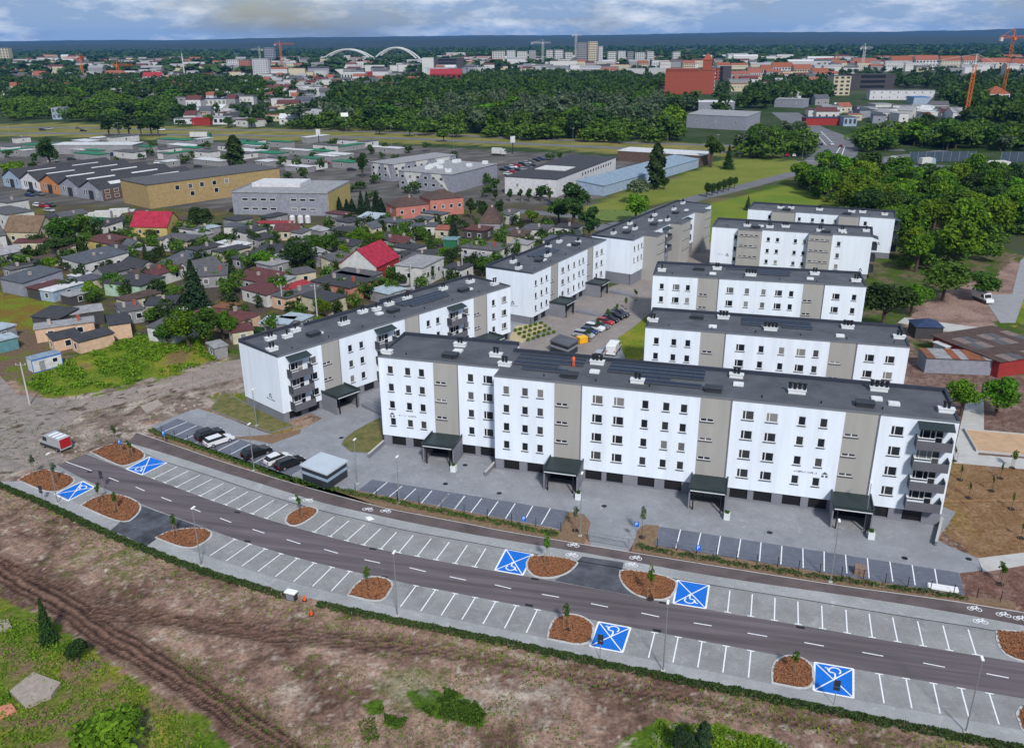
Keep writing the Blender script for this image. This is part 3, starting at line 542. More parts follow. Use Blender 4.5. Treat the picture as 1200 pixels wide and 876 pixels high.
def apartment(name, label, P0, ang, H, zb, rows, grows, segs, backs, garages=(), canopies=(), vents=(), hatches=(), solars=(), sky=(), emblem=(), yoff=0.0):
    """front wall along local x (facing -y). segs: (s0,s1,yf,kind,[(s,type)...]); backs: (s0,s1,yb); garages: s centres"""
    t = T(name, label, 'apartment block', (P0[0], P0[1], 0), R(ang), 'white apartment blocks of the new estate')
    rm = MB(); pm = MB(); core = MB(); low = MB()
    S0 = min(s[0] for s in segs); S1 = max(s[1] for s in segs)
    def yb_at(s): return next(b[2] for b in backs if b[0] - .01 <= s <= b[1] + .01)
    for s0, s1, yf, kind, wins in segs:
        yb = yb_at((s0 + s1) / 2); ops = []
        y = yf + (.10 if kind == 'g' else 0)
        zz = zb if kind != 'G' else .05
        rr = rows if kind == 'w' else grows
        balc = []
        for s, ty in wins:
            if ty == 'BAL':
                for r in rows:
                    z = r - .65; balc.append((s, z - .25)); ops.append((s - 1.65, s + .2, z, z + 1.3)); ops.append((s + .2, s + 1.15, z - .8 + .1, z + 1.3))
                continue
            _, _, _, w2, h2 = win_meshes(ty)
            for r in rr:
                ops.append((s - w2, s + w2, r - h2, r + h2))
        mat = WHITE if kind == 'w' else GREYW
        O('facade_panel' if kind == 'w' else 'stairwell_panel', wall_open(s0, s1, zz, H, ops, y, .16).mesh('facade_panel', mat), t)
        core.box(s0, s1, y + .161, yb, zz, H - .02, 0 if kind == 'w' else 1)
        if zz > 1:
            g = [x for x in garages if s0 <= x <= s1]
            O('plinth', wall_open(s0 + (.1 if s0 == S0 else 0), s1 - (.1 if s1 == S1 else 0), -.1, zb, [(x - 1.2, x + 1.2, .25, zb - .12) for x in g], y + .12, .3).mesh('plinth', PLINTH), t)
            low.box(s0 + .1, s1 - .1, y + .6, yb - .1, -.1, zb)
            for x in g: O('garage_grille', GAR, t, (x, y + .40, (.25 + zb - .12) / 2), scale=(1, 1, (zb - .37) / 1.5))
        for s, ty in wins:
            if ty == 'BAL': continue
            for r in rr: window(t, ty, s, y, r)
        for s, z in balc:
            o = O('balcony', BF, t, (s, y, z - .55)); side_screens(o); O('balcony_door', BD, o, (0, 0, .10)); O('door_frame', BDF, o, (0, 0, .10))
            window(t, 'B', s - .72, y, z + .9, sill=True).scale = (.77, 1, 1)
        if balc: O('balcony_awning', AWN, t, (balc[-1][0], y, H - .75))
        if kind == 'g': O('downpipe', DPIPE, t, (s1 - .12, y - .06, 0), scale=(1, 1, H - .1))
        rm.box(s0 - (.06 if s0 == S0 else 0), s1 + (.06 if s1 == S1 else 0), y - .07, yb, H, H + .10)
        rm.box(s0, s1, y - .09, y - .01, H - .06, H + .16, 1)
        hp = .62
        pm.box(s0, s1, yb - .32, yb + .02, H + .10, H + hp)
    pm2 = MB()
    for s, sg in ((S0, 1), (S1, -1)):
        ss = [q for q in segs if q[0] == s or q[1] == s][0]; yf = ss[2]; yb = yb_at((ss[0] + ss[1]) / 2); x0, x1 = sorted((s - .04 * sg, s + .30 * sg))
        i = len(pm.v); pm.v += [(x0, yf, H + .10), (x1, yf, H + .10), (x1, yb - .33, H + .10), (x0, yb - .33, H + .10), (x0, yf, H + .2), (x1, yf, H + .2), (x1, yb - .33, H + .55), (x0, yb - .33, H + .55)]
        for q in ((4, 5, 6, 7), (0, 1, 5, 4), (1, 2, 6, 5), (3, 0, 4, 7)): pm.f.append(tuple(i + k for k in q)); pm.m.append(0)
    O('outer_walls', core.mesh('outer_walls', WHITE, GREYW), t); O('ground_storey', low.mesh('ground_storey', PLINTH), t)
    roof = O('roof', rm.mesh('roof', ROOFM, FLASH), t); O('parapet', pm.mesh('parapet', PARA), roof)
    for s, y in canopies: canopy(t, s, y + .10)
    Z = H + .10
    for x, y, n in vents: roof_vent(roof, x, y, Z, n)
    for x, y in hatches: O('roof_hatch', HATCH, roof, (x, y, Z))
    for x, y in sky: O('skylight', SKYL, roof, (x, y, Z))
    for x0, x1, y in solars: solar_row(roof, x0, x1, y, Z)
    # small downpipes / membrane outlets
    for x in np.arange(S0 + 4, S1 - 2, 7.5): O('roof_outlet', OUTL, roof, (x, [q[2] for q in segs if q[0] <= x <= q[1]][0] + 1.6, Z))
    for s, y, z, wd in emblem: emblem_on(t, s, y, z, wd)
    return t
DPIPE = MB().tube((0, 0, .02), (0, 0, 1), .055, .055, 6).mesh('downpipe', PLINTH)
GAR = MB().box(-1.2, 1.2, 0, .05, -.75, .75)
for _k in range(5): GAR.box(-1.2, 1.2, -.03, -.002, -.7 + _k * .3, -.62 + _k * .3)
GAR = GAR.mesh('garage_grille', BLACK)
OUTL = MB().tube((0, 0, 0), (0, 0, .35), .09, .09, 6).mesh('roof_outlet', BLACK)
EMB = MB().sheet([(-.42, 0), (.42, 0), (.0, .42)], 0).sheet([(-.4, -.12), (-.1, -.12), (-.1, -.45), (-.4, -.45)], 0).sheet([(.1, -.12), (.4, -.12), (.4, -.45), (.1, -.45)], 0)
EMB.v = [(x, 0, y) for x, y, z in EMB.v]; EMB = EMB.mesh('wall_emblem', LETTER)
def letters(wd, seed):
    r = random.Random(seed); mb = MB(); x = 0
    while x < wd:
        if r.random() < .18: x += .16; continue
        a = .10; h = r.choice((.2, .2, .3))
        mb.box(x, x + .045, -.012, 0, 0, h); mb.box(x + .045, x + a, -.012, 0, h * r.choice((0, .45, .8)), h * .9 if h > .25 else .2 * r.choice((.5, 1)) + .04); x += .155
    return mb.mesh('wall_lettering', LETTER)
def emblem_on(t, s, y, z, wd, rz=0.0):
    O('wall_emblem', EMB, t, (s, y - .012, z), rz); O('wall_lettering', letters(abs(wd), int(s * 7)), t, (s + .8 if wd > 0 else s - abs(wd) - .7, y - .003, z - .1), rz)

RM4 = [4.35, 7.23, 10.12, 13.0]; GM4 = [5.9, 8.8, 11.65]; R3 = [3.62, 6.5, 9.38]; G3 = [5.15, 8.05]
apartment('apartment_block', 'longest white block with four window rows above dark garages and solar panels, facing the road', (-2.6, 114.28), -16.19, 15.0, 1.9, RM4, GM4,
  [(-19.5, -10.6, 3.2, 'w', [(-17.6, 'S'), (-14.75, 'S'), (-12.5, 'S')]), (-10.6, -6.6, 3.2, 'g', [(-9.5, 'G')]), (-6.6, 0, 3.2, 'w', [(-4.68, 'S'), (-1.95, 'D')]),
   (0, 8.9, 0, 'w', [(1.8, 'S'), (4.6, 'S'), (6.85, 'S')]), (8.9, 12.9, 0, 'g', [(10.0, 'G')]), (12.9, 29.1, 0, 'w', [(15.1, 'D'), (18.1, 'D'), (21.75, 'S'), (24.6, 'S'), (27.0, 'S')]), (29.1, 33.3, 0, 'g', [(30.15, 'G')]),
   (33.3, 47.5, 0, 'w', [(35.45, 'D'), (38.5, 'D'), (42.3, 'S'), (45.0, 'S')]), (47.5, 51.7, 0, 'g', [(48.55, 'G')]), (51.7, 60.85, 0, 'w', [(53.9, 'D'), (58.2, 'BAL')])],
  [(-19.5, 0, 13.6), (0, 20.5, 10.6), (20.5, 61, 10.2)], garages=[-16.9, -13.3, -5.4, -2.2, 2.5, 6.1, 14.8, 17.9, 22.4, 26.2, 35.2, 38.4, 42.2, 45.6, 53.3, 57.4],
  canopies=[(-8.7, 3.2), (10.9, 0), (31.2, 0), (49.6, 0)],
  vents=[(-18.6, 4.6, 1), (-8.8, 10.6, 2), (-2.0, 7.6, 2), (0.4, 4.2, 2), (13.4, 8.4, 3), (20.2, 2.6, 2), (33.4, 8.2, 2), (41.5, 4.4, 4), (52.2, 8.2, 4), (59.7, 2.8, 2)], hatches=[(-8.6, 5.6), (10.6, 2.2), (30.6, 2.2), (49.9, 2.2)], sky=[(-8.3, 8.2), (13.7, 4.9), (33.8, 5.3), (51.6, 4.8), (53.6, 3.6)],
  solars=[(1.5, 12, 8.6), (1.5, 12, 7.0), (1.5, 9.2, 5.4), (3.2, 11.5, 3.6), (15.5, 29.5, 8.6), (15.5, 29.5, 7.2), (15.5, 29.5, 5.8), (19.5, 26.0, 4.3), (20.5, 29.0, 2.8)],
  emblem=[(-17.7, 3.2, 5.55, 3.2), (46.0, 0, 5.6, -3.2)])
apartment('apartment_block', 'white block with grey balconies and blank end wall beside the grass and rubble', (-38.32, 131.45), 47.85, 11.8, 1.75, R3, G3,
  [(0, 8.7, 0, 'w', [(3.6, 'BAL'), (6.75, 'D')]), (8.7, 12.5, 0, 'g', [(9.6, 'G')]), (12.5, 27.5, 0, 'w', [(14.7, 'S'), (17.2, 'S'), (22.3, 'BAL'), (25.6, 'D')]), (27.5, 31.2, 0, 'g', [(28.4, 'G')]),
   (31.2, 45.8, 0, 'w', [(33.4, 'S'), (35.9, 'S'), (40.4, 'BAL'), (43.6, 'D')]), (45.8, 49.7, 0, 'g', [(46.8, 'G')]), (49.7, 56.73, 0, 'w', [(51.6, 'S'), (54.8, 'D')])], [(-1, 14.3, 11.6), (14.3, 33, 10.4), (33, 57, 11.6)],
  garages=[2.4, 6.2, 15, 18.4, 24.8, 33, 36, 44, 52, 55], canopies=[(10.3, 0), (29.3, 0), (47.7, 0)],
  vents=[(1.2, 3.2, 2), (4.2, 8.2, 2), (6.8, 7.0, 1), (9.6, 8.6, 1), (17.8, 5.4, 3), (24.5, 8.4, 2), (27.2, 7.6, 1), (31, 8.4, 2), (36, 8.8, 2), (45.5, 8.4, 2), (53, 8, 2), (55.2, 3, 2)], hatches=[(10.4, 4.4), (28.6, 4.4), (47.4, 4.4)], sky=[(26.0, 5.4), (11.6, 4.6), (49, 4.4)],
  solars=[(32, 44, 7.2), (32, 44, 5.8), (33, 44, 4.4)])
apartment('apartment_block', 'white block with blank end wall and dark canopies along the beige street', (4.6, 183.34), 59.31, 11.8, 1.8, R3, G3,
  [(0, 8.7, 0, 'w', [(1.75, 'S'), (4.4, 'S'), (6.8, 'S')]), (8.7, 12.4, 0, 'g', [(9.45, 'G')]), (12.4, 27.8, 0, 'w', [(14.7, 'D'), (17.75, 'S'), (20.7, 'S'), (23.5, 'S'), (25.6, 'S')]), (27.8, 31.2, 0, 'g', [(28.4, 'G')]), (31.2, 38.82, 0, 'w', [(33.3, 'D'), (36.2, 'D')])],
  [(-1, 13, 12), (13, 27, 11), (27, 39, 12)], garages=[2.2, 5.6, 14.5, 18, 21.5, 25, 33, 36.5], canopies=[(10.5, 0), (29.5, 0)],
  vents=[(2, 4.6, 2), (6.5, 8.6, 2), (15.8, 4.6, 3), (23.5, 8.6, 2), (30, 9, 1), (31.8, 4.6, 2)], hatches=[(10.4, 4), (29.2, 4)], sky=[(11.8, 3.6), (28.4, 5.2)], solars=[(12.8, 23, 8.2), (12.8, 23, 6.8), (14, 23, 5.4)])
SR = [(2.0, 'S'), (5.1, 'D'), (7.6, 'S')]
def rowblock(label, P0, ang, L, sg, yb, ex):
    return apartment('apartment_block', label, P0, ang, 11.8, 1.8, R3, G3, sg, [(-1, L + 1, yb)], garages=[2.2, 6, 16.5, 20, 24, 28, 38, 41], canopies=[(11.9, 0), (33.4, 0)], **ex)
rowblock('white block directly behind the longest block, with fence-like solar rows on its roof', (23.91, 145.7), -15.59, 43.75,
  [(0, 9.7, 0, 'w', [(2.05, 'S'), (5.15, 'S'), (7.6, 'S')]), (9.7, 14.06, 0, 'g', [(11.0, 'G')]), (14.06, 31.25, 0, 'w', [(16.65, 'D'), (20.15, 'S'), (23.55, 'S'), (26.75, 'D'), (29.2, 'S')]), (31.25, 35.65, 0, 'g', [(32.45, 'G')]), (35.65, 43.75, 0, 'w', [(37.8, 'D'), (41.0, 'D')])], 10.6,
  dict(vents=[(0.9, 3.4, 2), (13.2, 8.2, 3), (21.5, 3.4, 4), (34.6, 7.8, 3), (42.6, 4.2, 2)], hatches=[(8.6, 7)], sky=[(11.6, 2.6), (33.0, 2.8)], solars=[(16.5, 29, 8.2), (16.5, 29, 6.9), (23.5, 29.5, 5.4), (16.5, 20, 5.4)]))
rowblock('white block in the middle of the row, its roof with three solar rows', (30.88, 181.7), -14.26, 43.66,
  [(0, 9.6, 0, 'w', SR), (9.6, 14.1, 0, 'g', [(10.9, 'G')]), (14.1, 31.3, 0, 'w', [(16.5, 'D'), (20.0, 'S'), (23.4, 'S'), (26.5, 'D'), (29.05, 'S')]), (31.3, 35.6, 0, 'g', [(32.4, 'G')]), (35.6, 43.66, 0, 'w', [(38.0, 'D'), (41.55, 'S')])], 10.4,
  dict(vents=[(1.6, 3.4, 1), (13.4, 7.6, 2), (20.6, 3.6, 4), (34, 7.6, 2), (42, 3.6, 2)], hatches=[(9.6, 6)], sky=[(12.6, 3.2), (32.8, 3.4)], solars=[(15.5, 29.5, 8.2), (21.5, 29.5, 6.6), (22, 29.5, 5.0)]))
G4 = [2.9, 5.9, 9.05]
HS = lambda a: [(a + .95, 'H'), (a + 2.2, 'H'), (a + 3.5, 'H'), (a + 4.8, 'H')]
apartment('apartment_block', 'white block with two projecting grey towers of slit windows', (55.39, 234.2), -20.5, 11.4, 1.4, [2.85, 5.8, 8.95], [4.2, 7.1, 10.0],
  [(0, 7.15, 0, 'w', [(6.5, 'T')]), (7.15, 13.4, -1.6, 'G', HS(7.2)), (13.4, 25.4, 0, 'w', [(15.1, 'T'), (17.5, 'T'), (22.1, 'T'), (24.4, 'T')]), (25.4, 31.3, -1.6, 'G', HS(25.3)), (31.3, 41.1, 0, 'w', [(33.0, 'S')])], [(-1, 42, 10.6)],
  vents=[(9, 3, 2), (19, 5, 3), (28, 2.5, 2), (33.5, 4, 2), (39.5, 6, 1), (15, 3, 2)], hatches=[(11.5, 1.2), (29.6, 1.2)], sky=[(12.6, 4), (34, 2.2)], emblem=[(4.6, 0, 3.9, -2.0), (39.2, 0, 2.6, 0)])
apartment('apartment_block', 'farthest white block of the right-hand row beside the dense trees', (71.56, 258.7), -23.54, 11.6, 1.6, [3.4, 6.5, 9.6], [4.2, 7.1],
  [(0, 7.2, 0, 'w', [(6.4, 'T')]), (7.2, 13.9, -1.4, 'g', [(10, 'G')]), (13.9, 26.0, 0, 'w', [(15.0, 'T'), (18.7, 'T'), (21.5, 'T'), (25.0, 'T')]), (26.0, 31.7, -1.4, 'g', [(28.5, 'G')]), (31.7, 40.92, 0, 'w', [(33.2, 'S')])], [(-1, 42, 9.8)],
  vents=[(9, 4, 2), (12, 4.5, 1), (20, 5, 2), (29, 5, 2), (32, 5.5, 2), (38, 4, 1)], hatches=[(11, 1), (28, 1)], emblem=[(37.5, 0, 4.2, 0)])
apartment('apartment_block', 'long white block stepped with three grey towers near the roundabout', (30.97, 215.61), 58.0, 11.8, 3.0, [6.5, 9.5], [4.5, 7.4, 10.0],
  [(0, 7.0, 0, 'w', [(1.5, 'S'), (3.9, 'S'), (6.1, 'S')]), (7.0, 12.6, -3.7, 'G', HS(7.1)), (12.6, 25.0, 0, 'w', [(16.5, 'BAL'), (21.5, 'BAL')]), (25.0, 32.5, -3.2, 'G', HS(26.4)), (32.5, 44.0, 0, 'w', [(36.5, 'BAL'), (41, 'S')]), (44.0, 50.6, -2.8, 'G', HS(45)), (50.6, 58.2, 0, 'w', [(53, 'D'), (56, 'S')])],
  [(-1, 24, 11.6), (24, 59, 11.2)], garages=[], vents=[(4.5, 7.5, 2), (12.5, 5, 2), (18, 9, 2), (25.5, 6, 2), (28, 2, 2), (33, 8, 1), (44, 6.5, 1), (55, 8, 2)], hatches=[(7.2, 5), (20.5, 3), (39, 4)], sky=[(13, 8), (26.5, 3.5), (45, 3)])
# end-wall emblems
def end_emblem(t, y, z): 
    o = O('wall_emblem', EMB, t, (-.012, y, z), R(-90)); O('wall_lettering', letters(2.4, int(y * 10)), t, (-.003, y + 1.2, z - .9), R(-90))
blocks = [o for o in COL.objects if o.name.startswith('apartment_block')]
end_emblem(blocks[1], 3.4, 4.2); end_emblem(blocks[2], 5.0, 4.6)
# balconies on the right-hand end of the two far blocks
for b, L, dz in ((blocks[5], 41.1, 0), (blocks[6], 40.92, .4)):
    for z in (1.6, 4.6, 7.7): o = O('balcony', BF, b, (L, 3.5, z + dz), R(90)); side_screens(o)
    O('balcony_awning', AWN, b, (L, 3.5, 10.5), R(90))
# ramps and steps by the canopies of the street block
def ramp(blk, s, label):
    m = MB(); m.prism([(0, -1.2), (6.5, -1.2), (6.5, .2), (0, .2)], 0, .12); i = len(m.v)
    m.v += [(0, -1.2, .12), (6.5, -1.2, .12), (0, -1.2, .7), (0, .2, .12), (6.5, .2, .12), (0, .2, .7)]; 
    for q in ((0, 1, 2), (3, 5, 4), (0, 2, 5, 3), (1, 4, 5, 2)): m.f.append(tuple(i + k for k in q)); m.m.append(0)
    bm = blk.matrix_basis @ Vector((s, -4.5, 0)); r = T('access_ramp', label, 'ramp', (bm.x, bm.y, .06), blk.rotation_euler.z - R(90), 'access ramps by entrances')
    O('ramp_slope', m.mesh('ramp_slope', PLINTH), r); h = MB()
    for yy in (-1.15, .15):
        for x in (0, 2.1, 4.2, 6.3): h.tube((x, yy, .1), (x, yy, 1.5 - x * .1), .03, .03, 5)
        h.tube((0, yy, 1.5), (6.3, yy, .87), .03, .03, 5)
    O('handrail', h.mesh('handrail', STEEL), r)
ramp(blocks[2], 14.2, 'dark sloping access ramp beside the first canopy of the street block'); ramp(blocks[2], 33.2, 'dark sloping access ramp beside the farther canopy of the street block')
ramp(blocks[1], 14.0, 'access ramp with handrails at the canopy of the balcony block')

# ------------------------------------------------------------------ mulch islands with kerbs
def island(px, label, kerbw=.28, pre=None):
    poly = smooth(gl(px) + [gl(px)[0]], 2)[:-1]; c = np.mean(poly, 0)
    o = O('planting_island', MB().prism(poly, 0, .13).mesh('planting_island', MULCH), None, kind='structure', label=label)
    ring = [tuple(c + (np.array(p) - c) * (1 + kerbw / max(1e-3, np.hypot(*(np.array(p) - c))))) for p in poly]; mb = MB(); n = len(poly)
    for k in range(n):
        a, b, d, e = poly[k], poly[(k + 1) % n], ring[(k + 1) % n], ring[k]
        mb.quad((*e, .11), (*d, .11), (*b, .11), (*a, .11)); mb.quad((*e, 0), (*d, 0), (*d, .11), (*e, .11))
    O('kerb', mb.mesh('kerb', KERB), o)
    # bark chips
    ch = MB(); xs = np.array(poly); r = random.Random(int(c[0] * 10)); x0, y0 = xs.min(0); x1, y1 = xs.max(0); cnt = min(1500, int((x1 - x0) * (y1 - y0) * 34))
    P = np.stack([np.array([r.uniform(x0, x1) for _ in range(cnt)]), np.array([r.uniform(y0, y1) for _ in range(cnt)])], 1); ok = inpoly(P[:, 0], P[:, 1], poly)
    for q in P[ok]:
        a = r.uniform(0, 3.14); l = r.uniform(.08, .22); wv = l * .4; dx, dy = math.cos(a) * l, math.sin(a) * l; ex, ey = -math.sin(a) * wv, math.cos(a) * wv; z = .14 + r.random() * .05
        ch.quad((q[0] - dx - ex, q[1] - dy - ey, z), (q[0] + dx - ex, q[1] + dy - ey, z + .04), (q[0] + dx + ex, q[1] + dy + ey, z + .02), (q[0] - dx + ex, q[1] - dy + ey, z + .05))
    k = O('bark_chips', ch.mesh('bark_chips', CHIP), o); k['kind'] = 'stuff'
    return o
CHIP = M('bark_chip', (.075, .03, .015), .95, 0, 6, col2=(.36, .15, .065))
ISL = [[(107.5,530),(132,519.5),(150,520),(175,534.5),(147.5,546),(139,545)], [(22.5,562.5),(42.5,551),(65,552),(88,561),(82,569),(60,579)], [(96,592.5),(112,582.5),(132,579),(152,584),(165,592),(161,603),(145,614.5)], [(184,630),(200,622.5),(222,619.5),(241,620.5),(248.5,626),(240,635),(221,644)],
 [(336,611),(337.5,604),(356,593.5),(371,596.5),(371,602),(350,615.5),(340,615.5)], [(409,697),(422,681),(434,676.5),(449,677.5),(458.5,683),(457,691),(446,706)], [(618.5,660),(624,650),(678,657),(671,666),(660,673.5),(642.5,677),(626.5,675),(619,667)], [(727.5,676),(728,666.5),(793,678),(790,693),(781,702),(764,702),(744,696),(732,686)],
 [(643,748),(646.5,732.5),(655,723),(670,720),(686,725),(695.5,735),(690,757)], [(906,799.5),(907,780),(916,771),(929.6,769),(944,774),(952,784),(951,808.5)], [(1169,739.6),(1215,742),(1230,782),(1183,770),(1172,758.5)], [(1194,837),(1200,826),(1225,828),(1240,860),(1200,862)]]
ILAB = ['mulch island between rubble lot and a blue disabled bay', 'mulch island with bare saplings at the start of the hedge', 'rounded mulch island left of the dark driveway', 'rounded mulch island right of the dark driveway', 'small oval mulch island among the bays beside the cycle path', 'mulch island with a staked sapling by the hedge-side lamp', 'mulch island left of the gate driveway', 'mulch island right of the gate driveway', 'mulch island in the field-side bays opposite the gate driveway', 'mulch island with a small conifer in the field-side bays', 'mulch island ending the long run of roadside bays', 'mulch island past the last field-side bays']
for p, l in zip(ISL, ILAB): island(p, l)
BEDM = M('dry_planting_bed', (.12, .075, .045), .95, 0, 2.5, .6, 8, col2=(.23, .15, .09))
def bed(px, label): return O('planting_bed', MB().prism(gl(px), 0, .09).mesh('planting_bed', BEDM), None, kind='structure', label=label)
bed([(172,503),(180,503.5),(335,560),(352,569),(420,575.5),(657,621.5),(668,600),(684,603),(692,612),(688,628),(684,637),(660,632.8),(582,619.5),(485,600.5),(440,591.5),(392,578.5),(345,565.5),(310,555),(260,539.5),(200,518.5)], 'planting bed with low shrubs between cycle path and dark bays, left of the gate')
bed([(740,645.5),(748,620),(756,615),(772,616),(768,640),(1131,698.5),(1190,705),(1190,714),(1129,704.5),(1072,696.5),(981,684.3),(875,667.5),(800,655.5)], 'planting bed with low shrubs between cycle path and dark bays, right of the gate')
bed([(270,513),(322,509),(352,503.5),(352,508),(318,520),(300,516)], 'gravel bed with small shrubs by the balcony block')

LAWN = M('lawn_grass', (.045, .075, .012), .95, .0, .7, .8, 9, col2=(.19, .15, .06), det=9)
def lawn(px, label):
    poly = gl(px); o = O('lawn', MB().prism(poly, 0, .10).mesh('lawn', LAWN), None, kind='structure', label=label); O('kerb', MB().strip(poly + [poly[0]], .14, .0, thick=.11).mesh('kerb', PLINTH), o)
lawn([(400,521),(404,514),(414,506),(430,497),(446,489),(453,520),(440,527),(430,531),(412,530)], 'small lawn at the left end of the longest block')
lawn([(246,480),(262,458),(284,471),(330,492),(345,499),(318,507),(300,501)], 'lawn strip under the blank end wall of the balcony block')

# ------------------------------------------------------------------ plants
LEAF = [leaf_mat('leaf_mid_green', (.022, .062, .008), (.085, .16, .018)), leaf_mat('leaf_bright_green', (.034, .100, .006), (.130, .25, .014)), leaf_mat('leaf_dark_green', (.016, .043, .011), (.055, .100, .022)), leaf_mat('leaf_grey_green', (.040, .070, .034), (.125, .165, .085)), leaf_mat('conifer_needles', (.011, .030, .014), (.034, .066, .028)), leaf_mat('leaf_yellow_green', (.048, .105, .006), (.155, .25, .012))]
def leaf_quads(P, Nn, size, rng):
    n = len(P); rv = rng.normal(size=(n, 3)); nn = Nn + rv * .75; nn /= np.linalg.norm(nn, axis=1)[:, None] + 1e-9
    a = np.cross(nn, rng.normal(size=(n, 3))); a /= np.linalg.norm(a, axis=1)[:, None] + 1e-9; b = np.cross(nn, a); s = size * rng.uniform(.6, 1.4, (n, 1))
    v = np.stack([P - a * s - b * s * .6, P + a * s - b * s * .6, P + a * s + b * s * .6, P - a * s + b * s * .6], 1).reshape(-1, 3)
    return v
def quads_mesh(name, v, mat):
    n = len(v) // 4; me = bpy.data.meshes.new(name); me.vertices.add(len(v)); me.vertices.foreach_set('co', v.ravel().astype(np.float32)); me.loops.add(n * 4); me.loops.foreach_set('vertex_index', np.arange(n * 4, dtype=np.int32))
    me.polygons.add(n); me.polygons.foreach_set('loop_start', (np.arange(n) * 4).astype(np.int32)); me.polygons.foreach_set('loop_total', np.full(n, 4, np.int32)); me.update(); me.materials.append(mat); return me
def crown_pts(seed, n, shape, leaf):
    r = np.random.default_rng(seed)
    if shape == 'round': K, ex, rad = 12 + (seed * 7) % 22, (1, 1, .95), (.18, .50)
    elif shape == 'tall': K, ex, rad = 13 + (seed * 5) % 20, (.85, .85, 1.25), (.16, .44)
    elif shape == 'bush': K, ex, rad = 14, (1, 1, .8), (.3, .5)
    if shape in ('round', 'tall', 'bush'):
        c = r.normal(size=(K, 3)); c /= np.linalg.norm(c, axis=1)[:, None]; c *= r.uniform(.25, .72, (K, 1)); c *= np.array(ex); c[:, 2] = np.where(c[:, 2] < -.75, -.75 * r.random(K), c[:, 2]); cr = r.uniform(*rad, K)
        k = r.choice(K, n, p=cr ** 2 / (cr ** 2).sum()); d = r.normal(size=(n, 3)); d /= np.linalg.norm(d, axis=1)[:, None]; d[:, 2] = np.where(d[:, 2] < -.5, -d[:, 2], d[:, 2])
        P = c[k] + d * cr[k][:, None] * (r.uniform(.55, 1.08, (n, 1))); return leaf_quads(P, d, leaf, r) + np.array([0, 0, .15])
    if shape == 'column':
        t = r.random(n) ** .8; a = r.uniform(0, 6.283, n); rr = .30 * np.sin(np.clip(t * 1.02, 0, 1) * 2.9 + .2) ** .6 * (1 + .25 * np.sin(a * 3 + t * 19)) * r.uniform(.6, 1.05, n)
        P = np.stack([np.cos(a) * rr, np.sin(a) * rr, -1 + 2 * t], 1); d = np.stack([np.cos(a), np.sin(a), .5 + 0 * a], 1); return leaf_quads(P, d, leaf, r)
    # conifer: tiers of drooping boughs
    t = r.random(n) ** 1.25; tier = np.floor(t * 11) / 11; a = r.uniform(0, 6.283, n); fr = (t - tier) * 11; rr = (1 - tier) * (.55 + .45 * (1 - fr)) * (.78 + .22 * np.sin(a * 7 + tier * 40)) * r.uniform(.35, 1.0, n)
    P = np.stack([np.cos(a) * rr, np.sin(a) * rr, -1 + 2.05 * t - rr * .22], 1); d = np.stack([np.cos(a) * .6, np.sin(a) * .6, 1 + 0 * a], 1); return leaf_quads(P, d, leaf, r)
CROWN = {}
def crown(shape, lod, var, mat):
    k = (shape, lod, var, mat)
    if k not in CROWN:
        n, lf = {0: (3400, .052), 1: (2100, .066), 2: (1000, .095)}[lod]
        if shape == 'column': n = int(n * .7)
        CROWN[k] = quads_mesh('crown', crown_pts(hash((shape, var)) % 9973 if False else 11 * var + {'round': 1, 'tall': 2, 'bush': 3, 'column': 4, 'conifer': 5}[shape] * 101, n, shape, lf), LEAF[mat])
    return CROWN[k]
def trunk_mesh():
    m = MB(); m.tube((0, 0, -.05), (0.02, 0, .5), .055, .04, 7); m.tube((0.02, 0, .5), (-.02, .02, .95), .04, .02, 6)
    r = random.Random(3)
    for k in range(6): a = k * 1.1; z = .42 + .07 * k; m.tube((0, 0, z), (math.cos(a) * .26, math.sin(a) * .26, z + .24), .02, .008, 5)
    return m.mesh('trunk', BARK)
TRUNK = trunk_mesh(); STEM = MB().tube((0, 0, 0), (0, 0, 1), .02, .01, 5).mesh('trunk', BARK)
def tree(x, y, h, r, shape, mat, label, group, lod, name='tree', var=None, z=0.0, cat='tree'):
    var = random.randrange(5) if var is None else var
    t = T(name, label, cat, (x, y, z), random.uniform(0, 6.28), group)
    frac = {'round': .92, 'tall': .93, 'bush': .96, 'column': .95, 'conifer': .95}[shape]; ch = h * frac; hz = {'round': 1.12, 'tall': 1.42, 'bush': 1.0, 'column': 1.0, 'conifer': 1.05}[shape]
    O('crown', crown(shape, lod, var, mat), t, (0, 0, h - ch / 2), scale=(r if shape != 'column' else r / .30, r if shape != 'column' else r / .30, ch / 2 / hz))
    O('trunk', TRUNK, t, scale=(h * .75, h * .75, h * .8))
    return t
def tpx(px, py, *a, **k): v = G(px, py); return tree(v.x, v.y, *a, **k)
NT = [0]
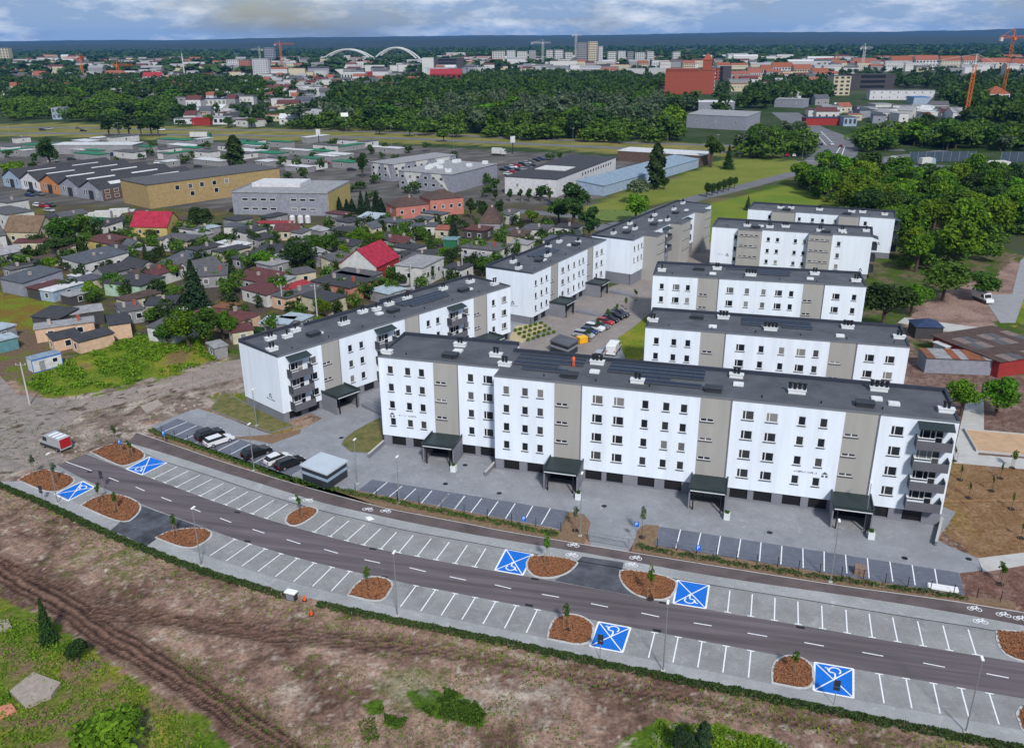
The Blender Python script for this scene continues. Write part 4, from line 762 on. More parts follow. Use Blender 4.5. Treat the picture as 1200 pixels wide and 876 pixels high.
# trees that stand out on their own: base pixel, height, radius, shape, leaf, label
SINGLE = [
 (230,362,12,5.6,'conifer',4,'large dark spruce among the village roofs',0), (222,408,9,4.2,'round',1,'bright green spreading tree beside the grass plot',0), (243,410,10,4.0,'tall',0,'taller green tree by the grey garage',0), (262,400,7,3.6,'round',1,'low bright tree beside the maroon-roofed house',0), (196,404,5,3.0,'bush',0,'rounded bush in front of the grey cottage',0),
 (352,316,8.5,5.5,'round',2,'broad dark green tree in the middle of the village',0), (312,318,6,4.2,'round',1,'yellow-green tree beside the dark slate roof',0), (382,300,7,5.0,'round',0,'leafy tree in the garden behind the red house',0), (420,290,6,4.0,'round',1,'bright tree in the garden beside the red house',0), (446,292,6,3.4,'round',5,'yellowish shrub tree next to the red gabled roof',0),
 (236,272,9,4.4,'round',2,'dark round tree right of the crimson-roofed house',1), (75,290,11,6.0,'tall',0,'tall leafy tree beside the brown gabled house',0), (95,282,9,5.0,'round',0,'second leafy tree right of the brown gabled house',0), (70,300,6,4.6,'round',2,'dark low tree under the brown gabled house',0), (52,288,4.5,1.6,'conifer',4,'small conifer against the brown gabled house',1), (171,303,5.5,1.5,'conifer',4,'narrow conifer before the crimson-roofed house',1), (120,280,3.6,1.4,'conifer',4,'small garden conifer behind the maroon flat roof',1), (130,280,3.6,1.4,'conifer',4,'second small garden conifer behind the maroon flat roof',1),
 (100,333,4.5,1.2,'conifer',4,'slim dark conifer beside the blue shed',1), (565,325,6,3.6,'round',0,'round tree in front of the white cottage',0), (532,285,9,3.2,'conifer',4,'dark spruce beside the dark-walled house',0), (505,292,5,2.2,'conifer',2,'bushy conifer beside the small salmon-roofed house',1), (483,252,7,2.6,'conifer',4,'conifer at the corner of the pink house',1),
 (566,262,9,3.0,'tall',2,'dark tree between the pink house and the brown roof',1), (552,256,8,3.0,'tall',2,'second dark tree right of the pink house',1), (585,258,8,2.2,'tall',2,'slender dark tree left of the white hall',1), (672,270,18,6.0,'tall',2,'tall dark poplar group beside the white hall',1), (690,285,13,4.4,'tall',2,'dark tall tree next to the parking street',1), (655,262,9,5.0,'round',0,'green tree in front of the tall poplar',1), (623,262,5,3.6,'round',5,'yellow-green rounded tree behind the brown-roofed house',1),
 (745,262,11,5.5,'round',1,'bright green tree beside the roundabout',1), (746,238,10,6.0,'round',3,'grey-green willow behind the bright roundabout tree',1), (768,222,19,3.1,'column',2,'tall columnar poplar in front of the blue roof',1), (778,222,6,2.6,'bush',2,'dark bush at the foot of the columnar poplar',1), (277,194,15,3.8,'column',2,'columnar poplar behind the tan hall',1), (425,208,12,3.8,'tall',2,'tall birch beside the faceted grey building',1), (60,198,17,6.5,'tall',2,'tall dark poplar left of the market hall',1), (18,210,9,7.5,'round',1,'broad bright tree left of the sawtooth hall',1),
 (833,196,17,7.0,'tall',0,'tall tree at the end of the blue-roofed shed',1), (853,198,11,4.6,'conifer',2,'dark rounded fir in the meadow',1), (1032,390,12,6.2,'round',2,'dark broad tree at the end of the middle block',0), (1067,370,8,4.4,'round',1,'light green tree beside the concrete footing',0), (1104,352,10,7.5,'round',0,'wide tree overhanging the parked white van',0), (1150,352,7.5,5.5,'round',0,'bushy tree right of the wide tree by the van',0), (1126,487,6.5,3.4,'round',1,'bright green tree behind the balconied block end',0), (1166,487,7,3.6,'round',1,'bright green tree by the red brick shed',0),
 (876,246,5,2.0,'conifer',2,'small dark conifer at the corner of the farthest block',1), (58,752,5.6,1.5,'conifer',2,'dark juniper standing in the foreground grass',0), (92,776,3.0,1.4,'bush',2,'small dark bush below the foreground juniper',0), (128,885,4.2,4.6,'bush',1,'large bright green shrub in the foreground corner',0), (823,884,3.8,.6,'column',4,'dark young conifer at the lower field edge',0), (797,884,2.8,1.2,'bush',4,'low dark conifer clump at the lower field edge',0), (855,250,5,2,'round',0,'x',1)][:-1]
for px, py, h, r, sh, m, lab, lod in SINGLE: tpx(px, py, h, r, sh, m, lab, None, lod)
# row of dark young trees by the curving road and by the white hall
for k in range(6): tpx(828 + k * 6.5, 231 - k * 2.0, 5 + random.random(), 1.7, 'round', 2, 'dark small tree in the row beside the curving road', 'row of small trees by the curving road', 1)
for px in (580, 597, 610, 620, 634, 644): tpx(px, 236, 5.5, 1.7, 'tall', 2, 'slim dark tree in the row along the white hall', 'row of trees along the white hall', 1)
for px, py in ((697,226),(704,223),(711,221),(718,219),(725,217)): tpx(px, py, 4.5, 2.2, 'bush', 2, 'dark rounded shrub in the row before the blue roof', 'shrub row before the blue roof', 1)
for px in (398,407,413,424,431,441,447): tpx(px, 250 + random.uniform(-3, 3), random.uniform(5, 8.5), random.uniform(2.4, 3.6), 'conifer', 4, 'dark conifer in the clump before the yellow wall', 'conifer clump before the yellow wall', 1)
# scattered garden trees of the village
VG = [(20,300),(35,312),(10,318),(60,318),(130,338),(150,348),(110,350),(205,330),(165,300),(190,345),(255,290),(265,305),(300,285),(285,300),(330,300),(345,290),(365,285),(400,278),(405,300),(395,315),(430,275),(455,300),(470,282),(500,282),(520,300),(540,320),(600,320),(590,300),(640,300),(655,285),(385,372),(372,385),(340,398),(300,398),(180,375),(210,372),(275,345),(250,335),(420,345),(400,360),(460,330),(545,290),(610,285),(150,290),(230,300)]
def gb():
    sh = random.choice(('bush', 'round')); m = random.choice((0, 0, 1, 1, 2, 5)); return sh, m, f'{"small green" if m == 0 else "small bright green" if m == 1 else "small dark green" if m == 2 else "small yellowish"} {"spreading bush" if sh == "bush" else "rounded bush on a stem"} among the village roofs', 'garden bushes of the village', 1, 'garden_bush', None, 0.0, 'bush'
for px, py in VG: tpx(px + random.uniform(-3, 3), py + random.uniform(-2, 2), random.uniform(2.6, 4.6), random.uniform(1.6, 3.0), *gb())
# woods: individual trees in the nearest part of each wood
EXCL = [[(765,128),(838,128),(838,104),(765,104)], [(795,174),(882,174),(882,138),(795,138)], [(1013,126),(1102,126),(1102,104),(1013,104)], [(930,153),(1130,153),(1130,122),(930,122)], [(900,168),(1000,168),(990,128),(900,122)], [(395,103),(450,103),(450,92),(395,92)], [(500,104),(546,104),(546,93),(500,93)], [(220,153),(280,153),(280,143),(220,143)], [(222,130),(284,130),(284,119),(222,119)], [(1150,134),(1190,134),(1190,124),(1150,124)], [(970,122),(1052,122),(1052,104),(970,104)]]
def free(x, y):
    px, py = to_px(np.atleast_1d(x), np.atleast_1d(y)); k = np.ones(px.shape, bool)
    for e in EXCL: k &= ~inpoly(px, py, e)
    return k
def scatter(poly, spacing, n_max, seed):
    r = random.Random(seed); W = np.array(gl(poly)); x0, y0 = W.min(0); x1, y1 = W.max(0); out = []; tries = 0
    while len(out) < n_max and tries < 40000:
        tries += 1; x = r.uniform(x0, x1); y = r.uniform(y0, y1)
        if not inpoly(np.array([x]), np.array([y]), [tuple(p) for p in W])[0]: continue
        if any((x - a) ** 2 + (y - b) ** 2 < spacing ** 2 for a, b in out): continue
        out.append((x, y))
    return out
LN = ['green', 'bright green', 'dark green', 'grey-green', 'blue-green', 'yellow-green']
def wtree(x, y, hr, rr, mats, where, lod):
    h = random.uniform(*hr); r = random.uniform(*rr); sh = random.choice(('round', 'round', 'tall')); m = random.choice(mats); mid = sum(hr) / 2
    return tree(x, y, h, r, sh, m, f'{"tall" if h > mid else "low"} {LN[m]} {"rounded" if sh == "round" else "upright"} tree {where}', 'trees ' + where, lod)
WR = [(1058,318),(1050,275),(960,238),(930,222),(945,205),(1040,205),(1100,215),(1200,212),(1300,215),(1300,290),(1190,280),(1165,300),(1150,318),(1100,322)]
for x, y in scatter(WR, 6.6, 112, 1): wtree(x, y, (8, 14), (4.6, 7.0), (0, 1, 1, 1, 5, 5, 2, 0), 'in the dense thicket beside the far blocks', 1)
for x, y in scatter([(870,186),(880,165),(940,160),(950,172),(948,182)], 8, 14, 5): wtree(x, y, (10, 14), (6, 8), (0, 3, 3, 2), 'at the corner of the junction', 1)
for x, y in scatter([(1010,178),(1020,165),(1080,158),(1200,165),(1300,168),(1300,180),(1200,178)], 9, 26, 6): wtree(x, y, (9, 16), (6, 9), (0, 1, 2, 3), 'in the belt behind the noise barrier', 2)
BW = [(330,148),(400,152),(520,158),(640,164),(760,168),(850,172),(860,150),(820,135),(700,125),(560,122),(470,128),(420,135)]
for x, y in scatter(BW, 12, 64, 2):
  if free(x, y)[0]: wtree(x, y, (13, 20), (8, 12), (0, 0, 2, 2, 3, 3, 1), 'at the edge of the big wood beyond the carriageway', 2)
LW = [(0,140),(60,138),(110,142),(200,140),(205,120),(120,112),(0,118)]
for x, y in scatter(LW, 15, 26, 3): wtree(x, y, (9, 15), (8, 12), (0, 1, 1, 5, 2), 'in the grove across the carriageway', 2)
for px in (128,140,152,166,178,186): tpx(px, 160, random.uniform(13, 17), 7, 'tall', 2, 'dark tall tree in the clump beside the carriageway', 'clump beside the carriageway', 2)
for px, py in ((245,146),(300,143),(295,150),(350,150),(372,146),(315,148),(330,140),(268,150),(445,158),(480,160),(520,166)): tpx(px, py, 8, 5, 'round', random.choice((0, 2)), 'rounded tree along the far side of the carriageway', 'roadside trees of the carriageway', 2)
# everything farther away reads as woodland
def mass(name, label, polys, n, seed, hr, rr, mats, q):
    r = np.random.default_rng(seed); V = []
    base = [crown_pts(40 + k, q, 'round', .21 * (70 / q) ** .58) for k in range(6)]
    for poly, cnt in polys:
        W = np.array(gl(poly)); x0, y0 = W.min(0); x1, y1 = W.max(0); P = np.stack([r.uniform(x0, x1, cnt * 6), y0 + (y1 - y0) * r.random(cnt * 6)], 1); P = P[inpoly(P[:, 0], P[:, 1], [tuple(p) for p in W]) & free(P[:, 0], P[:, 1])][:cnt]
        for x, y in P:
            R_ = r.uniform(*rr); h = r.uniform(*hr); b = base[r.integers(6)]; a = r.uniform(0, 6.28); c, s = math.cos(a), math.sin(a)
            v = np.stack([(b[:, 0] * c - b[:, 1] * s) * R_ + x, (b[:, 0] * s + b[:, 1] * c) * R_ + y, (b[:, 2] + .75) * h * .55], 1); V.append(v)
    return O(name, quads_mesh(name, np.concatenate(V), mats), None, kind='stuff', label=label)
mass('thicket_undergrowth', 'dense leafy undergrowth below the thicket trees', [(WR, 420)], 0, 17, (3, 7), (2.6, 4.4), LEAF[0], 220)
mass('wood_understorey', 'dark understorey along the edge of the big wood', [([(330,150),(400,154),(520,160),(640,166),(760,170),(855,174),(860,150),(700,140),(560,138),(430,140)], 330), ([(0,143),(60,140),(110,145),(200,143),(205,122),(0,122)], 200), ([(1010,179),(1080,172),(1300,180),(1300,160),(1100,155),(1010,162)], 160), ([(868,187),(880,166),(945,160),(950,184)], 40)], 0, 18, (6, 12), (5, 10), LEAF[0], 190)
mass('distant_woodland', 'dark green woodland stretching behind the town', [([(380,134),(520,122),(700,122),(840,132),(850,112),(800,98),(640,90),(480,96),(400,108)], 700), ([(-60,120),(120,112),(300,118),(330,100),(200,92),(-60,98)], 380), ([(880,128),(1000,122),(1200,135),(1300,140),(1300,112),(1100,100),(900,100)], 420)], 0, 11, (9, 18), (6, 13), LEAF[2], 120)
mass('distant_grove', 'lighter green groves within the woodland', [([(380,138),(520,126),(700,126),(850,134),(800,104),(560,96),(420,112)], 420), ([(-60,124),(120,116),(330,122),(330,102),(-60,104)], 200), ([(1000,140),(1200,150),(1300,150),(1300,120),(1000,118)], 180), ([(870,130),(980,120),(980,108),(880,112)], 60)], 0, 12, (10, 18), (6, 12), LEAF[0], 120)
mass('silvery_grove', 'grey-green willows in the middle of the big wood', [([(480,140),(560,128),(700,126),(790,132),(790,160),(640,162),(500,154)], 60)], 0, 23, (14, 20), (8, 12), LEAF[3], 420)
mass('far_forest', 'blue-green forest reaching to the horizon', [([(-100,95),(300,88),(700,80),(1300,82),(1300,64),(700,62),(300,64),(-100,70)], 1500), ([(-150,72),(300,64),(700,62),(1350,62),(1350,50),(700,54),(300,58),(-150,62)], 2600)], 0, 13, (12, 20), (14, 26), LEAF[2], 30)

mass('town_trees', 'dark trees between the buildings of the far town', [([(200,152),(480,134),(560,98),(430,90),(250,96),(190,120)], 330), ([(860,104),(1050,96),(1220,98),(1220,84),(1000,80),(860,86)], 260), ([(560,92),(760,98),(800,92),(760,80),(560,80)], 150), ([(940,150),(1130,150),(1200,140),(1130,126),(950,124)], 70)], 0, 19, (6, 11), (4, 8), LEAF[2], 90)
mass('village_greenery', 'hedges and shrubs between the village houses', [([(0,305),(60,268),(160,268),(330,266),(440,262),(640,262),(690,275),(560,325),(460,350),(360,384),(300,402),(215,396),(150,365),(60,345),(0,330)], 250)], 0, 20, (2.2, 5.4), (1.4, 3.0), LEAF[2], 240)
mass('village_garden_trees', 'leafy garden trees in the village yards', [([(0,305),(60,268),(160,268),(330,266),(440,262),(640,262),(690,275),(560,325),(460,350),(360,384),(300,402),(215,396),(150,365),(60,345),(0,330)], 150)], 0, 31, (2.6, 5.6), (1.6, 3.0), LEAF[0], 260)
mass('yard_greenery', 'shrubs and small trees between the market yards', [([(0,168),(420,172),(700,190),(690,236),(400,236),(330,212),(200,200),(0,200)], 70)], 0, 22, (3, 7), (2, 4), LEAF[2], 120)
# hedge along the field and low shrubs in the beds
def leafy_strip(name, label, pl, wd, hgt, per_m, leaf, mat, kind=None, off=0.0, cat=None, gaps=(), uneven=.5):
    p = PL(pl); n = int(p.s[-1] * per_m); r = np.random.default_rng(int(p.s[-1])); u = r.random(n) * p.s[-1]; P = np.empty((n, 3)); Nn = np.zeros((n, 3)); Nn[:, 2] = 1
    cl = np.sin(u * 2.1) * .3 + np.sin(u * .77 + 1) * .3 + .7
    for i, s in enumerate(u):
        q, t = p.at(s); o = r.uniform(-1, 1); P[i, :2] = q + np.array([t[1], -t[0]]) * (off + o * wd / 2 * (1 + .2 * np.sin(s * 3.3))); P[i, 2] = .05 + hgt * math.sqrt(max(0, 1 - o * o * .85)) * (1 - uneven + uneven * cl[i]) * r.uniform(.3, 1)
    k = np.ones(n, bool)
    for a, b in gaps: k &= ~((u > a) & (u < b))
    me = quads_mesh(name, leaf_quads(P[k], Nn[k], leaf, r), mat); return O(name, me, None, kind=kind, label=label, cat=cat)
hp = PL(hedge_l); s_cab = hp.near(G2((345,700)))
hg = leafy_strip('hedge', 'long low green hedge between sidewalk and the bare field', hedge_l, 1.15, .5, 130, .09, LEAF[2], cat='hedge', off=.75, gaps=[(s_cab - .8, s_cab + 3.2)])
leafy_strip('field_weeds', 'patchy weeds along the field side of the hedge', hedge_l, 3.6, .25, 17, .09, LEAF[5], 'stuff', off=2.9, uneven=1.0)
bl = smooth(gl([(176,505),(220,520.5),(300,549),(340,563),(400,576),(450,586),(520,601),(600,616),(655,628)])); leafy_strip('low_shrubs', 'low shrubs in the bed left of the gate', bl, 1.1, .55, 60, .10, LEAF[0], 'stuff', uneven=.9)
bl2 = smooth(gl([(745,641),(800,651),(860,661),(940,674),(1040,688),(1135,702)])); leafy_strip('low_shrubs', 'low shrubs in the bed right of the gate', bl2, 1.0, .55, 50, .10, LEAF[2], 'stuff', uneven=1.0)
# weeds and grass tufts of the plots
def tufts(name, label, polys, mat, hgt, leaf):
    V = []; r = np.random.default_rng(len(label))
    for poly, n in polys:
        W = np.array(gl(poly)); x0, y0 = W.min(0); x1, y1 = W.max(0); P = np.stack([r.uniform(x0, x1, n * 4), r.uniform(y0, y1, n * 4)], 1); P = P[inpoly(P[:, 0], P[:, 1], [tuple(p) for p in W])]
        d = vnoise(P[:, 0], P[:, 1], .25, 9); P = P[d > .44][:n]; Nn = np.zeros((len(P), 3)); Nn[:, 2] = .6; z = r.random(len(P)) * hgt * (.4 + 1.6 * vnoise(P[:, 0], P[:, 1], .5, 10)); V.append(leaf_quads(np.column_stack([P, z]), Nn, leaf, r))
    return O(name, quads_mesh(name, np.concatenate(V), mat), None, kind='stuff', label=label)
tufts('meadow_weeds', 'tall green weeds on the village grass plot', [(POLYS['field'], 9000)], LEAF[1], .55, .16)
tufts('field_grass', 'rough green grass in the foreground corner', [([(0,712),(40,716),(105,765),(200,828),(262,885),(0,890)], 5200), (POLYS['low_right'], 2200)], LEAF[1], .35, .085)
tufts('dark_weeds', 'dark green weed patches in the bare field', [(POLYS['patch1'], 3500), (POLYS['patch2'], 700), (POLYS['patch3'], 800), ([(420,845),(440,842),(445,870),(425,872)], 250)], LEAF[0], .35, .09)
tufts('dry_weeds', 'scattered dry weeds on the bare soil', [([(60,640),(250,700),(400,735),(600,765),(900,830),(1000,860),(900,860),(600,800),(300,740),(150,700)], 5000), ([(200,770),(420,780),(640,800),(700,880),(300,880)], 3500), (POLYS['rubble'], 3500)], LEAF[5], .2, .07)
# young staked trees
STK = MB().tube((-.35, 0, 0), (-.35, 0, 1.6), .035, .035, 5).tube((.35, 0, 0), (.35, 0, 1.6), .035, .035, 5).tube((-.35, 0, 1.45), (.35, 0, 1.45), .025, .025, 5).mesh('stake', M('stake_wood', (.25, .17, .10), .9, .2))
def sapling(px, py, h, mat, label, grp=None, z=.1, cr=.55):
    v = G(px, py); t = T('young_tree', label, 'sapling', (v.x, v.y, z), random.uniform(0, 3), grp); O('trunk', STEM, t, scale=(1.6, 1.6, h * .9)); O('stake', STK, t)
    O('crown', SPARSE[mat], t, (0, 0, h * .66), scale=(cr, cr, h * .26)); O('soil_collar', COLLAR, t)
SPARSE = [quads_mesh('crown', crown_pts(300 + k, 190, 'tall', .13), LEAF[(0, 1, 0, 3)[k]]) for k in range(4)]
COLLAR = MB().prism([(math.cos(a) * .45, math.sin(a) * .45) for a in np.linspace(0, 6.28, 9)[:-1]], 0, .06).mesh('soil_collar', M('dark_soil', (.03, .022, .018), .95, .2))
for px, py, h, m, lab in [(641,660,4.2,1,'young tree on the mulch island left of the gate driveway'), (762,702-24+24,4.6,1,'young tree on the mulch island right of the gate driveway'), (664,738,3.6,2,'young tree on the mulch island opposite the gate driveway'), (431,691,3.4,2,'staked sapling on the mulch island by the hedge-side lamp'), (352,606,3.6,0,'sapling on the small oval island beside the cycle path'), (206,628,3.4,2,'thin sapling on the island right of the dark driveway'), (137,600,3.2,2,'sapling on the island left of the dark driveway'), (117,590,3.4,0,'leafier sapling on the island left of the dark driveway'), (66,566,3.6,3,'sapling with reddish stake at the hedge start'), (42,558,3.8,3,'bare sapling on the island by the dirt lot'), (154,536,3.0,0,'sapling beside the first blue disabled bay'), (136,520,3.4,0,'sapling at the edge of the rubble lot'), (752,630,5.0,3,'young columnar tree by the courtyard gate'), (674,622,4.0,3,'slender young tree left of the courtyard gate'), (930,790,3.0,2,'small conifer-like sapling on the field-side mulch island')]:
    sapling(px, py, h, m, lab)
for px, py in ((1118,540),(1125,562),(1135,583),(1172,560),(1185,596),(1196,630),(1162,575)): sapling(px, py, 2.6, 0, 'tiny sapling on the dry slope beside the longest block', 'saplings on the dry slope', 0, .3)
for px, py in ((1172,684),(1186,548),(690,400),(700,388),(712,376),(722,370),(733,362),(745,352)): sapling(px, py, 3.0, 0, 'young ball-headed tree on the courtyard lawn' if px < 1000 else 'young tree on the reddish soil by the path', 'lawn trees' if px < 1000 else 'young trees on reddish soil', 0, .8)

# ------------------------------------------------------------------ village houses and halls
def rgb(name, c, **k): return M(name, c, **k)
WALLC = {n: M('wall_' + n, tuple(v * .74 for v in c), .9, .18, .9) for n, c in dict(white=(.62, .62, .60), cream=(.58, .52, .38), yellow=(.55, .43, .16), pink=(.52, .20, .16), peach=(.68, .46, .32), mint=(.42, .58, .46), grey=(.30, .30, .31), dark=(.07, .065, .07), blue=(.34, .43, .55), red=(.33, .035, .03), lav=(.29, .30, .355), tan=(.42, .30, .14), orange=(.55, .22, .09), brick=(.36, .085, .05), green=(.03, .17, .09), teal=(.12, .28, .30), brown=(.14, .09, .07), pale=(.66, .66, .68)).items()}
ROOFC = {n: M('roof_' + n, tuple(v * .72 for v in c), .8, .3, .9, .2, 5) for n, c in dict(grey=(.115, .112, .118), dark=(.055, .055, .062), slate=(.10, .11, .13), maroon=(.13, .045, .045), red=(.36, .035, .045), crimson=(.40, .025, .055), brown=(.20, .135, .085), brown2=(.10, .062, .052), white=(.68, .69, .70), pale=(.42, .50, .56), blue=(.27, .36, .45), green=(.02, .20, .10), salmon=(.33, .11, .07), orange=(.30, .095, .045), teal=(.20, .34, .36), rust=(.24, .10, .05), light=(.34, .34, .35), navy=(.03, .05, .12), sky=(.05, .20, .5)).items()}
CHIM = MB().box(-.3, .3, -.3, .3, -.6, 1.0).box(-.36, .36, -.36, .36, 1.0, 1.12).mesh('chimney', M('chimney_brick', (.35, .30, .27), .9, .2))
CHIMR = MB().box(-.3, .3, -.3, .3, -.6, 1.2).box(-.36, .36, -.36, .36, 1.2, 1.32).mesh('chimney', M('chimney_red', (.30, .07, .05), .9, .2))
def hwin(parent, x, y, z, w_, h_, rz=0.0):
    k = (round(w_, 1), round(h_, 1))
    if k not in HW: HW[k] = (MB().box(-k[0] / 2, k[0] / 2, -.03, -.004, -k[1] / 2, k[1] / 2).mesh('window', GLASS), MB().box(-k[0] / 2 - .09, k[0] / 2 + .09, -.07, -.031, -k[1] / 2 - .09, -k[1] / 2).box(-k[0] / 2 - .09, k[0] / 2 + .09, -.07, -.031, k[1] / 2, k[1] / 2 + .09).box(-k[0] / 2 - .09, -k[0] / 2, -.07, -.031, -k[1] / 2, k[1] / 2).box(k[0] / 2, k[0] / 2 + .09, -.07, -.031, -k[1] / 2, k[1] / 2).mesh('frame', PVC))
    o = O('window', HW[k][0], parent, (x, y, z), rz); O('frame', HW[k][1], o); return o
HW = {}
CN = {'light': 'pale grey', 'pale': 'pale blue', 'salmon': 'red', 'crimson': 'red', 'brown2': 'brown', 'slate': 'blue-grey', 'lav': 'lilac', 'dark': 'dark grey'}
WN = {'pale': 'off-white', 'lav': 'lilac', 'dark': 'dark'}
cn = lambda s: CN.get(s, s)
wn = lambda s: WN.get(s, s)
def house(e0, e1, h, d, roof, wall, label, kind='flat', rise=2.6, chim=0, nwin=None, wall2=None, cat='house', name='house', group=None, over=.25, rows=1, sidewin=True, doors=0, wsize=(1.1, 1.2), parapet=False):
    """e0,e1: photo pixels of the eave facing the viewer, at height h"""
    a = G(*e0, h); b = G(*e1, h); L = math.hypot(b.x - a.x, b.y - a.y); ang = math.atan2(b.y - a.y, b.x - a.x)
    return house_at(a.x, a.y, L, ang, h, d, roof, wall, label, kind, rise, chim, nwin, wall2, cat, name, group, over, rows, sidewin, doors, wsize, parapet)
def house_at(x, y, L, ang, h, d, roof, wall, label, kind='flat', rise=2.6, chim=0, nwin=None, wall2=None, cat='house', name='house', group=None, over=.25, rows=1, sidewin=True, doors=0, wsize=(1.1, 1.2), parapet=False, parts=True):
    t = T(name, label, cat, (x, y, 0), ang, group); wm = MB(); wm.box(0, L, 0, d, -.3, h - .01)
    if kind == 'gable':
        for xx in (0.0, L): wm.face([(xx, 0, h - .01), (xx, d, h - .01), (xx, d / 2, h + rise - .05)])
    O('wall', wm.mesh('wall', WALLC[wall]), t)
    if wall2: O('end_wall', MB().box(-.05, -.003, .02, d - .02, 0, h - .05).face([(-.03, .02, h - .05), (-.03, d - .02, h - .05), (-.03, d / 2, h + (rise - .1 if kind == 'gable' else -.04))]).mesh('end_wall', WALLC[wall2]), t)
    rm = MB(); o = over
    if kind == 'flat': rm.box(-o, L + o, -o, d + o, h, h + .22); 
    elif kind == 'shed':
        i = len(rm.v); rm.v += [(-o, -o, h), (L + o, -o, h), (L + o, d + o, h + rise), (-o, d + o, h + rise), (-o, -o, h + .18), (L + o, -o, h + .18), (L + o, d + o, h + rise + .18), (-o, d + o, h + rise + .18)]
        for q in ((3, 2, 1, 0), (4, 5, 6, 7), (0, 1, 5, 4), (1, 2, 6, 5), (2, 3, 7, 6), (3, 0, 4, 7)): rm.f.append(tuple(i + k for k in q)); rm.m.append(0)
        wm2 = MB().face([(0, 0, h - .02), (0, d, h - .02), (0, d, h + rise)]).face([(L, 0, h - .02), (L, d, h + rise), (L, d, h - .02)]).mesh('gable_wall', WALLC[wall]); O('gable_wall', wm2, t)
    elif kind == 'gable':
        r = h + rise; s_ = rise / (d / 2) * o; z0 = h - s_
        for sg in (0, 1):
            y0, y1 = (-o, d / 2) if not sg else (d + o, d / 2)
            rm.quad((-o, y0, z0 + .16), (L + o, y0, z0 + .16), (L + o, y1, r + .16), (-o, y1, r + .16)); rm.quad((-o, y0, z0), (L + o, y0, z0), (L + o, y0, z0 + .16), (-o, y0, z0 + .16))
            for xx in (-o, L + o): rm.quad((xx, y0, z0), (xx, y0, z0 + .16), (xx, y1, r + .16), (xx, y1, r))
            rm.quad((-o, y0, z0), (L + o, y0, z0), (L + o, y1, r), (-o, y1, r))
    elif kind == 'hip':
        r = h + rise; k = min(d / 2, L / 2 - .3); p = [(-o, -o, h), (L + o, -o, h), (L + o, d + o, h), (-o, d + o, h), (k, d / 2, r), (L - k, d / 2, r)]; i = len(rm.v); rm.v += p
        for q in ((0, 1, 5, 4), (1, 2, 5), (2, 3, 4, 5), (3, 0, 4), (3, 2, 1, 0)): rm.f.append(tuple(i + j for j in q)); rm.m.append(0)
    ro = O('roof', rm.mesh('roof', ROOFC[roof] if isinstance(roof, str) else roof), t)
    if parapet: O('parapet', MB().box(-.2, L + .2, d, d + .2, h + .22, h + .6).box(-.2, 0, 0, d, h + .22, h + .6).box(L, L + .2, 0, d, h + .22, h + .6).mesh('parapet', WALLC[wall]), ro)
    if not parts: return t
    for k in range(chim):
        cx = L * (.25 + .5 * k) if chim > 1 else L * .55; yy = d * (.62 if kind == 'gable' else .45); O('chimney', CHIM if k % 2 == 0 else CHIMR, ro, (cx, yy, h + (rise * .75 if kind in ('gable', 'hip') else .2)))
    nwin = max(1, int(L / 4)) if nwin is None else nwin
    for rw in range(rows):
        z = (h / rows) * (rw + .55)
        for k in range(nwin): hwin(t, L * (k + .5) / nwin, 0, z, *wsize)
        if sidewin:
            for k in range(max(1, int(d / 6))): yy = d * (k + .5) / max(1, int(d / 6)); hwin(t, L, yy, z, *wsize, R(90)); hwin(t, 0 if not wall2 else -.05, yy, z, *wsize, R(-90))
    for k in range(doors): O('door', MB().box(0, 1.0, -.06, -.003, 0, 2.1).mesh('door', DARK), t, (L * (.3 + .3 * k), 0, 0))
    return t
Zp = lambda x0, y0, s: (lambda a, b: (x0 + a / s, y0 + b / s))
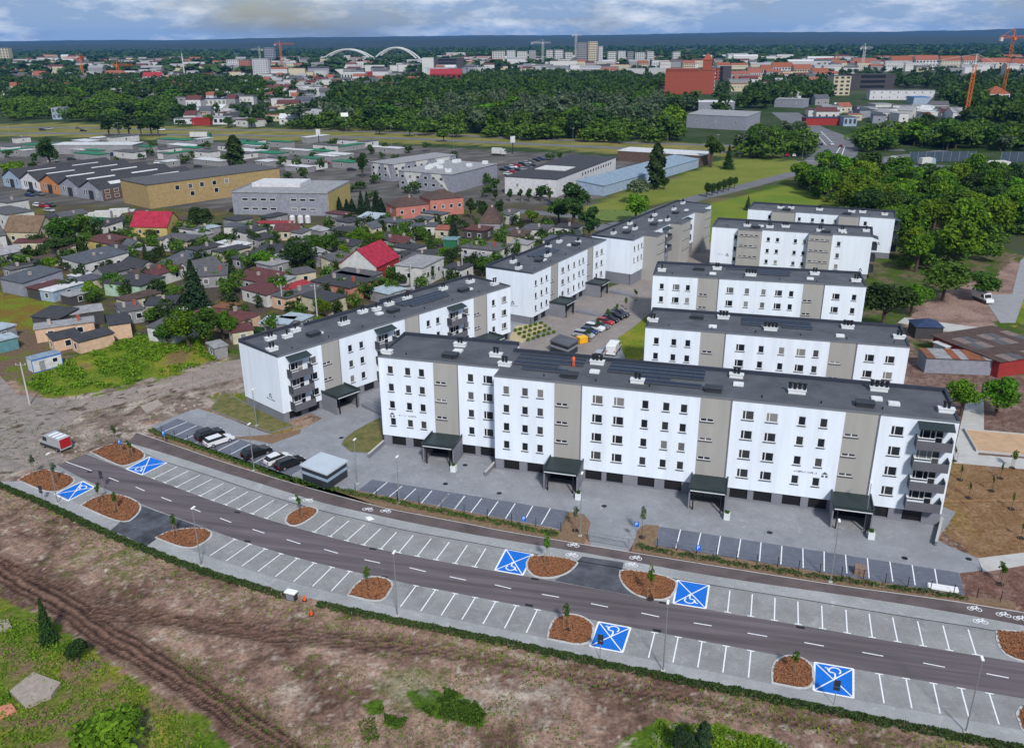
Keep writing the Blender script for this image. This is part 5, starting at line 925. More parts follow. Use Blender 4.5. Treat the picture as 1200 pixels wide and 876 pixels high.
HS_ = [
 ((4,271),(44.5,272),4.5,9,'brown','cream','brown-roofed gabled house with two red chimneys','gable',4.2,2,None,'cream'), ((16,285),(50,284),2.6,4,'maroon','cream','low maroon porch roof below the brown gabled house','shed',.5,0,1,None),
 ((94.5,280),(131.5,287),3,9,'maroon','yellow','flat maroon-roofed house with yellow wall','flat',0,1,3,None), ((72.6,302),(98,309.7),3.2,13,'slate','white','wide dark slate roof house with white walls','shed',.9,1,2,None),
 ((0,326.6),(26,332),3.5,11,'slate','lav','grey-blue house with white end at the yellow grass slope','shed',.9,1,0,'white'), ((31,337),(45,339.6),2.6,8,'maroon','dark','maroon-roofed shed beside the yellow slope','flat',0,0,0,None), ((46,339.6),(61.6,342),2.6,9,'white','blue','white-roofed shed next to the maroon shed','flat',0,0,1,None), ((70.5,345),(82,348),2.2,5,'light','dark','small shabby shed with pale mottled roof','flat',0,0,0,None),
 ((80,323),(94.5,324.5),2.4,4,'white','blue','small blue shed with white roof','flat',0,0,0,None), ((163.7,335.5),(193,324.5),3.2,11,'dark','mint','mint-green house with dark flat roof','flat',0,1,2,'mint'),
 ((152.7,265.3),(195,266),3.5,10,'crimson','yellow','crimson gabled roof house with yellow walls','gable',4.0,2,2,None), ((181,280.7),(218.5,283.4),3,9,'grey','cream','long grey-roofed house with cream wall','flat',0,1,2,None), ((241.8,287.5),(273,291.6),3,8,'white','white','white flat-roofed house among the bushes','flat',0,1,2,None),
 ((189.7,306),(214.4,308),3,9,'slate','grey','stepped slate-roofed house in the village middle','shed',.7,1,1,None), ((150,319),(177,323),3,11,'brown2','grey','dark brown flat-roofed house behind the mint house','flat',0,2,2,None), ((183,323),(214,313.5),3,4,'maroon','white','narrow maroon roof behind the mint house','shed',.6,0,2,None), ((232,324.5),(266,322),3,10,'grey','grey','grey-brown roofed house right of the spruce','shed',.6,2,2,None),
 ((270.5,324.5),(308,331.4),3,8,'maroon','grey','wide maroon roof with pale skylights','shed',.8,1,1,None), ((283,338),(312,346),3,6,'maroon','white','maroon-roofed white-walled house by the lane','shed',.6,0,2,None), ((292,296),(328,297),3.2,10,'dark','grey','dark roof house with white chimney beside the broad tree','hip',2.0,1,2,None), ((157,293),(175,294),2.3,4,'light','brown','tiny pale-roofed shed behind the slate roof','flat',0,0,0,None),
 ((320.5,270.4),(348,271),3,6,'maroon','cream','dark red roofed cottage with cream walls by the lorries','gable',1.8,1,1,None), ((441,312.9),(467.5,300.6),4,11,'crimson','red','big crimson gabled house with white gable end','gable',4.2,0,1,'white'), ((364.4,329.3),(409.6,338),3.5,11,'dark','pink','dark-roofed salmon-pink house with skylight','flat',0,2,3,None), ((389,319.7),(431.5,326),3.5,6,'grey','grey','grey roof extension behind the salmon-pink house','flat',0,1,1,None),
 ((317.8,346),(336,350),3,14,'grey','peach','peach and white ivy-covered house behind the balcony block','flat',0,1,1,None), ((339.7,341),(365.7,332),3,3,'red','grey','narrow bright red lean-to roof','shed',.5,0,0,None), ((304,379),(338,380),2.3,5,'pale','grey','pale blue shed roof behind the balcony block','flat',0,0,0,None), ((328,372.5),(354,376),2.3,4,'pale','grey','second pale blue shed roof by the ivy house','flat',0,0,0,None), ((433,340),(455,345),2.5,6,'pale','grey','grey garage with pale cyan roof','flat',0,0,0,None),
 ((463.3,310.8),(494.8,314),5.2,12,'light','white','tall white flat-roofed house beside the crimson house','flat',0,0,1,None), ((472,302),(515,300),3,8,'dark','grey','dark low roofs behind the tall white house','flat',0,1,2,None), ((540,289.6),(583,294.4),3,9,'grey','white','long white cottage with grey roof near the street block','flat',0,2,4,None), ((544,269),(567.4,271),3.5,7,'maroon','dark','dark-walled house with maroon roof and white-framed windows','flat',0,1,2,None),
 ((561,261.5),(586,262),3.5,9,'brown2','grey','steep brown hipped roof house with tall white chimney','hip',5.5,1,1,None), ((590,272),(612,274),3,6,'slate','white','slate-roofed house behind the long white cottage','flat',0,1,1,None), ((612,268),(640,270),3,8,'grey','white','grey-roofed cottage left of the tall poplar','flat',0,1,2,None), ((636,281),(668,284),3,7,'slate','white','white cottage with terrace below the poplar','flat',0,1,3,None), ((596,285),(618,287),3,6,'light','white','pale-roofed white annex by the street block','flat',0,0,1,None), ((650,266),(676,268),3,6,'dark','white','dark-roofed house behind the terrace cottage','flat',0,1,1,None),
 ((481,265),(510,265.6),3,6,'slate','white','blue-grey roofed house in front of the pink house','flat',0,1,2,None), ((510,269),(526,269.7),2.8,4,'salmon','cream','small house with salmon-red roof','shed',.6,0,1,None), ((519,280.7),(534.5,281.4),2.4,4,'teal','green','teal garden shed under the dark spruce','flat',0,0,0,None), ((440,259),(472,262),3,6,'slate','grey','grey house below the conifer clump','flat',0,1,1,None), ((520,313.6),(541,316.3),3.2,6,'dark','white','small white house with dark roof by the street','flat',0,1,2,None),
 ((464,243),(503,239),4.4,10,'brown2','pink','pink house with brown hipped roof','hip',2.6,1,3,None), ((504,234.5),(543,231),6,11,'brown2','pink','taller pink house with brown hipped roof','hip',2.6,0,4,None),
 ((128,381.4),(152.7,378),3.3,8,'dark','peach','peach house block with dark roof next to the grass plot','flat',0,0,0,None), ((62.3,399),(94.5,392),2.5,3.6,'dark','peach','peach annex with dark lean-to roof','shed',.5,0,1,None), ((92,401),(133,390.3),2.5,3.4,'dark','peach','longer peach annex bordering the grass plot','shed',.5,0,0,None), ((40.5,386),(109.6,377),3.0,4,'light','peach','peach house with pale grey roof and red chimney','flat',0,2,2,None), ((37,371),(68.5,374),3.3,6,'dark','dark','dark wooden barn behind the peach house','shed',.7,0,0,None), ((69,371),(120.5,363.6),3.2,4,'light','dark','dark barn with pale mottled roof','shed',.5,0,0,None),
 ((143,366),(168,362),3,8,'grey','grey','grey cottage with brown roof behind the bushes','flat',0,2,2,None), ((172,383),(205,388),3,8,'grey','white','grey-roofed cottage hidden by the bright tree','shed',.7,1,2,None), ((170,358),(205,356),3,7,'dark','grey','low dark-roofed yard building behind the grey cottage','flat',0,1,1,None), ((248.6,372.5),(277.4,378),3,7,'maroon','peach','maroon-roofed house behind the grey garage','hip',1.6,1,2,None), ((272,390),(296.6,386),2.6,3.6,'maroon','cream','maroon lean-to of the house behind the garage','shed',.5,0,1,None), ((251,408),(266,404.7),2.4,4,'light','grey','grey sheet-metal garage at the dirt track','flat',0,0,0,None), ((250,360),(270,362),2.4,4,'rust','grey','rusty-roofed shed under the spruce','flat',0,0,0,None),
 ((-12,391),(18,381),2.5,4,'pale','grey','pale container hut at the picture side of the village lane','flat',0,0,1,None), ((-10,402),(20,395),2.5,4,'pale','teal','teal container hut beside the pale one','flat',0,0,0,None), ((-20,246),(8,252),6,9,'grey','white','white two-storey house beside the sawtooth hall yard','flat',0,0,2,None), ((8,238),(33,234),7,9,'grey','white','grey-roofed white house with large windows by the hall yard','flat',0,1,2,None), ((-14,278),(6,275),4.5,8,'grey','white','white gabled house behind the brown gabled one','gable',3,0,1,None),
 ((222,262),(236,263),3,5,'dark','orange','orange-walled shed right of the crimson-roofed house','flat',0,0,0,None), ((262,266),(296,266),2.8,6,'slate','white','flat slate roof in the lorry yard','flat',0,0,1,None), ((300,262),(340,262),2.8,4,'red','white','long low red roof beside the round tanks','flat',0,0,2,None), ((362,268),(376,271),2.6,4,'light','grey','small hut with pointed pale roof in the gardens','hip',1.2,0,0,None), ((392,270),(418,268),2.6,5,'grey','grey','grey shed in the gardens','flat',0,0,0,None), ((345,322),(370,318),3,6,'grey','cream','cream ruin-like wall behind the red lean-to','flat',0,0,1,None), ((303,327),(334,330),3,5,'light','white','white-edged flat roof left of the peach house','flat',0,1,1,None), ((210,343),(232,342),2.4,5,'rust','brown','rust-brown shed beside the spruce','flat',0,0,0,None)]
for e0, e1, h, d, rf, wl, lab, kd, rise, ch, nw, w2 in HS_: house(e0, e1, h, d, rf, wl, lab, kd, rise, ch, nw, w2)
# sawtooth hall
def sawtooth():
    a = G(2.3, 206, 4.5); b = G(118.5, 222.5, 4.5); L = math.hypot(b.x - a.x, b.y - a.y); ang = math.atan2(b.y - a.y, b.x - a.x); d = 46; h = 4.5; n = 5; wd = L / n
    t = T('sawtooth_hall', 'hall with five dark gables in blue, white, orange and lavender', 'hall', (a.x, a.y, 0), ang)
    for k, c in enumerate(('blue', 'pale', 'orange', 'lav', 'lav')):
        x0 = k * wd; m = MB().box(x0, x0 + wd, 0, d, -.2, h - .01).face([(x0, 0, h - .01), (x0 + wd, 0, h - .01), (x0 + wd / 2, 0, h + 3.3)]).face([(x0, d, h - .01), (x0 + wd, d, h - .01), (x0 + wd / 2, d, h + 3.3)])
        O('gable_wall', m.mesh('gable_wall', WALLC[c]), t); r = MB()
        for s0, s1 in ((0, .5), (1, .5)):
            xa, xb = x0 + wd * s0, x0 + wd * s1; r.quad((xa, -.5, h + .12), (xa, d + .4, h + .12), (xb, d + .4, h + 3.55), (xb, -.5, h + 3.55)); r.quad((xa, -.5, h - .1), (xa, -.5, h + .12), (xb, -.5, h + 3.55), (xb, -.5, h + 3.3))
        ro = O('roof', r.mesh('roof', ROOFC['dark']), t)
        for y0 in (6, 27): O('skylight_strip', MB().quad((x0 + wd * .84, y0, h + 1.30), (x0 + wd * .71, y0, h + 2.22), (x0 + wd * .71, y0 + 13, h + 2.22), (x0 + wd * .84, y0 + 13, h + 1.30)).mesh('skylight_strip', WALLC['pale']), ro)
        O('gate', MB().box(x0 + wd * .5 - 1.6, x0 + wd * .5 + 1.6, -.08, -.004, 0, 3.6).mesh('gate', DARK), t)
        for q in (.2, .3, .78): hwin(t, x0 + wd * q, 0, 2.6, .9, 2.4)
    for k in range(5):
        for z in (1.5, 3.6): hwin(t, L, 2.5 + k * 4, z, 2.0, 1.2, R(90))
    O('timber_side', MB().box(L + .003, L + .05, .2, 22, 0, 4.4).mesh('timber_side', WALLC['brown']), t)
sawtooth()
t = house((172,217),(327,197),9,22,'grey','tan','long tan windowless-looking hall with a few brown windows','flat',0,0,0,cat='hall',name='hall',sidewin=False)
for x, z in ((8, 6.6), (13.5, 6.6), (18.5, 6.6), (24, 6.6), (29.5, 6.6), (14, 3.6), (24.5, 3.6)): hwin(t, x + 4, 0, z, 1.7, 1.7)
t = house((271,225.5),(383.5,227),8,27,'light','lav','lavender-grey office hall with yellow side and white roof','flat',0,0,0,cat='hall',name='hall',sidewin=False,parapet=True)
for z in (2.2, 5.6):
    for x in (5, 8.5, 12, 15.5, 23.5, 27, 30.5): hwin(t, x, 0, z, 2.2, .8)
O('yellow_side', MB().box(36.45, 36.6, .05, 26.9, 0, 7.9).mesh('yellow_side', WALLC['yellow']), t); O('roof_block', MB().box(3, 22, 12, 24, 8.22, 9.6).mesh('roof_block', WALLC['pale']), t)
def facet(t, L, d, h):
    for x0, x1, x2 in ((.1, .45, .2), (.6, .8, .95)): O('white_facet', MB().face([(x0 * L, -.02, h - .2), (x1 * L, -.02, h - .2), (x2 * L, -.02, .4)]).mesh('white_facet', WALLC['white']), t)
    for y0, y1, y2 in ((.02, .2, .1), (.35, .55, .4), (.65, .9, .8)): O('white_facet', MB().face([(L + .02, y0 * d, h - .2), (L + .02, y1 * d, h - .2), (L + .02, y2 * d, .4)]).mesh('white_facet', WALLC['white']), t)
    for z in (h * .35, h * .72):
        for k in range(int(d / 4)): hwin(t, L + .02, 2.5 + k * 4, z, 1.6, 1.2, R(90))
        for k in range(int(L / 4)): hwin(t, 2 + k * 4, -.02, z, 1.6, 1.2)
t = house((434,190),(459,193),7.5,42,'light','lav','faceted grey and white office building behind the birch','flat',0,0,0,cat='office',name='office_building',sidewin=False); facet(t, 14.4, 42, 7.5)
t = house((467,200),(529,205),7.5,37,'light','lav','faceted grey and white office building with roof machinery','flat',0,0,0,cat='office',name='office_building',sidewin=False); facet(t, 27, 37, 7.5)
for k in range(14): O('roof_unit', MB().box(0, 2.2, 0, 1.6, 0, 1.3).mesh('roof_unit', VENTW), t, (random.uniform(2, 22), random.uniform(2, 33), 7.72))
t = house((591.5,206.7),(652,210.5),7,75,'dark','pale','large white hall with dark flat roof and white roof light','flat',0,0,2,cat='hall',name='hall',sidewin=False)
for k in range(12): hwin(t, 23, 30 + k * 3.4, 5.2, 1.6, 1.2, R(90))
O('roof_light', MB().box(4, 18, 22, 34, 7.23, 7.5).mesh('roof_light', WALLC['white']), t)
house((708,218),(819,186.5),4,13,'blue','blue','long pale blue roofed shed along the meadow','shed',1.2,0,0,cat='shed',name='long_shed',sidewin=False)
house((723.7,176.7),(823.5,182.7),5,17,'white','brown','wide white-roofed open shed behind the columnar poplar','flat',0,0,0,cat='shed',name='open_shed',sidewin=False)
house((805,134),(875,137),9,28,'light','lav','grey warehouse with striped roof beyond the carriageway','shed',1.5,0,3,cat='warehouse',name='warehouse',sidewin=False); house((819,120),(861,120),8,26,'white','lav','white-roofed warehouse behind the grey one','flat',0,0,0,cat='warehouse',name='warehouse',sidewin=False); house((908,116),(942,117),7,18,'light','lav','lilac-grey warehouse among the trees','flat',0,0,2,cat='warehouse',name='warehouse',sidewin=False)
house((1020,106),(1096,106),9,14,'grey','pale','low grey hall with a row of white arched roof lights','flat',0,0,8,cat='hall',name='hall',rows=2)
o = COL.objects[-1]
# market stalls
MK = [('grey', 'white'), ('light', 'white'), ('green', 'grey'), ('crimson', 'white'), ('dark', 'green'), ('white', 'grey'), ('pale', 'blue'), ('light', 'lav')]
MPOS = [(x + random.uniform(-6, 6), y) for x, y in ((30 + 29 * (k % 15) + 9 * (k // 15 % 2), 168 + 6.5 * (k // 15)) for k in range(0, 60, 3))] + [(20,185),(38,190),(95,180),(110,186),(125,192),(100,170),(140,176),(152,184),(168,190),(180,180),(196,186),(205,196),(225,178),(240,184),(250,192),(215,170),(262,176),(300,176),(318,184),(335,190),(350,180),(365,192),(385,176),(395,186),(405,196),(378,200),(352,200),(420,178),(440,172),(310,196),(330,172),(150,168),(455,178),(70,176),(8,176),(240,170),(285,172),(405,170)]
for i, (px, py) in enumerate(MPOS):
    if (py > 186 and px < 200) or (py > 178 and 430 < px): continue
    rf, wl = MK[(i * 5 + i // 3) % 8]; v = G(px, py); L = random.uniform(6, 22)
    house_at(v.x - L / 2, v.y, L, R(random.choice((-33, 55, -33, -30))), random.uniform(2.5, 3.6), random.uniform(4, 9), rf, wl, f'{"small " if L < 9 else "long " if L > 12 else ""}{cn(rf)}-roofed market shed with {wn(wl)} walls in the trading yard', cat='market shed', name='market_shed', group=f'{rf} {wl} market sheds', nwin=1, sidewin=False)
house((60,170),(155,170),5,14,'white','grey','long white canopy roof over the market','flat',0,0,0,cat='canopy',name='market_canopy',sidewin=False)
# site container office
def container():
    a = G(36.3, 422, 2.7); b = G(71.2, 413, 2.7); L = math.hypot(b.x - a.x, b.y - a.y); t = T('site_office', 'white site cabin with blue edges standing on the grass plot', 'cabin', (a.x, a.y, 0), math.atan2(b.y - a.y, b.x - a.x))
    O('wall', MB().box(0, L, 0, 2.5, .05, 2.65).mesh('wall', WALLC['pale']), t); O('roof', MB().box(-.05, L + .05, -.05, 2.55, 2.65, 2.8).mesh('roof', ROOFC['blue']), t); m = MB(); e = .1
    for x in (-.02, L - e + .02):
        for y in (-.02, 2.5 - e + .02): m.box(x, x + e, y, y + e, 0, 2.65)
    m.box(-.03, L + .03, -.06, -.004, 2.45, 2.64); m.box(-.03, L + .03, -.04, -.004, 0, .12); O('blue_trim', m.mesh('blue_trim', BLUESIGN), t); O('door', MB().box(1.3, 2.3, -.05, -.003, .1, 2.1).mesh('door', WALLC['grey']), t); hwin(t, 4.3, 0, 1.6, .9, .8)
container()
# sheds by the right edge: corrugated striped roof and red brick barn
def corrugated():
    a = G(1086, 419, 3.0); L = 15; t = T('corrugated_shed', 'grey shed with rust and white striped corrugated roof', 'shed', (a.x, a.y, 0), R(-8)); O('wall', MB().box(0, L, 0, 5, -.2, 3.0).mesh('wall', WALLC['lav']), t)
    for k in range(10): O('roof_sheet', MB().box(k * 1.5, k * 1.5 + 1.49, -.3, 5.3, 3.02 + .015 * (k % 2), 3.14 + .015 * (k % 2)).mesh('roof_sheet', (ROOFC['rust'], ROOFC['light'], ROOFC['orange'], ROOFC['pale'])[(0, 1, 1, 2, 1, 2, 0, 1, 1, 2)[k]]), t)
corrugated()
def barn():
    a = G(1172, 424, 3.2); t = T('brick_barn', 'red brick barn with patchy brown sheet roof', 'barn', (a.x, a.y, 0), R(20)); O('wall', MB().box(0, 16, 0, 16, -.2, 3.2).mesh('wall', WALLC['red']), t)
    for i in range(8):
        for j in range(5): O('roof_sheet', MB().box(-.4 + i * 2.1, i * 2.1 + 1.68, -.4 + j * 3.4, j * 3.4 + 2.98, 3.22, 3.34 + .03 * ((i * 3 + j * 5) % 3)).mesh('roof_sheet', (ROOFC['brown2'], ROOFC['grey'], SHEETM)[(i * 5 + j * 3 + i * j) % 3]), t)
SHEETM = M('weathered_sheet', (.17, .13, .12), .85, .25, 1.5)
barn()
house((1074,383),(1106,384),2.6,5,'navy','dark','dark navy tent-like store at the building site','hip',1.2,0,0,cat='store',name='site_store',sidewin=False)
house((1108,407),(1128,404),2.5,3,'white','white','white rounded trailer box at the building site','flat',0,0,0,cat='trailer',name='trailer_box',sidewin=False)
# waste shelters
def shelter(px, h, roof, label, slat):
    P = [G(*p, h) for p in px]; poly = [(p.x, p.y) for p in P]; c = np.mean(poly, 0); t = T('waste_shelter', label, 'shelter', (c[0], c[1], 0)); L = [(p[0] - c[0], p[1] - c[1]) for p in poly]; inn = [(x * .93, y * .93) for x, y in L]
    O('roof', MB().prism(L, h - .25, h).mesh('roof', roof), t)
    for z, m_, nm in ((.06, DARK, 'lower_slats'), (1.25, slat, 'pale_band'), (1.75, DARK, 'upper_slats')): O(nm, MB().prism(inn, z, z + (1.15 if z < 1 else .45 if z < 1.5 else h - 2.02), bottom=True).mesh(nm, m_), t)
shelter([(351,544),(376,529),(408,539),(383,555.5)], 2.7, M('pale_blue_sheet', (.42, .47, .52), .5, .06), 'waste shelter with pale blue roof beside the parked cars', WALLC['blue']); shelter([(644,398.5),(656,391),(678.5,398),(666,405.5)], 2.6, ROOFM, 'dark waste shelter by the row of street cars', WALLC['lav'])
sk = G(682, 402); t = T('skip', 'yellow waste skip beside the dark shelter', 'skip', (sk.x, sk.y, .06), R(30)); O('bin_body', MB().box(-1, 1, -.7, .7, .1, 1.3).mesh('bin_body', M('skip_yellow', (.7, .33, .01), .5, .1)), t); O('bin_lid', MB().prism([(-1.05, -.75), (1.05, -.75), (1.05, .75), (-1.05, .75)], 1.3, 1.45).mesh('bin_lid', M('skip_lid', (.75, .42, .02), .5, .1)), t)

# ------------------------------------------------------------------ vehicles
CARM = {n: M('car_paint_' + n, c, .25, .0, metal=.15, spec=.6) for n, c in dict(black=(.012, .012, .014), white=(.70, .71, .72), silver=(.36, .37, .39), grey=(.12, .125, .13), red=(.38, .012, .02), blue=(.02, .04, .12), dark=(.025, .027, .032)).items()}
WHEEL = MB().tube((0, -.11, 0), (0, .11, 0), .32, .32, 14).mesh('wheel', TYRE); RIM = MB().tube((0, -.118, 0), (0, .118, 0), .2, .2, 10).mesh('rim', STEEL)
def car_meshes(kind):
    if kind in CARK: return CARK[kind]
    # side profile (x forward) at half widths: list of (x, z) lower body and glasshouse
    L, W_, body, glass, wx = {'hatch': (4.1, 1.75, [(-2.05, .35), (-2.05, .8), (-1.9, .95), (.75, .98), (1.75, .82), (2.05, .6), (2.05, .32)], [(-1.95, .94), (-1.45, 1.45), (.15, 1.47), (1.05, .96)], 1.28),
      'estate': (4.6, 1.8, [(-2.3, .35), (-2.3, .85), (-2.2, .97), (.85, .98), (1.95, .84), (2.3, .6), (2.3, .32)], [(-2.22, .95), (-1.85, 1.44), (.25, 1.47), (1.15, .96)], 1.42), 'suv': (4.5, 1.88, [(-2.25, .42), (-2.25, .95), (-2.15, 1.08), (.9, 1.1), (1.95, .98), (2.25, .75), (2.25, .4)], [(-2.15, 1.06), (-1.75, 1.66), (.2, 1.68), (1.05, 1.08)], 1.38),
      'van': (5.4, 2.0, [(-2.7, .4), (-2.7, 2.2), (-2.55, 2.32), (1.0, 2.32), (1.35, 2.2), (1.75, 1.25), (2.55, 1.05), (2.7, .75), (2.7, .38)], None, 1.65)}[kind]
    hw = W_ / 2; prof = body; n = len(prof); mb = MB(); i0 = 0
    for yk, s in ((-hw, 1.0), (-hw + .07, 1.03), (hw - .07, 1.03), (hw, 1.0)):
        mb.v += [(x * (1 if s == 1.0 else 1.01), yk, z if s == 1.0 else z + .02) for x, z in prof]
    for k in range(3):
        for j in range(n):
            a = k * n + j; b = k * n + (j + 1) % n; mb.f.append((a, b, b + n, a + n)); mb.m.append(0)
    mb.f.append(tuple(range(n))); mb.m.append(0); mb.f.append(tuple(3 * n + j for j in range(n - 1, -1, -1))); mb.m.append(0)
    bm = mb.mesh('body', CARM['white']); roof = None
    if glass:
        g = MB(); gw = hw - .1; tw = hw - .28
        v = [(glass[0][0], -gw, glass[0][1]), (glass[1][0], -tw, glass[1][1] - .03), (glass[2][0], -tw, glass[2][1] - .03), (glass[3][0], -gw, glass[3][1])]; g.v = v + [(x, -y, z) for x, y, z in v]
        for q in ((0, 3, 2, 1), (4, 5, 6, 7), (0, 1, 5, 4), (2, 3, 7, 6), (1, 2, 6, 5)): g.f.append(q); g.m.append(0)
        gm = g.mesh('windows', CGLASS); roof = MB().prism([(glass[1][0] - .05, -tw - .03), (glass[2][0] + .05, -tw - .03), (glass[2][0] + .05, tw + .03), (glass[1][0] - .05, tw + .03)], glass[1][1] - .04, glass[1][1] + .02).mesh('car_roof', CARM['white'])
    else:
        g = MB(); g.quad((1.40, -.85, 2.1), (1.40, .85, 2.1), (1.745, .9, 1.3), (1.745, -.9, 1.3)); 
        for s in (-1, 1): g.quad((.45, s * 1.006, 1.35), (1.62, s * 1.006, 1.35), (1.32, s * 1.006, 2.05), (.45, s * 1.006, 2.05))
        g.v = [(x + .02, y, z) for x, y, z in g.v]; gm = g.mesh('windows', CGLASS)
    hx = body[-2][0]; hz = body[-2][1] if kind != 'van' else .8
    hl = MB().box(hx - .1, hx + .02, -.2, .2, -.07, .08).mesh('headlight', LAMPW); tl = MB().box(-.03, .05, -.12, .12, -.14, .14).mesh('tail_light', REDL)
    CARK[kind] = (bm, gm, roof, wx, hw, hl, hz, tl, body[1][0]); return CARK[kind]
CARK = {}
VCLAD = MB().box(-2.6, 2.5, -.02, .02, .42, .8).mesh('side_cladding', DARK); VRIB = MB().box(-.25, .25, -.8, .8, 0, .025).mesh('roof_rib', PVC)
def car(x, y, rz, kind, col, label, group=None, z=.065, cat='car', detail=True):
    bm, gm, roof, wx, hw, hl, hz, tl, bx = car_meshes(kind); t = T('parked_car' if kind != 'van' else 'van', label, cat if kind != 'van' else 'van', (x, y, z), rz, group)
    for nm, me in (('body', bm), ('car_roof', roof)):
        if me is None: continue
        o = O(nm, me, t); o.material_slots[0].link = 'OBJECT'; o.material_slots[0].material = CARM[col]
    O('windows', gm, t)
    if kind == 'van':
        for s in (-1, 1): O('side_cladding', VCLAD, t, (0, s * 1.012, 0))
        for x in (-2.0, -1.0, 0.0): O('roof_rib', VRIB, t, (x, 0, 2.34))
    for sx in (-1, 1):
        for sy in (-1, 1):
            wv = O('wheel', WHEEL, t, (sx * wx, sy * (hw - .1), .32))
            if detail: O('rim', RIM, wv)
    if detail:
        for sy in (-1, 1): O('headlight', hl, t, (0, sy * (hw - .32), hz)); O('tail_light', tl, t, (bx - .02, sy * (hw - .2), .78 if kind != 'van' else 1.1))
    return t
def cpx(px, py, ang, *a, **k): v = G(px, py); return car(v.x, v.y, R(ang), *a, **k)
cpx(246, 513, 45, 'suv', 'black', 'black car in the dark bays, farthest from the pale-roofed shelter'); cpx(257, 519.5, 45, 'estate', 'white', 'white estate car beside the black car in the dark bays'); cpx(301, 534, 45, 'suv', 'black', 'black car parked alone in the middle of the dark bays'); cpx(326, 541.5, 45, 'hatch', 'white', 'white hatchback second from the pale-roofed shelter'); cpx(340, 546, 45, 'estate', 'black', 'black car right beside the pale-roofed shelter')
for k, (px, py, c, kd) in enumerate([(684,395,'silver','estate'),(690,391,'blue','hatch'),(696.5,387.5,'white','suv'),(703,384.5,'grey','estate'),(708.5,380,'red','hatch'),(714.5,377,'black','hatch'),(720,373.5,'black','suv'),(726,371,'dark','suv')]):
    cpx(px, py, -31, kd, c, ['silver car next to the yellow skip in the street row', 'dark blue car between silver and white ones in the street row', 'white car in the street row', 'grey car left of the red one in the street row', 'red car in the street row', 'black car right of the red one in the street row', 'black car next but one to the end of the street row', 'dark car ending the street row'][k])
cpx(719, 413, 70, 'van', 'white', 'white van on the lawn edge behind the longest block'); cpx(663 + 40, 418, 70, 'estate', 'silver', 'silver car beside the white van behind the longest block')
v = cpx(66, 524, 150, 'van', 'silver', 'silver van with red rear doors on the side road', z=.02); O('rear_doors', MB().box(-2.76, -2.705, -.9, .9, .7, 2.2).mesh('rear_doors', CARM['red']), v, label='red rear doors'); 
cpx(1151, 353, -80, 'van', 'white', 'white van on the bare soil under the trees', z=.0); cpx(477, 340, 0, 'hatch', 'silver', 'silver car in the yard of the tall white house', z=0)
cpx(648, 240, 0, 'hatch', 'blue', 'dark blue car passing the white hall', z=0)
RC = ['white', 'black', 'silver', 'red', 'blue', 'grey', 'dark']
def fleet(pts, label, group, ang):
    for i, (px, py) in enumerate(pts): cpx(px, py, ang + random.uniform(-4, 4), random.choice(('hatch', 'estate', 'suv')), RC[(i * 3 + len(pts)) % 7], f'{RC[(i * 3 + len(pts)) % 7]} {label}', f'{RC[(i * 3 + len(pts)) % 7]} {group}', z=0, detail=False)
fleet([(590 + k * 5.5, 200 - k * 1.6) for k in range(9)] + [(596 + k * 6, 205 - k * 1.9) for k in range(6)], 'car in the car park between the office and the white hall', 'cars in the office car park', -30)
fleet([(45,242),(52,243),(60,242),(58,248),(47,229),(38,226),(35,230)], 'car parked in the yard of the sawtooth hall', 'cars in the hall yard', -30)
fleet([(955,172),(962,170),(968,178),(975,170),(985,172),(990,187),(998,188),(1005,172),(1008,190),(1018,190),(930,183),(922,183)], 'car waiting at the road junction', 'cars at the junction', 75)
fleet([(50,153),(58,152),(92,151),(98,154),(240,157),(190,153)], 'car driving on the far carriageway', 'cars on the carriageway', 0)
fleet([(84,188),(96,196),(112,199),(118,178),(170,173),(186,192),(212,190),(232,196),(262,186),(284,190),(292,182),(345,196),(372,184),(382,192),(412,200),(428,190),(276,180),(204,178),(134,182),(62,190),(44,196),(280,244),(285,246),(292,243),(276,248),(388,255),(395,257)], 'car parked in the yards round the market and halls', 'cars in the market yards', 20)
def truck(px, py, ang, label, col='white', L=12.0, cab='white', group=None):
    v = G(px, py); t = T('lorry', label, 'lorry', (v.x, v.y, 0), R(ang), group); O('trailer_box', MB().box(-L / 2, L / 2 - 2.6, -1.25, 1.25, 1.0, 3.9).mesh('trailer_box', WALLC[col]), t); m = MB().box(L / 2 - 2.4, L / 2 - .2, -1.2, 1.2, .7, 2.2).prism([(L / 2 - 2.4, -1.2), (L / 2 - .5, -1.2), (L / 2 - .5, 1.2), (L / 2 - 2.4, 1.2)], 2.2, 3.4)
    O('cab', m.mesh('cab', WALLC[cab]), t); O('windscreen', MB().box(L / 2 - .49, L / 2 - .44, -1.05, 1.05, 2.25, 3.1).mesh('windscreen', CGLASS), t); O('chassis', MB().box(-L / 2, L / 2 - .4, -.9, .9, .6, .98).mesh('chassis', BLACK), t)
    for x in (-L / 2 + 1.2, -L / 2 + 2.5, L / 2 - 1.2):
        for s in (-1, 1): O('wheel', WHEEL, t, (x, s * 1.1, .48), scale=(1.5, 1.5, 1.5))
truck(146, 257, 10, 'white lorry parked beside the green screen fence', L=9); truck(118, 260, 190, 'white flat box lorry left of the other by the green fence', L=8); truck(1046, 193, 60, 'white lorry in the lorry park beside the junction'); truck(1056, 194, 60, 'second white lorry next to the junction lorry park edge', col='pale'); truck(1086, 194, 20, 'white lorry with blue cab before the noise barrier', cab='blue', L=9); truck(1164, 198, 5, 'long white lorry at the far side of the lorry park', L=16); truck(236, 162, 0, 'white articulated lorry with a green cab behind the market', cab='green', L=14); truck(585, 182, -20, 'white concrete lorry on the open yard', L=8)
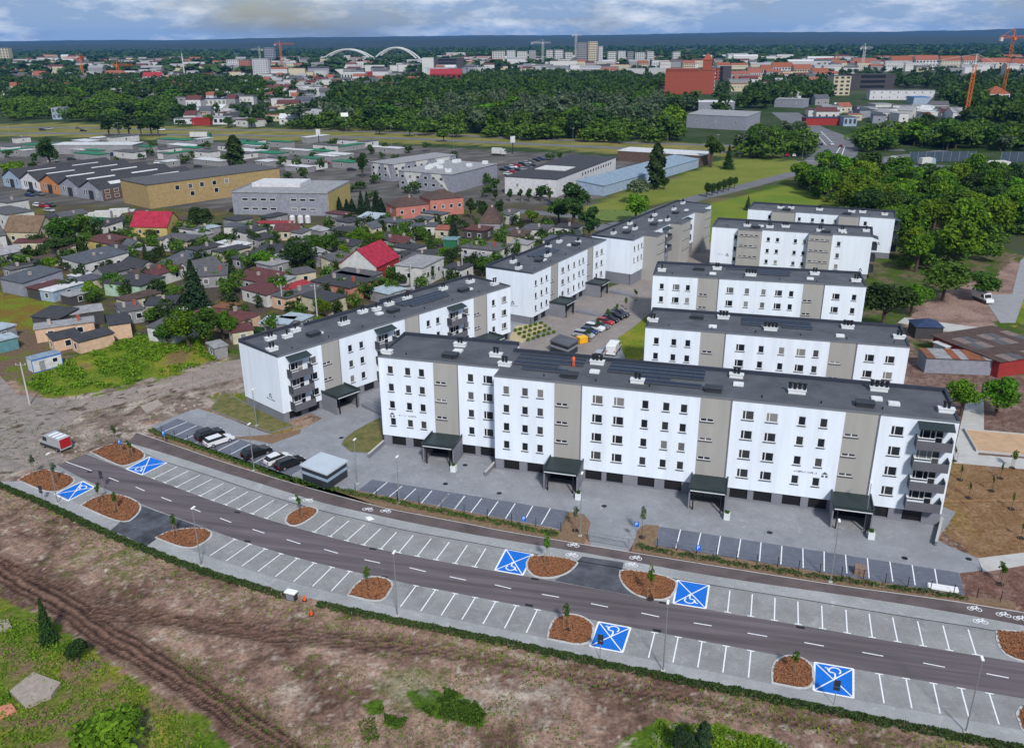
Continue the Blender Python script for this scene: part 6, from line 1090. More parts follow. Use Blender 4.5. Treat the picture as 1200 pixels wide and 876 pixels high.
for k, px in enumerate((343, 352.5, 361, 316)): 
    v = G(px, 261); t = T('round_tank', 'round white plastic tank in the lorry yard', 'tank', (v.x, v.y, 0), 0, 'white tanks in the yard'); O('tank_body', MB().tube((0, 0, 0), (0, 0, 2.2), 1.0, 1.0, 14).tube((0, 0, 2.2), (0, 0, 2.7), 1.0, .5, 14).mesh('tank_body', WALLC['pale']), t)
# green screen fence and noise barrier with panels
def barrier(p0, p1, h, pw, mat, label, name, post):
    a = Vector(G2(p0)); b = Vector(G2(p1)); d = b - a; L = d.length; n = int(L / pw); t = T(name, label, 'fence', (a.x, a.y, 0), math.atan2(d.y, d.x)); pm = MB().box(.1, L / n - .1, -.05, .05, .1, h).mesh('panel', mat); po = MB().box(-.09, .09, -.12, .12, 0, h + .15).mesh('post', post)
    for k in range(n): O('panel', pm, t, (k * L / n, 0, 0))
    for k in range(n + 1): O('post', po, t, (k * L / n, 0, 0))
barrier((101,262),(153,265),2.6,4,WALLC['green'],'dark green screen fence behind the crimson-roofed house','screen_fence',STEEL); barrier((1065,190),(1142,189),5,4,M('barrier_glass', (.05, .07, .10), .3, .2),'dark noise barrier beside the lorry park','noise_barrier',STEEL); barrier((1172,190),(1290,190),5,4,MATS['barrier_glass'],'dark noise barrier behind the long lorry','noise_barrier',STEEL)
# the many small outbuildings that fill the village plots
TAKEN = [(o.location.x + 4, o.location.y + 3) for o in COL.objects if o.name.startswith(('house', 'waste', 'site_office'))]
def filler(poly, n, seed):
    k = 0; r = random.Random(seed); W = [tuple(p) for p in gl(poly)]; xs = [p[0] for p in W]; ys = [p[1] for p in W]; tries = 0
    while k < n and tries < 9000:
        tries += 1; x = r.uniform(min(xs), max(xs)); y = r.uniform(min(ys), max(ys))
        if not inpoly(np.array([x]), np.array([y]), W)[0] or any((x - a) ** 2 + (y - b) ** 2 < 6.6 ** 2 for a, b in TAKEN): continue
        TAKEN.append((x, y)); rf, wl = r.choice((('grey', 'white'), ('dark', 'grey'), ('slate', 'cream'), ('maroon', 'grey'), ('dark', 'white'), ('light', 'grey'), ('brown2', 'cream'), ('dark', 'cream'), ('grey', 'cream'), ('grey', 'grey'), ('pale', 'grey'), ('dark', 'grey')))
        L = r.uniform(4.5, 9.5); d = r.uniform(4, 7); a = R(r.choice((-33, 55)) + r.uniform(-5, 5)); hh = r.uniform(2.4, 3.4); kd = r.choice(('flat', 'flat', 'shed', 'shed', 'gable')); ch = r.choice((0, 1))
        house_at(x - L / 2 * math.cos(a), y - L / 2 * math.sin(a), L, a, hh, d, rf, wl, f'{"small" if L < 7 else "wide"} {wn(wl)} outbuilding with {cn(rf)} {"lean-to" if kd == "shed" else kd} roof{" and chimney" if ch else ""} among the village yards', kd, r.uniform(.5, 1.0) if kd == 'shed' else 1.5, ch, 1, None, 'outbuilding', 'outbuilding', 'village outbuildings'); k += 1
filler([(0,300),(60,262),(160,262),(330,262),(440,258),(600,262),(640,275),(560,318),(460,345),(360,378),(300,400),(215,392),(150,360),(60,345),(0,330)], 62, 5)

# ------------------------------------------------------------------ street furniture
def lamp(px, py, h, label, arm=0.0, rz=0.0, group=None, z=.05):
    v = G(px, py); t = T('street_lamp', label, 'street lamp', (v.x, v.y, z), rz, group); O('pole', MB().tube((0, 0, 0), (0, 0, h), .075, .045, 8).mesh('pole', STEEL), t); O('base_plate', MB().box(-.22, .22, -.22, .22, 0, .12).mesh('base_plate', CONC), t)
    O('lamp_head', MB().box(-.12, .55, -.12, .12, h - .02, h + .08).mesh('lamp_head', LAMPW), t)
    if arm: O('arm', MB().tube((0, 0, h), (-arm, 0, h + .05), .04, .04, 6).mesh('arm', STEEL), t)
for px, py, h, lab in [(466,722,8.2,'tall street lamp at the hedge beside the staked sapling'), (777,786,8.2,'tall street lamp at the hedge right of the blue bay'), (1131.5,857.5,8.2,'tall street lamp at the hedge past the conifer island'), (236,663,8.0,'tall street lamp at the hedge beside the driveway island'), (468,589,7.0,'street lamp in the bed left of the courtyard bays'), (973,682,8.2,'street lamp in the bed right of the gate'), (680,628,9.0,'street lamp at the left gate bed'), (301,499,6.5,'street lamp on the lawn of the balcony block'), (298,551,7.5,'street lamp in the bed behind the parked cars'), (68,590,7.6,'street lamp at the blue bay beside the hedge start'), (419,567,7.0,'street lamp beside the pale-roofed shelter'), (1012,622,7.0,'street lamp at the last canopy of the longest block'), (690,560,4,'x')][:-1]: lamp(px, py, h, lab, rz=R(75))
for px, py, h in ((142,172,14),(137,170,12),(230,170,13),(313,166,13),(407,168,14),(459,172,12),(532,176,14),(671,184,15),(276,168,14),(15,178,14),(30,185,12),(885,176,10),(840,180,10),(940,186,12),(960,180,10),(1080,172,9),(1090,172,9),(1105,174,9)): lamp(px, py, h, 'tall light mast along the distant carriageway', 1.5, 0, 'carriageway light masts', 0)
def utility(px, py, h, label):
    v = G(px, py); t = T('utility_pole', label, 'utility pole', (v.x, v.y, 0)); O('pole', MB().tube((0, 0, 0), (0, 0, h), .16, .11, 8).mesh('pole', CONC), t); O('crossarm', MB().box(-.9, .9, -.06, .06, h - .5, h - .38).mesh('crossarm', STEEL), t)
    for x in (-.8, 0, .8): O('insulator', MB().tube((x, 0, h - .38), (x, 0, h - .18), .06, .05, 6).mesh('insulator', LAMPW), t)
for a in [(35,474,8,'concrete utility pole at the side road corner'), (222,408,9,'wooden utility pole inside the bright spreading tree'), (372,372,8,'pale utility pole beside the ivy house'), (482,338,7,'utility pole in front of the tall white house'), (542,325,7,'thin pole right of the small white house'), (332,362,6,'pole by the peach and white house')]: utility(*a)
def sign(px, py, h, label, mat, sz=.6, z=.05):
    v = G(px, py); t = T('road_sign', label, 'sign', (v.x, v.y, z), R(-16)); O('post', MB().tube((0, 0, 0), (0, 0, h), .035, .035, 6).mesh('post', STEEL), t); O('sign_plate', MB().box(-sz / 2, sz / 2, -.06, -.04, h - sz * 1.25, h).mesh('sign_plate', mat), t)
    if mat is BLUESIGN: O('letter_p', MB().box(-.13, -.07, -.066, -.0605, h - sz * .95, h - sz * .2).box(-.07, .12, -.066, -.0605, h - sz * .3, h - sz * .2).box(.07, .12, -.066, -.0605, h - sz * .55, h - sz * .3).box(-.07, .07, -.066, -.0605, h - sz * .62, h - sz * .54).mesh('letter_p', LAMPW), t)
    else: O('lower_plate', MB().box(-sz / 2, sz / 2, -.06, -.04, h - sz * 2.0, h - sz * 1.35).mesh('lower_plate', mat), t)
for a in [(143,533,2.6,'blue parking sign on the island by the rubble lot',BLUESIGN), (194,521,2.4,'blue parking sign in the bed behind the first dark bays',BLUESIGN), (614,625,2.6,'blue parking sign in the bed left of the gate',BLUESIGN), (745,635,3.0,'blue parking sign at the right gate post',BLUESIGN), (817,660,2.6,'blue parking sign in the bed right of the gate',BLUESIGN), (703,771,3.0,'grey back of a sign beside the blue bay opposite the gate',DARK), (977,826,3.0,'grey back of a sign beside the blue bay next to the conifer island',DARK), (51,588,2.6,'grey sign post at the hedge start',DARK), (122,575,3.2,'grey round-backed sign beside the left driveway',DARK)]: sign(*a)
# dark mesh fence posts along the beds
def post_fence(pts, n, label):
    p = PL(gl(pts)); q0 = p.at(0)[0]; t = T('wire_fence', label, 'fence', (q0[0], q0[1], .09)); pm = MB().tube((0, 0, 0), (0, 0, 1.35), .045, .045, 6).mesh('post', BLACK); w_ = MB()
    for k in range(n):
        q, _ = p.at(p.s[-1] * k / (n - 1)); O('post', pm, t, (q[0] - q0[0], q[1] - q0[1], 0))
    for z in (.4, .8, 1.25):
        for k in range(n - 1): a = p.at(p.s[-1] * k / (n - 1))[0] - q0; b = p.at(p.s[-1] * (k + 1) / (n - 1))[0] - q0; w_.tube((a[0], a[1], z), (b[0], b[1], z), .008, .008, 3)
    O('fence_wire', w_.mesh('fence_wire', BLACK), t)
post_fence([(190,508),(335,562),(350,568.5),(420,577),(520,598),(657,623)], 22, 'dark wire fence behind the dark bays, left of the gate'); post_fence([(770,642),(900,663),(1010,679),(1131,699),(1200,709)], 18, 'dark wire fence behind the dark bays, right of the gate')
# sliding gate
a = G(690, 634); b = G(737, 642.5); L = math.hypot(b.x - a.x, b.y - a.y); t = T('sliding_gate', 'thin grey sliding gate across the courtyard entrance', 'gate', (a.x, a.y, .05), math.atan2(b.y - a.y, b.x - a.x)); O('gate_frame', MB().box(0, L, -.04, .04, .12, .2).box(0, L, -.04, .04, 1.3, 1.38).box(0, .1, -.05, .05, 0, 1.5).box(L - .1, L, -.05, .05, 0, 1.5).mesh('gate_frame', STEEL), t)
gb = MB().tube((0, 0, .2), (0, 0, 1.3), .012, .012, 4).mesh('bar', STEEL)
for k in range(24): O('bar', gb, t, ((k + 1) * L / 25, 0, 0))
# utility cabinet with orange cones by the hedge, boards and pallets in the bays
v = G(342, 702); t = T('utility_cabinet', 'grey utility cabinet with white lid in the hedge gap', 'cabinet', (v.x, v.y, 0), R(-20)); O('cabinet_body', MB().box(-.6, .6, -.3, .3, 0, 1.0).mesh('cabinet_body', DARK), t); O('cabinet_lid', MB().box(-.7, .7, -.4, .4, 1.0, 1.12).mesh('cabinet_lid', LAMPW), t); O('cabinet_door', MB().box(-.5, .5, -.33, -.303, .1, .9).mesh('cabinet_door', PLINTH), t)
for px, py in ((357,703),(365,720)): v = G(px, py); t = T('traffic_cone', 'small orange cone beside the utility cabinet', 'cone', (v.x, v.y, 0), 0, 'orange cones by the cabinet'); O('cone_body', MB().tube((0, 0, .05), (0, 0, .7), .18, .04, 10).mesh('cone_body', M('cone_orange', (.7, .08, .01), .6, 0)), t); O('cone_base', MB().box(-.24, .24, -.24, .24, 0, .05).mesh('cone_base', BLACK), t)
v = G(1007, 672); t = T('paver_pallet', 'pallet of brown paving blocks in a dark bay', 'pallet', (v.x, v.y, .065), R(-16)); O('pallet_base', MB().box(-.65, .65, -.55, .55, 0, .14).mesh('pallet_base', M('pallet_wood', (.26, .17, .09), .9, .2)), t)
pb = MB().box(-.2, .2, -.24, .24, 0, .2).mesh('paver_block', M('block_brown', (.22, .14, .11), .9, .25, 3))
for i in range(3):
    for j in range(2):
        for k in range(4): O('paver_block', pb, t, (-.42 + .42 * i, -.26 + .52 * j, .145 + .205 * k))
v = G(1104, 690); t = T('board_stack', 'white boards lying in the last dark bay', 'boards', (v.x, v.y, .065), R(-18))
for k in range(3): O('board', MB().box(-1.6, 1.6, -.45, .45, .02 + .07 * k, .085 + .07 * k).mesh('board', PVC), t, (.05 * k, .04 * k, 0))
for i, s in enumerate((-6.0, 13.6, 33.8, 51.8)):
    c = blocks[0].matrix_basis @ Vector((s + .2, -5.4 + (3.2 if s < 0 else 0), 0)); t = T('planter', 'white planter box beside an entrance canopy of the longest block', 'planter', (c.x, c.y, .05), R(-16), 'planter boxes'); O('planter_box', MB().box(-.4, .4, -.4, .4, 0, .9).mesh('planter_box', VENTW), t); O('planter_plant', crown('bush', 2, i, 0), t, (0, 0, 1.05), scale=(.4, .4, .35))
for px, py in ((545,545),(437,587),(522,567),(585,578),(708,593),(902,624),(1060,654),(400,513),(330,508),(1135,655)): v = G(px, py); t = O('manhole_cover', MB().tube((0, 0, 0), (0, 0, .006), .38, .38, 14).mesh('manhole_cover', BLACK), None, (v.x, v.y, .056), label='dark round manhole cover in the courtyard paving', cat='manhole', group='courtyard manholes')
for px, py in ((1124,670),(1146,665)): pass
grate = MB().box(-.45, .45, -.2, .2, 0, .008).mesh('drain_grate', BLACK)
for px, py in ((105,553),(278,600),(437,643),(627,678),(777,706),(938,735),(620,709),(770,738.5),(450,676),(290,634)): v = G(px, py); O('drain_grate', grate, None, (v.x, v.y, .032), R(-16), 'dark drain grate at the edge of the road', 'drain', 'road drains')
# barrels of the low retaining walls by the longest block
for p0, p1, lab in (((432,537),(450,521),'low grey retaining wall at the left end of the longest block'), ((569,558),(580,546),'short ramp wall where the longest block steps forward'), ((1096,640),(1103,612),'low wall at the balconied end of the longest block')):
    a = Vector(G2(p0)); b = Vector(G2(p1)); d = b - a; t = T('retaining_wall', lab, 'wall', (a.x, a.y, .04), math.atan2(d.y, d.x)); O('wall_body', MB().box(0, d.length, -.12, .12, 0, .7).mesh('wall_body', PLINTH), t); O('coping', MB().box(-.03, d.length + .03, -.16, .16, .7, .78).mesh('coping', CONC), t)
# rubble heaps and slabs
RUB = M('broken_concrete', (.29, .245, .21), .95, .2, 2, .4, 6)
def rock(seed):
    r = random.Random(seed); m = MB(); n = 7; 
    lo = [(math.cos(a) * r.uniform(.6, 1), math.sin(a) * r.uniform(.6, 1), 0) for a in np.linspace(0, 6.28, n + 1)[:-1]]; hi = [(x * .75 + r.uniform(-.1, .1), y * .75 + r.uniform(-.1, .1), r.uniform(.25, .6)) for x, y, _ in lo]; m.v = lo + hi
    for k in range(n): j = (k + 1) % n; m.f.append((k, j, n + j, n + k)); m.m.append(0)
    m.f.append(tuple(range(n, 2 * n))); m.m.append(0); return m.mesh('rubble_piece', RUB)
ROCK = [rock(k) for k in range(5)]
rp = [tuple(p) for p in gl([(60,520),(120,500),(180,480),(240,462),(278,455),(282,472),(235,474),(178,490),(130,516),(95,530),(60,540)])]
W = np.array(rp); k = 0
while k < 110:
    x = random.uniform(W[:, 0].min(), W[:, 0].max()); y = random.uniform(W[:, 1].min(), W[:, 1].max())
    if inpoly(np.array([x]), np.array([y]), rp)[0]:
        s = random.uniform(.12, .5) ** 1.2; O('rubble_piece', ROCK[k % 5], None, (x, y, -.05), random.uniform(0, 6), 'lump of pale broken concrete on the rubble lot', 'rubble', 'rubble pieces', scale=(s * 1.6, s, s * .8)); k += 1
def slab(px, label, z=.35, mat=RUB): 
    P = gl(px); c = np.mean(P, 0); O('concrete_slab', MB().prism([(x - c[0], y - c[1]) for x, y in P], -.1, z).mesh('concrete_slab', mat), None, (c[0], c[1], 0), label=label, cat='slab')
slab([(12,812),(40,790),(72,802),(60,818),(30,830)], 'old grey concrete slab lying in the foreground grass'); slab([(-10,832),(14,826),(20,834),(-8,846)], 'orange-pink broken slab at the grass edge', .25, M('pink_slab', (.5, .2, .13), .95, .2)); slab([(-6,730),(10,726),(14,736),(-4,742)], 'small grey slab near the wheel tracks', .2); slab([(165,478),(185,470),(192,476),(172,486)], 'pale slab half buried in the rubble lot', .4); slab([(160,458),(200,450),(202,452),(163,461)], 'long thin pale beam on the dirt track', .3)
# gravel beds by street block: rows of stones with shrubs
for px, py in [(604 + 6 * i + 5 * j, 385 + 3.6 * j - 1.8 * i) for i in range(6) for j in range(4)]: v = G(px, py + 4); t = tree(v.x, v.y, .8, .6, 'bush', 5, 'small shrub in the straw-coloured bed behind the longest block', 'straw bed shrubs', 2, 'shrub', cat='shrub')
O('planting_bed', MB().prism(gl([(596,398),(604,382),(632,378),(640,384),(612,402)]), 0, .08).mesh('planting_bed', M('straw_bed', (.40, .33, .20), .95, .2, 3)), None, kind='structure', label='straw-coloured planting bed beside the street block')
# playground sand frame at right, bench frames in the street
v = G(1178, 520); t = T('sand_pit', 'sandy play area with timber edge beside the pale path', 'sand pit', (v.x, v.y, 0), R(-14)); O('sand', MB().box(-5, 8, -4, 4, 0, .12).mesh('sand', M('sand', (.42, .28, .17), .95, .15)), t); O('edge_board', MB().box(-5.2, 8.2, -4.2, -4.01, 0, .3).box(-5.2, 8.2, 4.01, 4.2, 0, .3).box(-5.2, -5.01, -4, 4, 0, .5).mesh('edge_board', CONC), t)
# person working on the roof
def person(loc, label):
    me = bpy.data.meshes.new('person'); V = [(0, 0, .92), (0, 0, 1.2), (0, .02, 1.42), (0, .03, 1.52), (0, .05, 1.68), (-.2, 0, 1.4), (-.3, .1, 1.15), (-.25, .32, 1.0), (.2, 0, 1.4), (.3, .1, 1.15), (.25, .32, 1.0), (-.1, 0, .88), (-.12, .05, .48), (-.12, -.02, .06), (.1, 0, .88), (.13, .08, .48), (.14, -.05, .06), (-.12, .14, .04), (.14, .12, .04)]
    E_ = [(0, 1), (1, 2), (2, 3), (3, 4), (2, 5), (5, 6), (6, 7), (2, 8), (8, 9), (9, 10), (0, 11), (11, 12), (12, 13), (0, 14), (14, 15), (15, 16), (13, 17), (16, 18)]; me.from_pydata(V, E_, []); rad = [.15, .16, .15, .06, .11, .07, .05, .04, .07, .05, .04, .1, .07, .05, .1, .07, .05, .045, .045]
    me.materials.append(M('hi_vis_orange', (.75, .12, .03), .8, .05)); o = O('person', me, None, loc, .6, label, 'person'); sk_ = o.modifiers.new('skin', 'SKIN')
    for i, s in enumerate(me.skin_vertices[0].data): s.radius = (rad[i], rad[i]); s.use_root = i == 0
    o.modifiers.new('sub', 'SUBSURF').levels = 1; o.modifiers['sub'].render_levels = 1
c = blocks[0].matrix_basis @ Vector((10.3, 6.3, 15.11)); person((c.x, c.y, 15.11), 'person in orange work clothes among the solar panels on the roof')

# ------------------------------------------------------------------ the town and the horizon
def big(px0, px1, base_y, h, d, roof, wall, label, rows, cols, name='apartment_tower', cat='building', kind='flat', rise=5, group=None):
    """building whose base line lies on photo row base_y between two columns"""
    a = G(px0, base_y); b = G(px1, base_y); L = b.x - a.x
    t = house_at(a.x, a.y, L, 0, h, d, roof, wall, label, kind, rise, cat=cat, name=name, group=group, parts=False)
    if rows:
        m = MB()
        for r in range(rows):
            for k in range(cols): x = L * (k + .5) / cols; z = h * (r + .55) / rows; m.box(x - L / cols * .28, x + L / cols * .28, -.12, -.01, z - h / rows * .26, z + h / rows * .26)
        o = O('windows', m.mesh('windows', GLASS), t); o['kind'] = 'stuff'
    return t
K = 'white flats on the skyline'
for i, (x0, x1, by, h, wl, rw) in enumerate([(577,592,77,32,'white',8),(594,604,77,33,'pale',8),(606,618,77,31,'white',8),(620,628,77,33,'grey',8),(640,648,76,33,'white',8),(650,660,76,33,'pale',8),(662,671,76,28,'white',7),(674,676,76,34,'white',8),(712,722,77,30,'white',7),(724,733,77,31,'pale',7),(735,742,77,30,'grey',7),(744,756,77,28,'white',7),(758,766,77,30,'white',7),(788,797,76,28,'white',7)]): big(x0, x1, by, h, 18, 'light', wl, f'{"tall white" if wl == "white" else "pale" if wl == "pale" else "grey"} block of flats in the skyline row', rw, 5, group=K + wl)
big(676, 688, 78, 50, 20, 'light', 'grey', 'tall grey apartment tower on the skyline', 11, 5); big(689, 700, 78, 52, 20, 'light', 'cream', 'tall cream apartment tower beside the grey one', 11, 5); big(701, 706, 78, 42, 20, 'light', 'pale', 'slim pale tower right of the cream tower', 10, 3)
for i, (x0, x1, by, h, wl) in enumerate([(267,280,85,24,'pale'),(281,293,86,24,'pink'),(297,314,88,28,'pale'),(311,322,77,42,'lav')]): big(x0, x1, by, h, 18, 'light', wl, ['pale apartment block left of a dark poplar', 'pinkish apartment block beside the pale one', 'wide pale apartment block in front of the cranes', 'tall lilac tower between two cranes'][i], 8, 6)
big(-6, 9, 73, 42, 25, 'light', 'cream', 'cream high-rise at the picture margin of the skyline', 9, 5); big(495, 508, 85, 26, 20, 'white', 'white', 'white office slab beside the dark office building', 0, 1); big(506, 543, 84, 24, 30, 'dark', 'dark', 'dark brown office building with long window bands', 4, 1); big(504, 541, 94, 9, 26, 'red', 'red', 'bright red roofed hall in front of the dark office', 1, 6, kind='gable', rise=7); big(428, 441, 93, 11, 20, 'red', 'red', 'small red hall beside the white shopping hall', 0, 1); big(400, 427, 94, 10, 40, 'white', 'white', 'long white shopping hall', 1, 8); big(523, 545, 69, 18, 20, 'white', 'white', 'white offices on the slope behind the dark office', 4, 10); big(548, 575, 73, 14, 20, 'salmon', 'pale', 'pale offices with red accents on the skyline', 3, 10)
# the big red brick factory with its turret
PIL = MB().box(-.5, .5, 0, .25, 0, 24.6).mesh('pilaster', WALLC['brick'])
v = G(779, 110); t = T('brick_factory', 'massive red brick factory block with corner turret', 'factory', (v.x, v.y, 0), R(-14)); O('wall', MB().box(0, 34, 0, 30, -.2, 26).mesh('wall', WALLC['brick']), t); O('wing', MB().box(34.02, 54, 4, 34, -.2, 25).mesh('wing', WALLC['brick']), t); O('roof', MB().box(-.4, 34.4, -.4, 30.4, 26.02, 26.8).box(34.5, 54.3, 3.6, 34.3, 25.02, 25.6).mesh('roof', ROOFC['salmon']), t)
for k in range(9): O('pilaster', PIL, t, (k * 4.25, -.26, 0))
O('cornice', MB().box(-.5, 34.5, -.6, -.02, 24.6, 25.4).mesh('cornice', WALLC['brick']), t)
tu = MB().box(40, 50, 6, 14, 25.7, 36); i = len(tu.v); tu.v += [(39.4, 5.4, 36), (50.6, 5.4, 36), (50.6, 14.6, 36), (39.4, 14.6, 36), (45, 10, 43)]
for q in ((0, 1, 4), (1, 2, 4), (2, 3, 4), (3, 0, 4)): tu.f.append(tuple(i + j for j in q)); tu.m.append(0)
O('turret', tu.mesh('turret', WALLC['brick']), t)
for r_ in range(5):
    for k in range(6): O('window', HWB, t, (54.03, 7.5 + k * 4.6, 4 + r_ * 4.4), R(90)) if False else hwin(t, 54.02, 7.5 + k * 4.6, 4 + r_ * 4.4, 1.6, 2.2, R(90))
for i, (x0, x1, by, h, rs) in enumerate([(877,893,97,13,6),(892,905,92,13,6),(905,930,90,14,7),(930,952,92,13,7),(952,972,96,12,6),(1044,1072,82,16,8),(1072,1102,82,17,8),(1102,1128,82,16,8),(1128,1150,82,16,8),(1150,1186,84,15,7),(1186,1215,86,15,7),(968,985,80,14,5),(1000,1030,80,13,5),(748,760,82,12,5),(840,856,86,13,5),(800,815,82,12,5)]): big(x0, x1, by, h, 20, 'orange' if i % 3 else 'salmon', 'cream' if i % 2 else 'pale', f'old town house with {"orange" if i % 3 else "salmon"} tiled gable roof and {"cream" if i % 2 else "pale"} walls', 3, 7, 'town_house', 'house', 'gable', rs, 'tiled town houses')
big(975, 996, 112, 20, 20, 'dark', 'cream', 'cream office block before the dark glass building', 5, 3); big(996, 1050, 105, 17, 20, 'dark', 'dark', 'long dark glass office building', 3, 1); big(1156, 1182, 127, 12, 16, 'orange', 'pale', 'orange hipped roof house among the cranes', 2, 5, 'town_house', 'house', 'hip', 6); big(824, 846, 94, 17, 20, 'slate', 'brick', 'brick annex behind the brick factory', 4, 5); big(846, 856, 101, 24, 16, 'dark', 'dark', 'dark narrow building beside the brick annex', 0, 1); big(119, 146, 96, 12, 16, 'salmon', 'pink', 'pinkish-red hall in the grove town', 2, 5, kind='hip', rise=5); big(168, 189, 98, 10, 14, 'red', 'pale', 'white house with long red roof in the grove', 2, 5, kind='gable', rise=6); big(62, 76, 140, 9, 10, 'light', 'blue', 'pale blue house at the grove edge', 2, 3)
big(225, 264, 124, 6, 16, 'navy', 'white', 'white shop with blue roof band', 1, 8, 'shop', 'shop'); big(264, 280, 122, 7, 14, 'sky', 'dark', 'bright blue shop front beside the white shop', 0, 1, 'shop', 'shop'); big(225, 246, 147, 5, 10, 'crimson', 'red', 'red filling-station canopy across the carriageway', 0, 1, 'shop', 'shop'); big(244, 268, 146, 5, 12, 'light', 'pale', 'pale filling-station shop beside the red canopy', 1, 4, 'shop', 'shop'); big(944, 985, 147, 5, 10, 'navy', 'red', 'blue and red banner stall front at the market', 0, 1, 'shop', 'shop'); big(988, 1004, 148, 6, 14, 'slate', 'blue', 'slate-roofed market hall beside the banner stall', 1, 3, 'shop', 'shop'); big(1070, 1090, 122, 6, 16, 'sky', 'blue', 'bright blue tarpaulin roof in the trading yard', 0, 1, 'shop', 'tent')
# many small buildings of the town
TOWN = [([(230,122),(330,128),(420,130),(470,118),(440,100),(330,96),(300,108)], 60, (9, 26), (4, 9)), ([(330,96),(480,98),(560,90),(640,86),(560,80),(400,82),(330,88)], 46, (14, 40), (6, 13)), ([(-20,120),(200,112),(300,104),(280,90),(100,88),(-20,96)], 46, (10, 22), (5, 9)), ([(590,88),(740,90),(770,96),(760,84),(600,82)], 22, (16, 40), (7, 13)), ([(860,88),(1050,86),(1200,90),(1200,80),(1000,74),(860,80)], 40, (16, 40), (8, 15)), ([(940,140),(1050,146),(1120,142),(1130,132),(960,128)], 34, (6, 16), (3, 6)), ([(200,146),(330,150),(400,148),(400,132),(230,132)], 34, (8, 20), (3.5, 6)), ([(900,128),(960,126),(960,112),(900,112)], 8, (10, 24), (5, 9)), ([(560,82),(1100,78),(1180,72),(560,72)], 30, (30, 60), (10, 18)), ([(20,78),(80,78),(80,72),(20,72)], 10, (20, 50), (12, 20))]
PAL = [('light', 'white'), ('grey', 'pale'), ('white', 'white'), ('salmon', 'cream'), ('slate', 'grey'), ('light', 'pale'), ('maroon', 'white'), ('dark', 'lav')]
for zi, (poly, n, lr, hr) in enumerate(TOWN):
    for i, (x, y) in enumerate(scatter(poly, 14, n, 50 + zi)):
        rf, wl = PAL[random.randrange(8)]; L = random.uniform(*lr); zone = ['beyond the carriageway', 'near the shopping halls', 'in the grove town', 'below the skyline towers', 'among the tiled roofs', 'in the right-hand trading yard', 'along the carriageway', 'between the wood and the offices', 'on the skyline', 'on the far edge of town'][zi]
        t = house_at(x, y, L, R(random.uniform(-35, 20)), random.uniform(*hr), random.uniform(8, 16), rf, wl, f'small {cn(rf)}-roofed {wn(wl)} building {zone}', random.choice(('flat', 'flat', 'gable')), 3, cat='building', name='town_building', group=f'{rf} {wl} buildings {zone}', parts=False)
        if y < 900:
            for k in range(max(1, int(L / 5))): hwin(t, (k + .5) * L / max(1, int(L / 5)), 0, 2.4, 1.6, 1.4)
# the rest of the distant town reads as one mass of roofs and walls
def far_town():
    r = random.Random(4); mb = MB()
    for poly, n, lr, hr in (([(0,92),(250,88),(600,80),(1200,86),(1250,74),(600,70),(250,73),(0,76)], 330, (14, 44), (7, 15)), ([(200,126),(330,130),(470,124),(500,100),(330,92),(210,100)], 110, (8, 22), (4, 9)), ([(0,110),(200,106),(260,92),(0,90)], 90, (10, 22), (5, 9)), ([(850,112),(960,110),(960,92),(850,90)], 30, (12, 26), (7, 12))):
        for x, y in scatter(poly, 16, n, 90 + n):
            L = r.uniform(*lr); d = r.uniform(9, 16); h = r.uniform(*hr); m = r.randrange(4); rf = r.randrange(4, 8); mb.box(x, x + L, y, y + d, -.5, h, m)
            if r.random() < .5: mb.box(x - .3, x + L + .3, y - .3, y + d + .3, h + .02, h + .5, rf)
            else:
                i = len(mb.v); mb.v += [(x - .3, y - .3, h), (x + L + .3, y - .3, h), (x + L + .3, y + d + .3, h), (x - .3, y + d + .3, h), (x - .3, y + d / 2, h + 3.6), (x + L + .3, y + d / 2, h + 3.6)]
                for q in ((0, 1, 5, 4), (2, 3, 4, 5), (1, 2, 5), (3, 0, 4)): mb.f.append(tuple(i + j for j in q)); mb.m.append(rf)
            for k in range(int(L / 4)): mb.box(x + 1 + k * 4, x + 2.6 + k * 4, y - .15, y - .02, h * .5, h * .72, 8)
    O('distant_town', mb.mesh('distant_town', WALLC['white'], WALLC['pale'], WALLC['cream'], WALLC['grey'], ROOFC['grey'], ROOFC['salmon'], ROOFC['light'], ROOFC['maroon'], GLASS), None, kind='stuff', label='many small pale buildings of the far town')
far_town()
# arch bridge: two arches with paired ribs
def arch(px0, px1, base_y, rise, label):
    a = G(px0, base_y); b = G(px1, base_y); L = (b - a).length; t = T('arch_bridge', label, 'bridge', (a.x, a.y, 0), math.atan2(b.y - a.y, b.x - a.x), 'white bridge arches')
    for yy in (0, 26):
        m = MB(); P = [(L * s, yy + (13 - yy) * .35 * math.sin(math.pi * s), 6 + rise * 4 * s * (1 - s)) for s in np.linspace(0, 1, 22)]
        for k in range(21): m.tube(P[k], P[k + 1], 2.4, 2.4, 6, cap=False)
        O('arch_rib', m.mesh('arch_rib', WALLC['white']), t)
        h = MB()
        for k in range(3, 20, 2): h.tube(P[k], (P[k][0], 13, 6), .22, .22, 4, cap=False)
        O('hanger', h.mesh('hanger', STEEL), t)
    O('deck', MB().box(-20, L + 20, 2, 24, 5, 8).mesh('deck', WALLC['pale']), t); O('pier', MB().box(-4, 4, 2, 24, -.5, 5).box(L - 4, L + 4, 2, 24, -.5, 5).mesh('pier', CONC), t)
arch(378, 436, 72.5, 27, 'white arch of the distant bridge, beside the second arch'); arch(438, 489, 72.5, 31, 'taller white arch of the distant bridge')
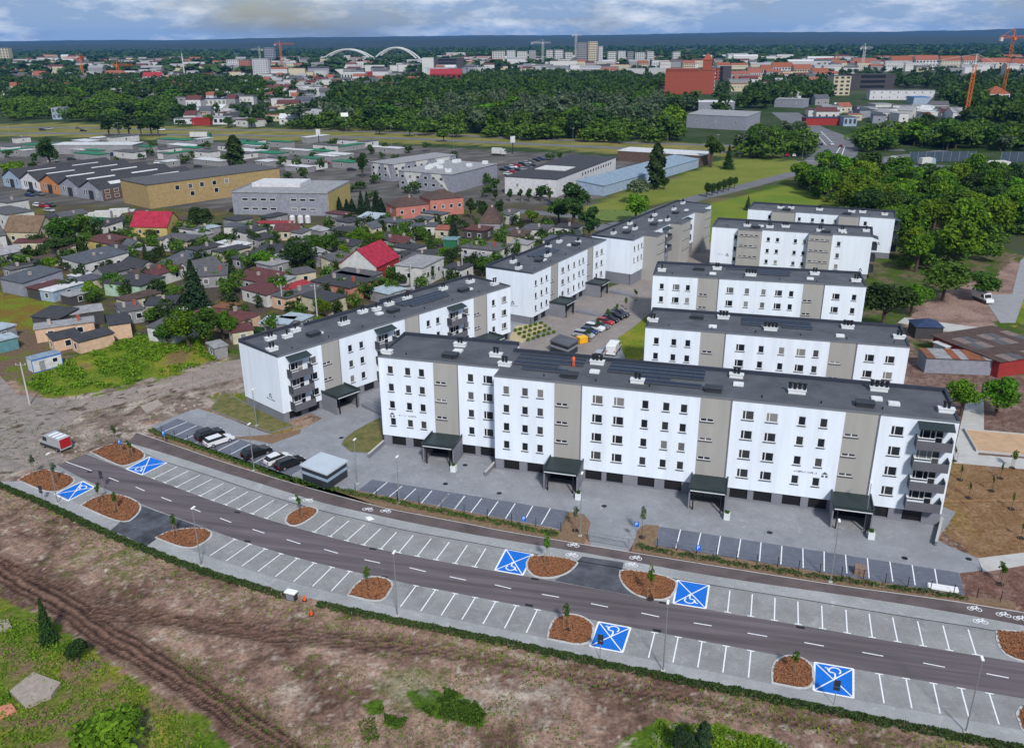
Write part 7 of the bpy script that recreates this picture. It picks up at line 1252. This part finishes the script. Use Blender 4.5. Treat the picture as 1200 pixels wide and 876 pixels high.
# tower cranes
CRO = M('crane_orange', (.55, .13, .02), .6, .1); CRW = M('crane_white', (.5, .5, .48), .6, .1)
def lattice(m, p, q, w_, n):
    p = Vector(p); q = Vector(q); d = (q - p) / n; a = d.orthogonal().normalized() * w_ / 2; b = d.normalized().cross(a); C = [a + b, a - b, -a - b, b - a]
    for c in C: m.tube(p + c, q + c, w_ * .085, w_ * .085, 4, cap=False)
    for k in range(n):
        for i in range(4): m.tube(p + d * k + C[i], p + d * (k + 1) + C[(i + 1) % 4], w_ * .05, w_ * .05, 3, cap=False)
def crane(px, base_y, h, jib, cj, rz, label, mast, top, w_=2.0):
    v = G(px, base_y); t = T('tower_crane', label, 'crane', (v.x, v.y, 0), rz); m = MB(); lattice(m, (0, 0, 0), (0, 0, h), w_, int(h / w_ / 1.3)); O('mast', m.mesh('mast', mast), t); m = MB(); lattice(m, (0, 0, h), (jib, 0, h), w_ * .7, int(jib / 3)); lattice(m, (0, 0, h), (-cj, 0, h), w_ * .7, int(cj / 3)); m.tube((0, 0, h), (0, 0, h + 7), .5, .3, 5); m.tube((0, 0, h + 7), (jib * .7, 0, h), .12, .12, 3); m.tube((0, 0, h + 7), (-cj, 0, h), .12, .12, 3); O('jib', m.mesh('jib', top), t); O('cab', MB().box(-1.2, 1.2, -2.2, -.6, h - 2.2, h).mesh('cab', top), t); O('counterweight', MB().box(-cj - .5, -cj + 2.5, -1, 1, h - 3, h).mesh('counterweight', CONC), t)
crane(1131, 142, 40, 66, 17, R(180), 'orange mast crane with long white jib over the trading yard', CRO, CRW); crane(1171, 131, 58, 40, 14, R(20), 'taller orange tower crane at the orange-roofed house', CRO, CRO); crane(98, 92, 34, 30, 10, R(180), 'small orange crane in the grove town', CRO, CRO, 3); crane(140, 95, 24, 26, 9, R(0), 'short orange crane beside the pinkish-red hall', CRO, CRO, 3); crane(331, 82, 52, 30, 12, R(0), 'orange-topped crane right of the lilac tower', CRO, CRO, 3); crane(306, 80, 40, 26, 10, R(150), 'pale crane left of the lilac tower', CRW, CRW, 3); crane(636, 78, 50, 18, 26, R(0), 'grey crane between the skyline flats', CRW, CRW, 3.4); crane(674.5, 76, 66, 14, 9, R(0), 'tall grey crane beside the grey tower', CRW, CRW, 3.4); crane(1010, 84, 40, 14, 8, R(0), 'thin pale crane above the tiled roofs', CRW, CRW, 3)
v = G(216, 86); t = T('radio_mast', 'slender white radio mast in the grove town', 'mast', (v.x, v.y, 0)); O('mast_tube', MB().tube((0, 0, 0), (0, 0, 36), 1.1, .7, 8).mesh('mast_tube', CRW), t); O('antenna', MB().tube((0, 0, 36), (0, 0, 42), .25, .15, 5).mesh('antenna', CRW), t)
v = G(353, 168); t = T('billboard', 'white advertising board on a pole by the carriageway', 'billboard', (G(405,152).x, G(405,152).y, 0)); O('pole', MB().tube((0, 0, 0), (0, 0, 9), .3, .3, 6).mesh('pole', STEEL), t); O('board', MB().box(-2.6, 2.6, -.3, .3, 9, 11.6).mesh('board', LAMPW), t)
for px, py in ((374,170),(601,180)): v = G(px, py); t = T('pylon_sign', 'pale advertising pylon at the market yard', 'sign', (v.x, v.y, 0), 0, 'advertising pylons'); O('pole', MB().tube((0, 0, 0), (0, 0, 6), .25, .25, 6).mesh('pole', BLACK), t); O('board', MB().box(-1.3, 1.3, -.3, .3, 6, 9.4).mesh('board', WALLC['pale']), t)

# wooded hills on the horizon
def hills(name, y0, y1, hmax, label, seed, mat):
    nx, ny = 260, 16; X, Y = np.meshgrid(np.linspace(-9000, 9000, nx), np.linspace(y0, y1, ny)); t = (Y - y0) / (y1 - y0)
    Z = hmax * np.sin(np.clip(t * 1.35, 0, 1) * math.pi / 2) * (.62 + .5 * vnoise(X, Y, .0006, seed, 3) + .12 * vnoise(X, Y, .012, seed + 1, 3)) * (1 + .000045 * X) - .6
    i = np.arange(nx * ny).reshape(ny, nx); f = np.stack([i[:-1, :-1], i[:-1, 1:], i[1:, 1:], i[1:, :-1]], -1).reshape(-1, 4); me = bpy.data.meshes.new(name); me.from_pydata(np.stack([X, Y, Z], -1).reshape(-1, 3).tolist(), [], f.tolist()); me.materials.append(mat); me.update(); return O(name, me, None, kind='structure', label=label)
HILL = M('forest_hill', (.006, .014, .010), .95, 0, .006, col2=(.018, .030, .016), det=10)
hills('hills', 5200, 7600, 52, 'dark wooded hills below the horizon', 21, HILL); hills('hills', 8200, 11500, 98, 'blue wooded ridge on the horizon', 25, HILL)
# hazy air round the camera and the land
hz = bpy.data.materials.new('hazy_air'); hz.use_nodes = True; t = hz.node_tree; t.nodes.clear(); o = N(t, 'ShaderNodeOutputMaterial'); p = N(t, 'ShaderNodeVolumePrincipled'); p.inputs['Color'].default_value = (.13, .42, 1.0, 1); p.inputs['Density'].default_value = HAZE; p.inputs['Anisotropy'].default_value = 0.0; t.links.new(p.outputs[0], o.inputs['Volume'])
O('haze', MB().box(-9600, 9600, -700, 14200, -1.6, 190).mesh('haze', hz), None, kind='stuff', label='thin blue haze in the air')
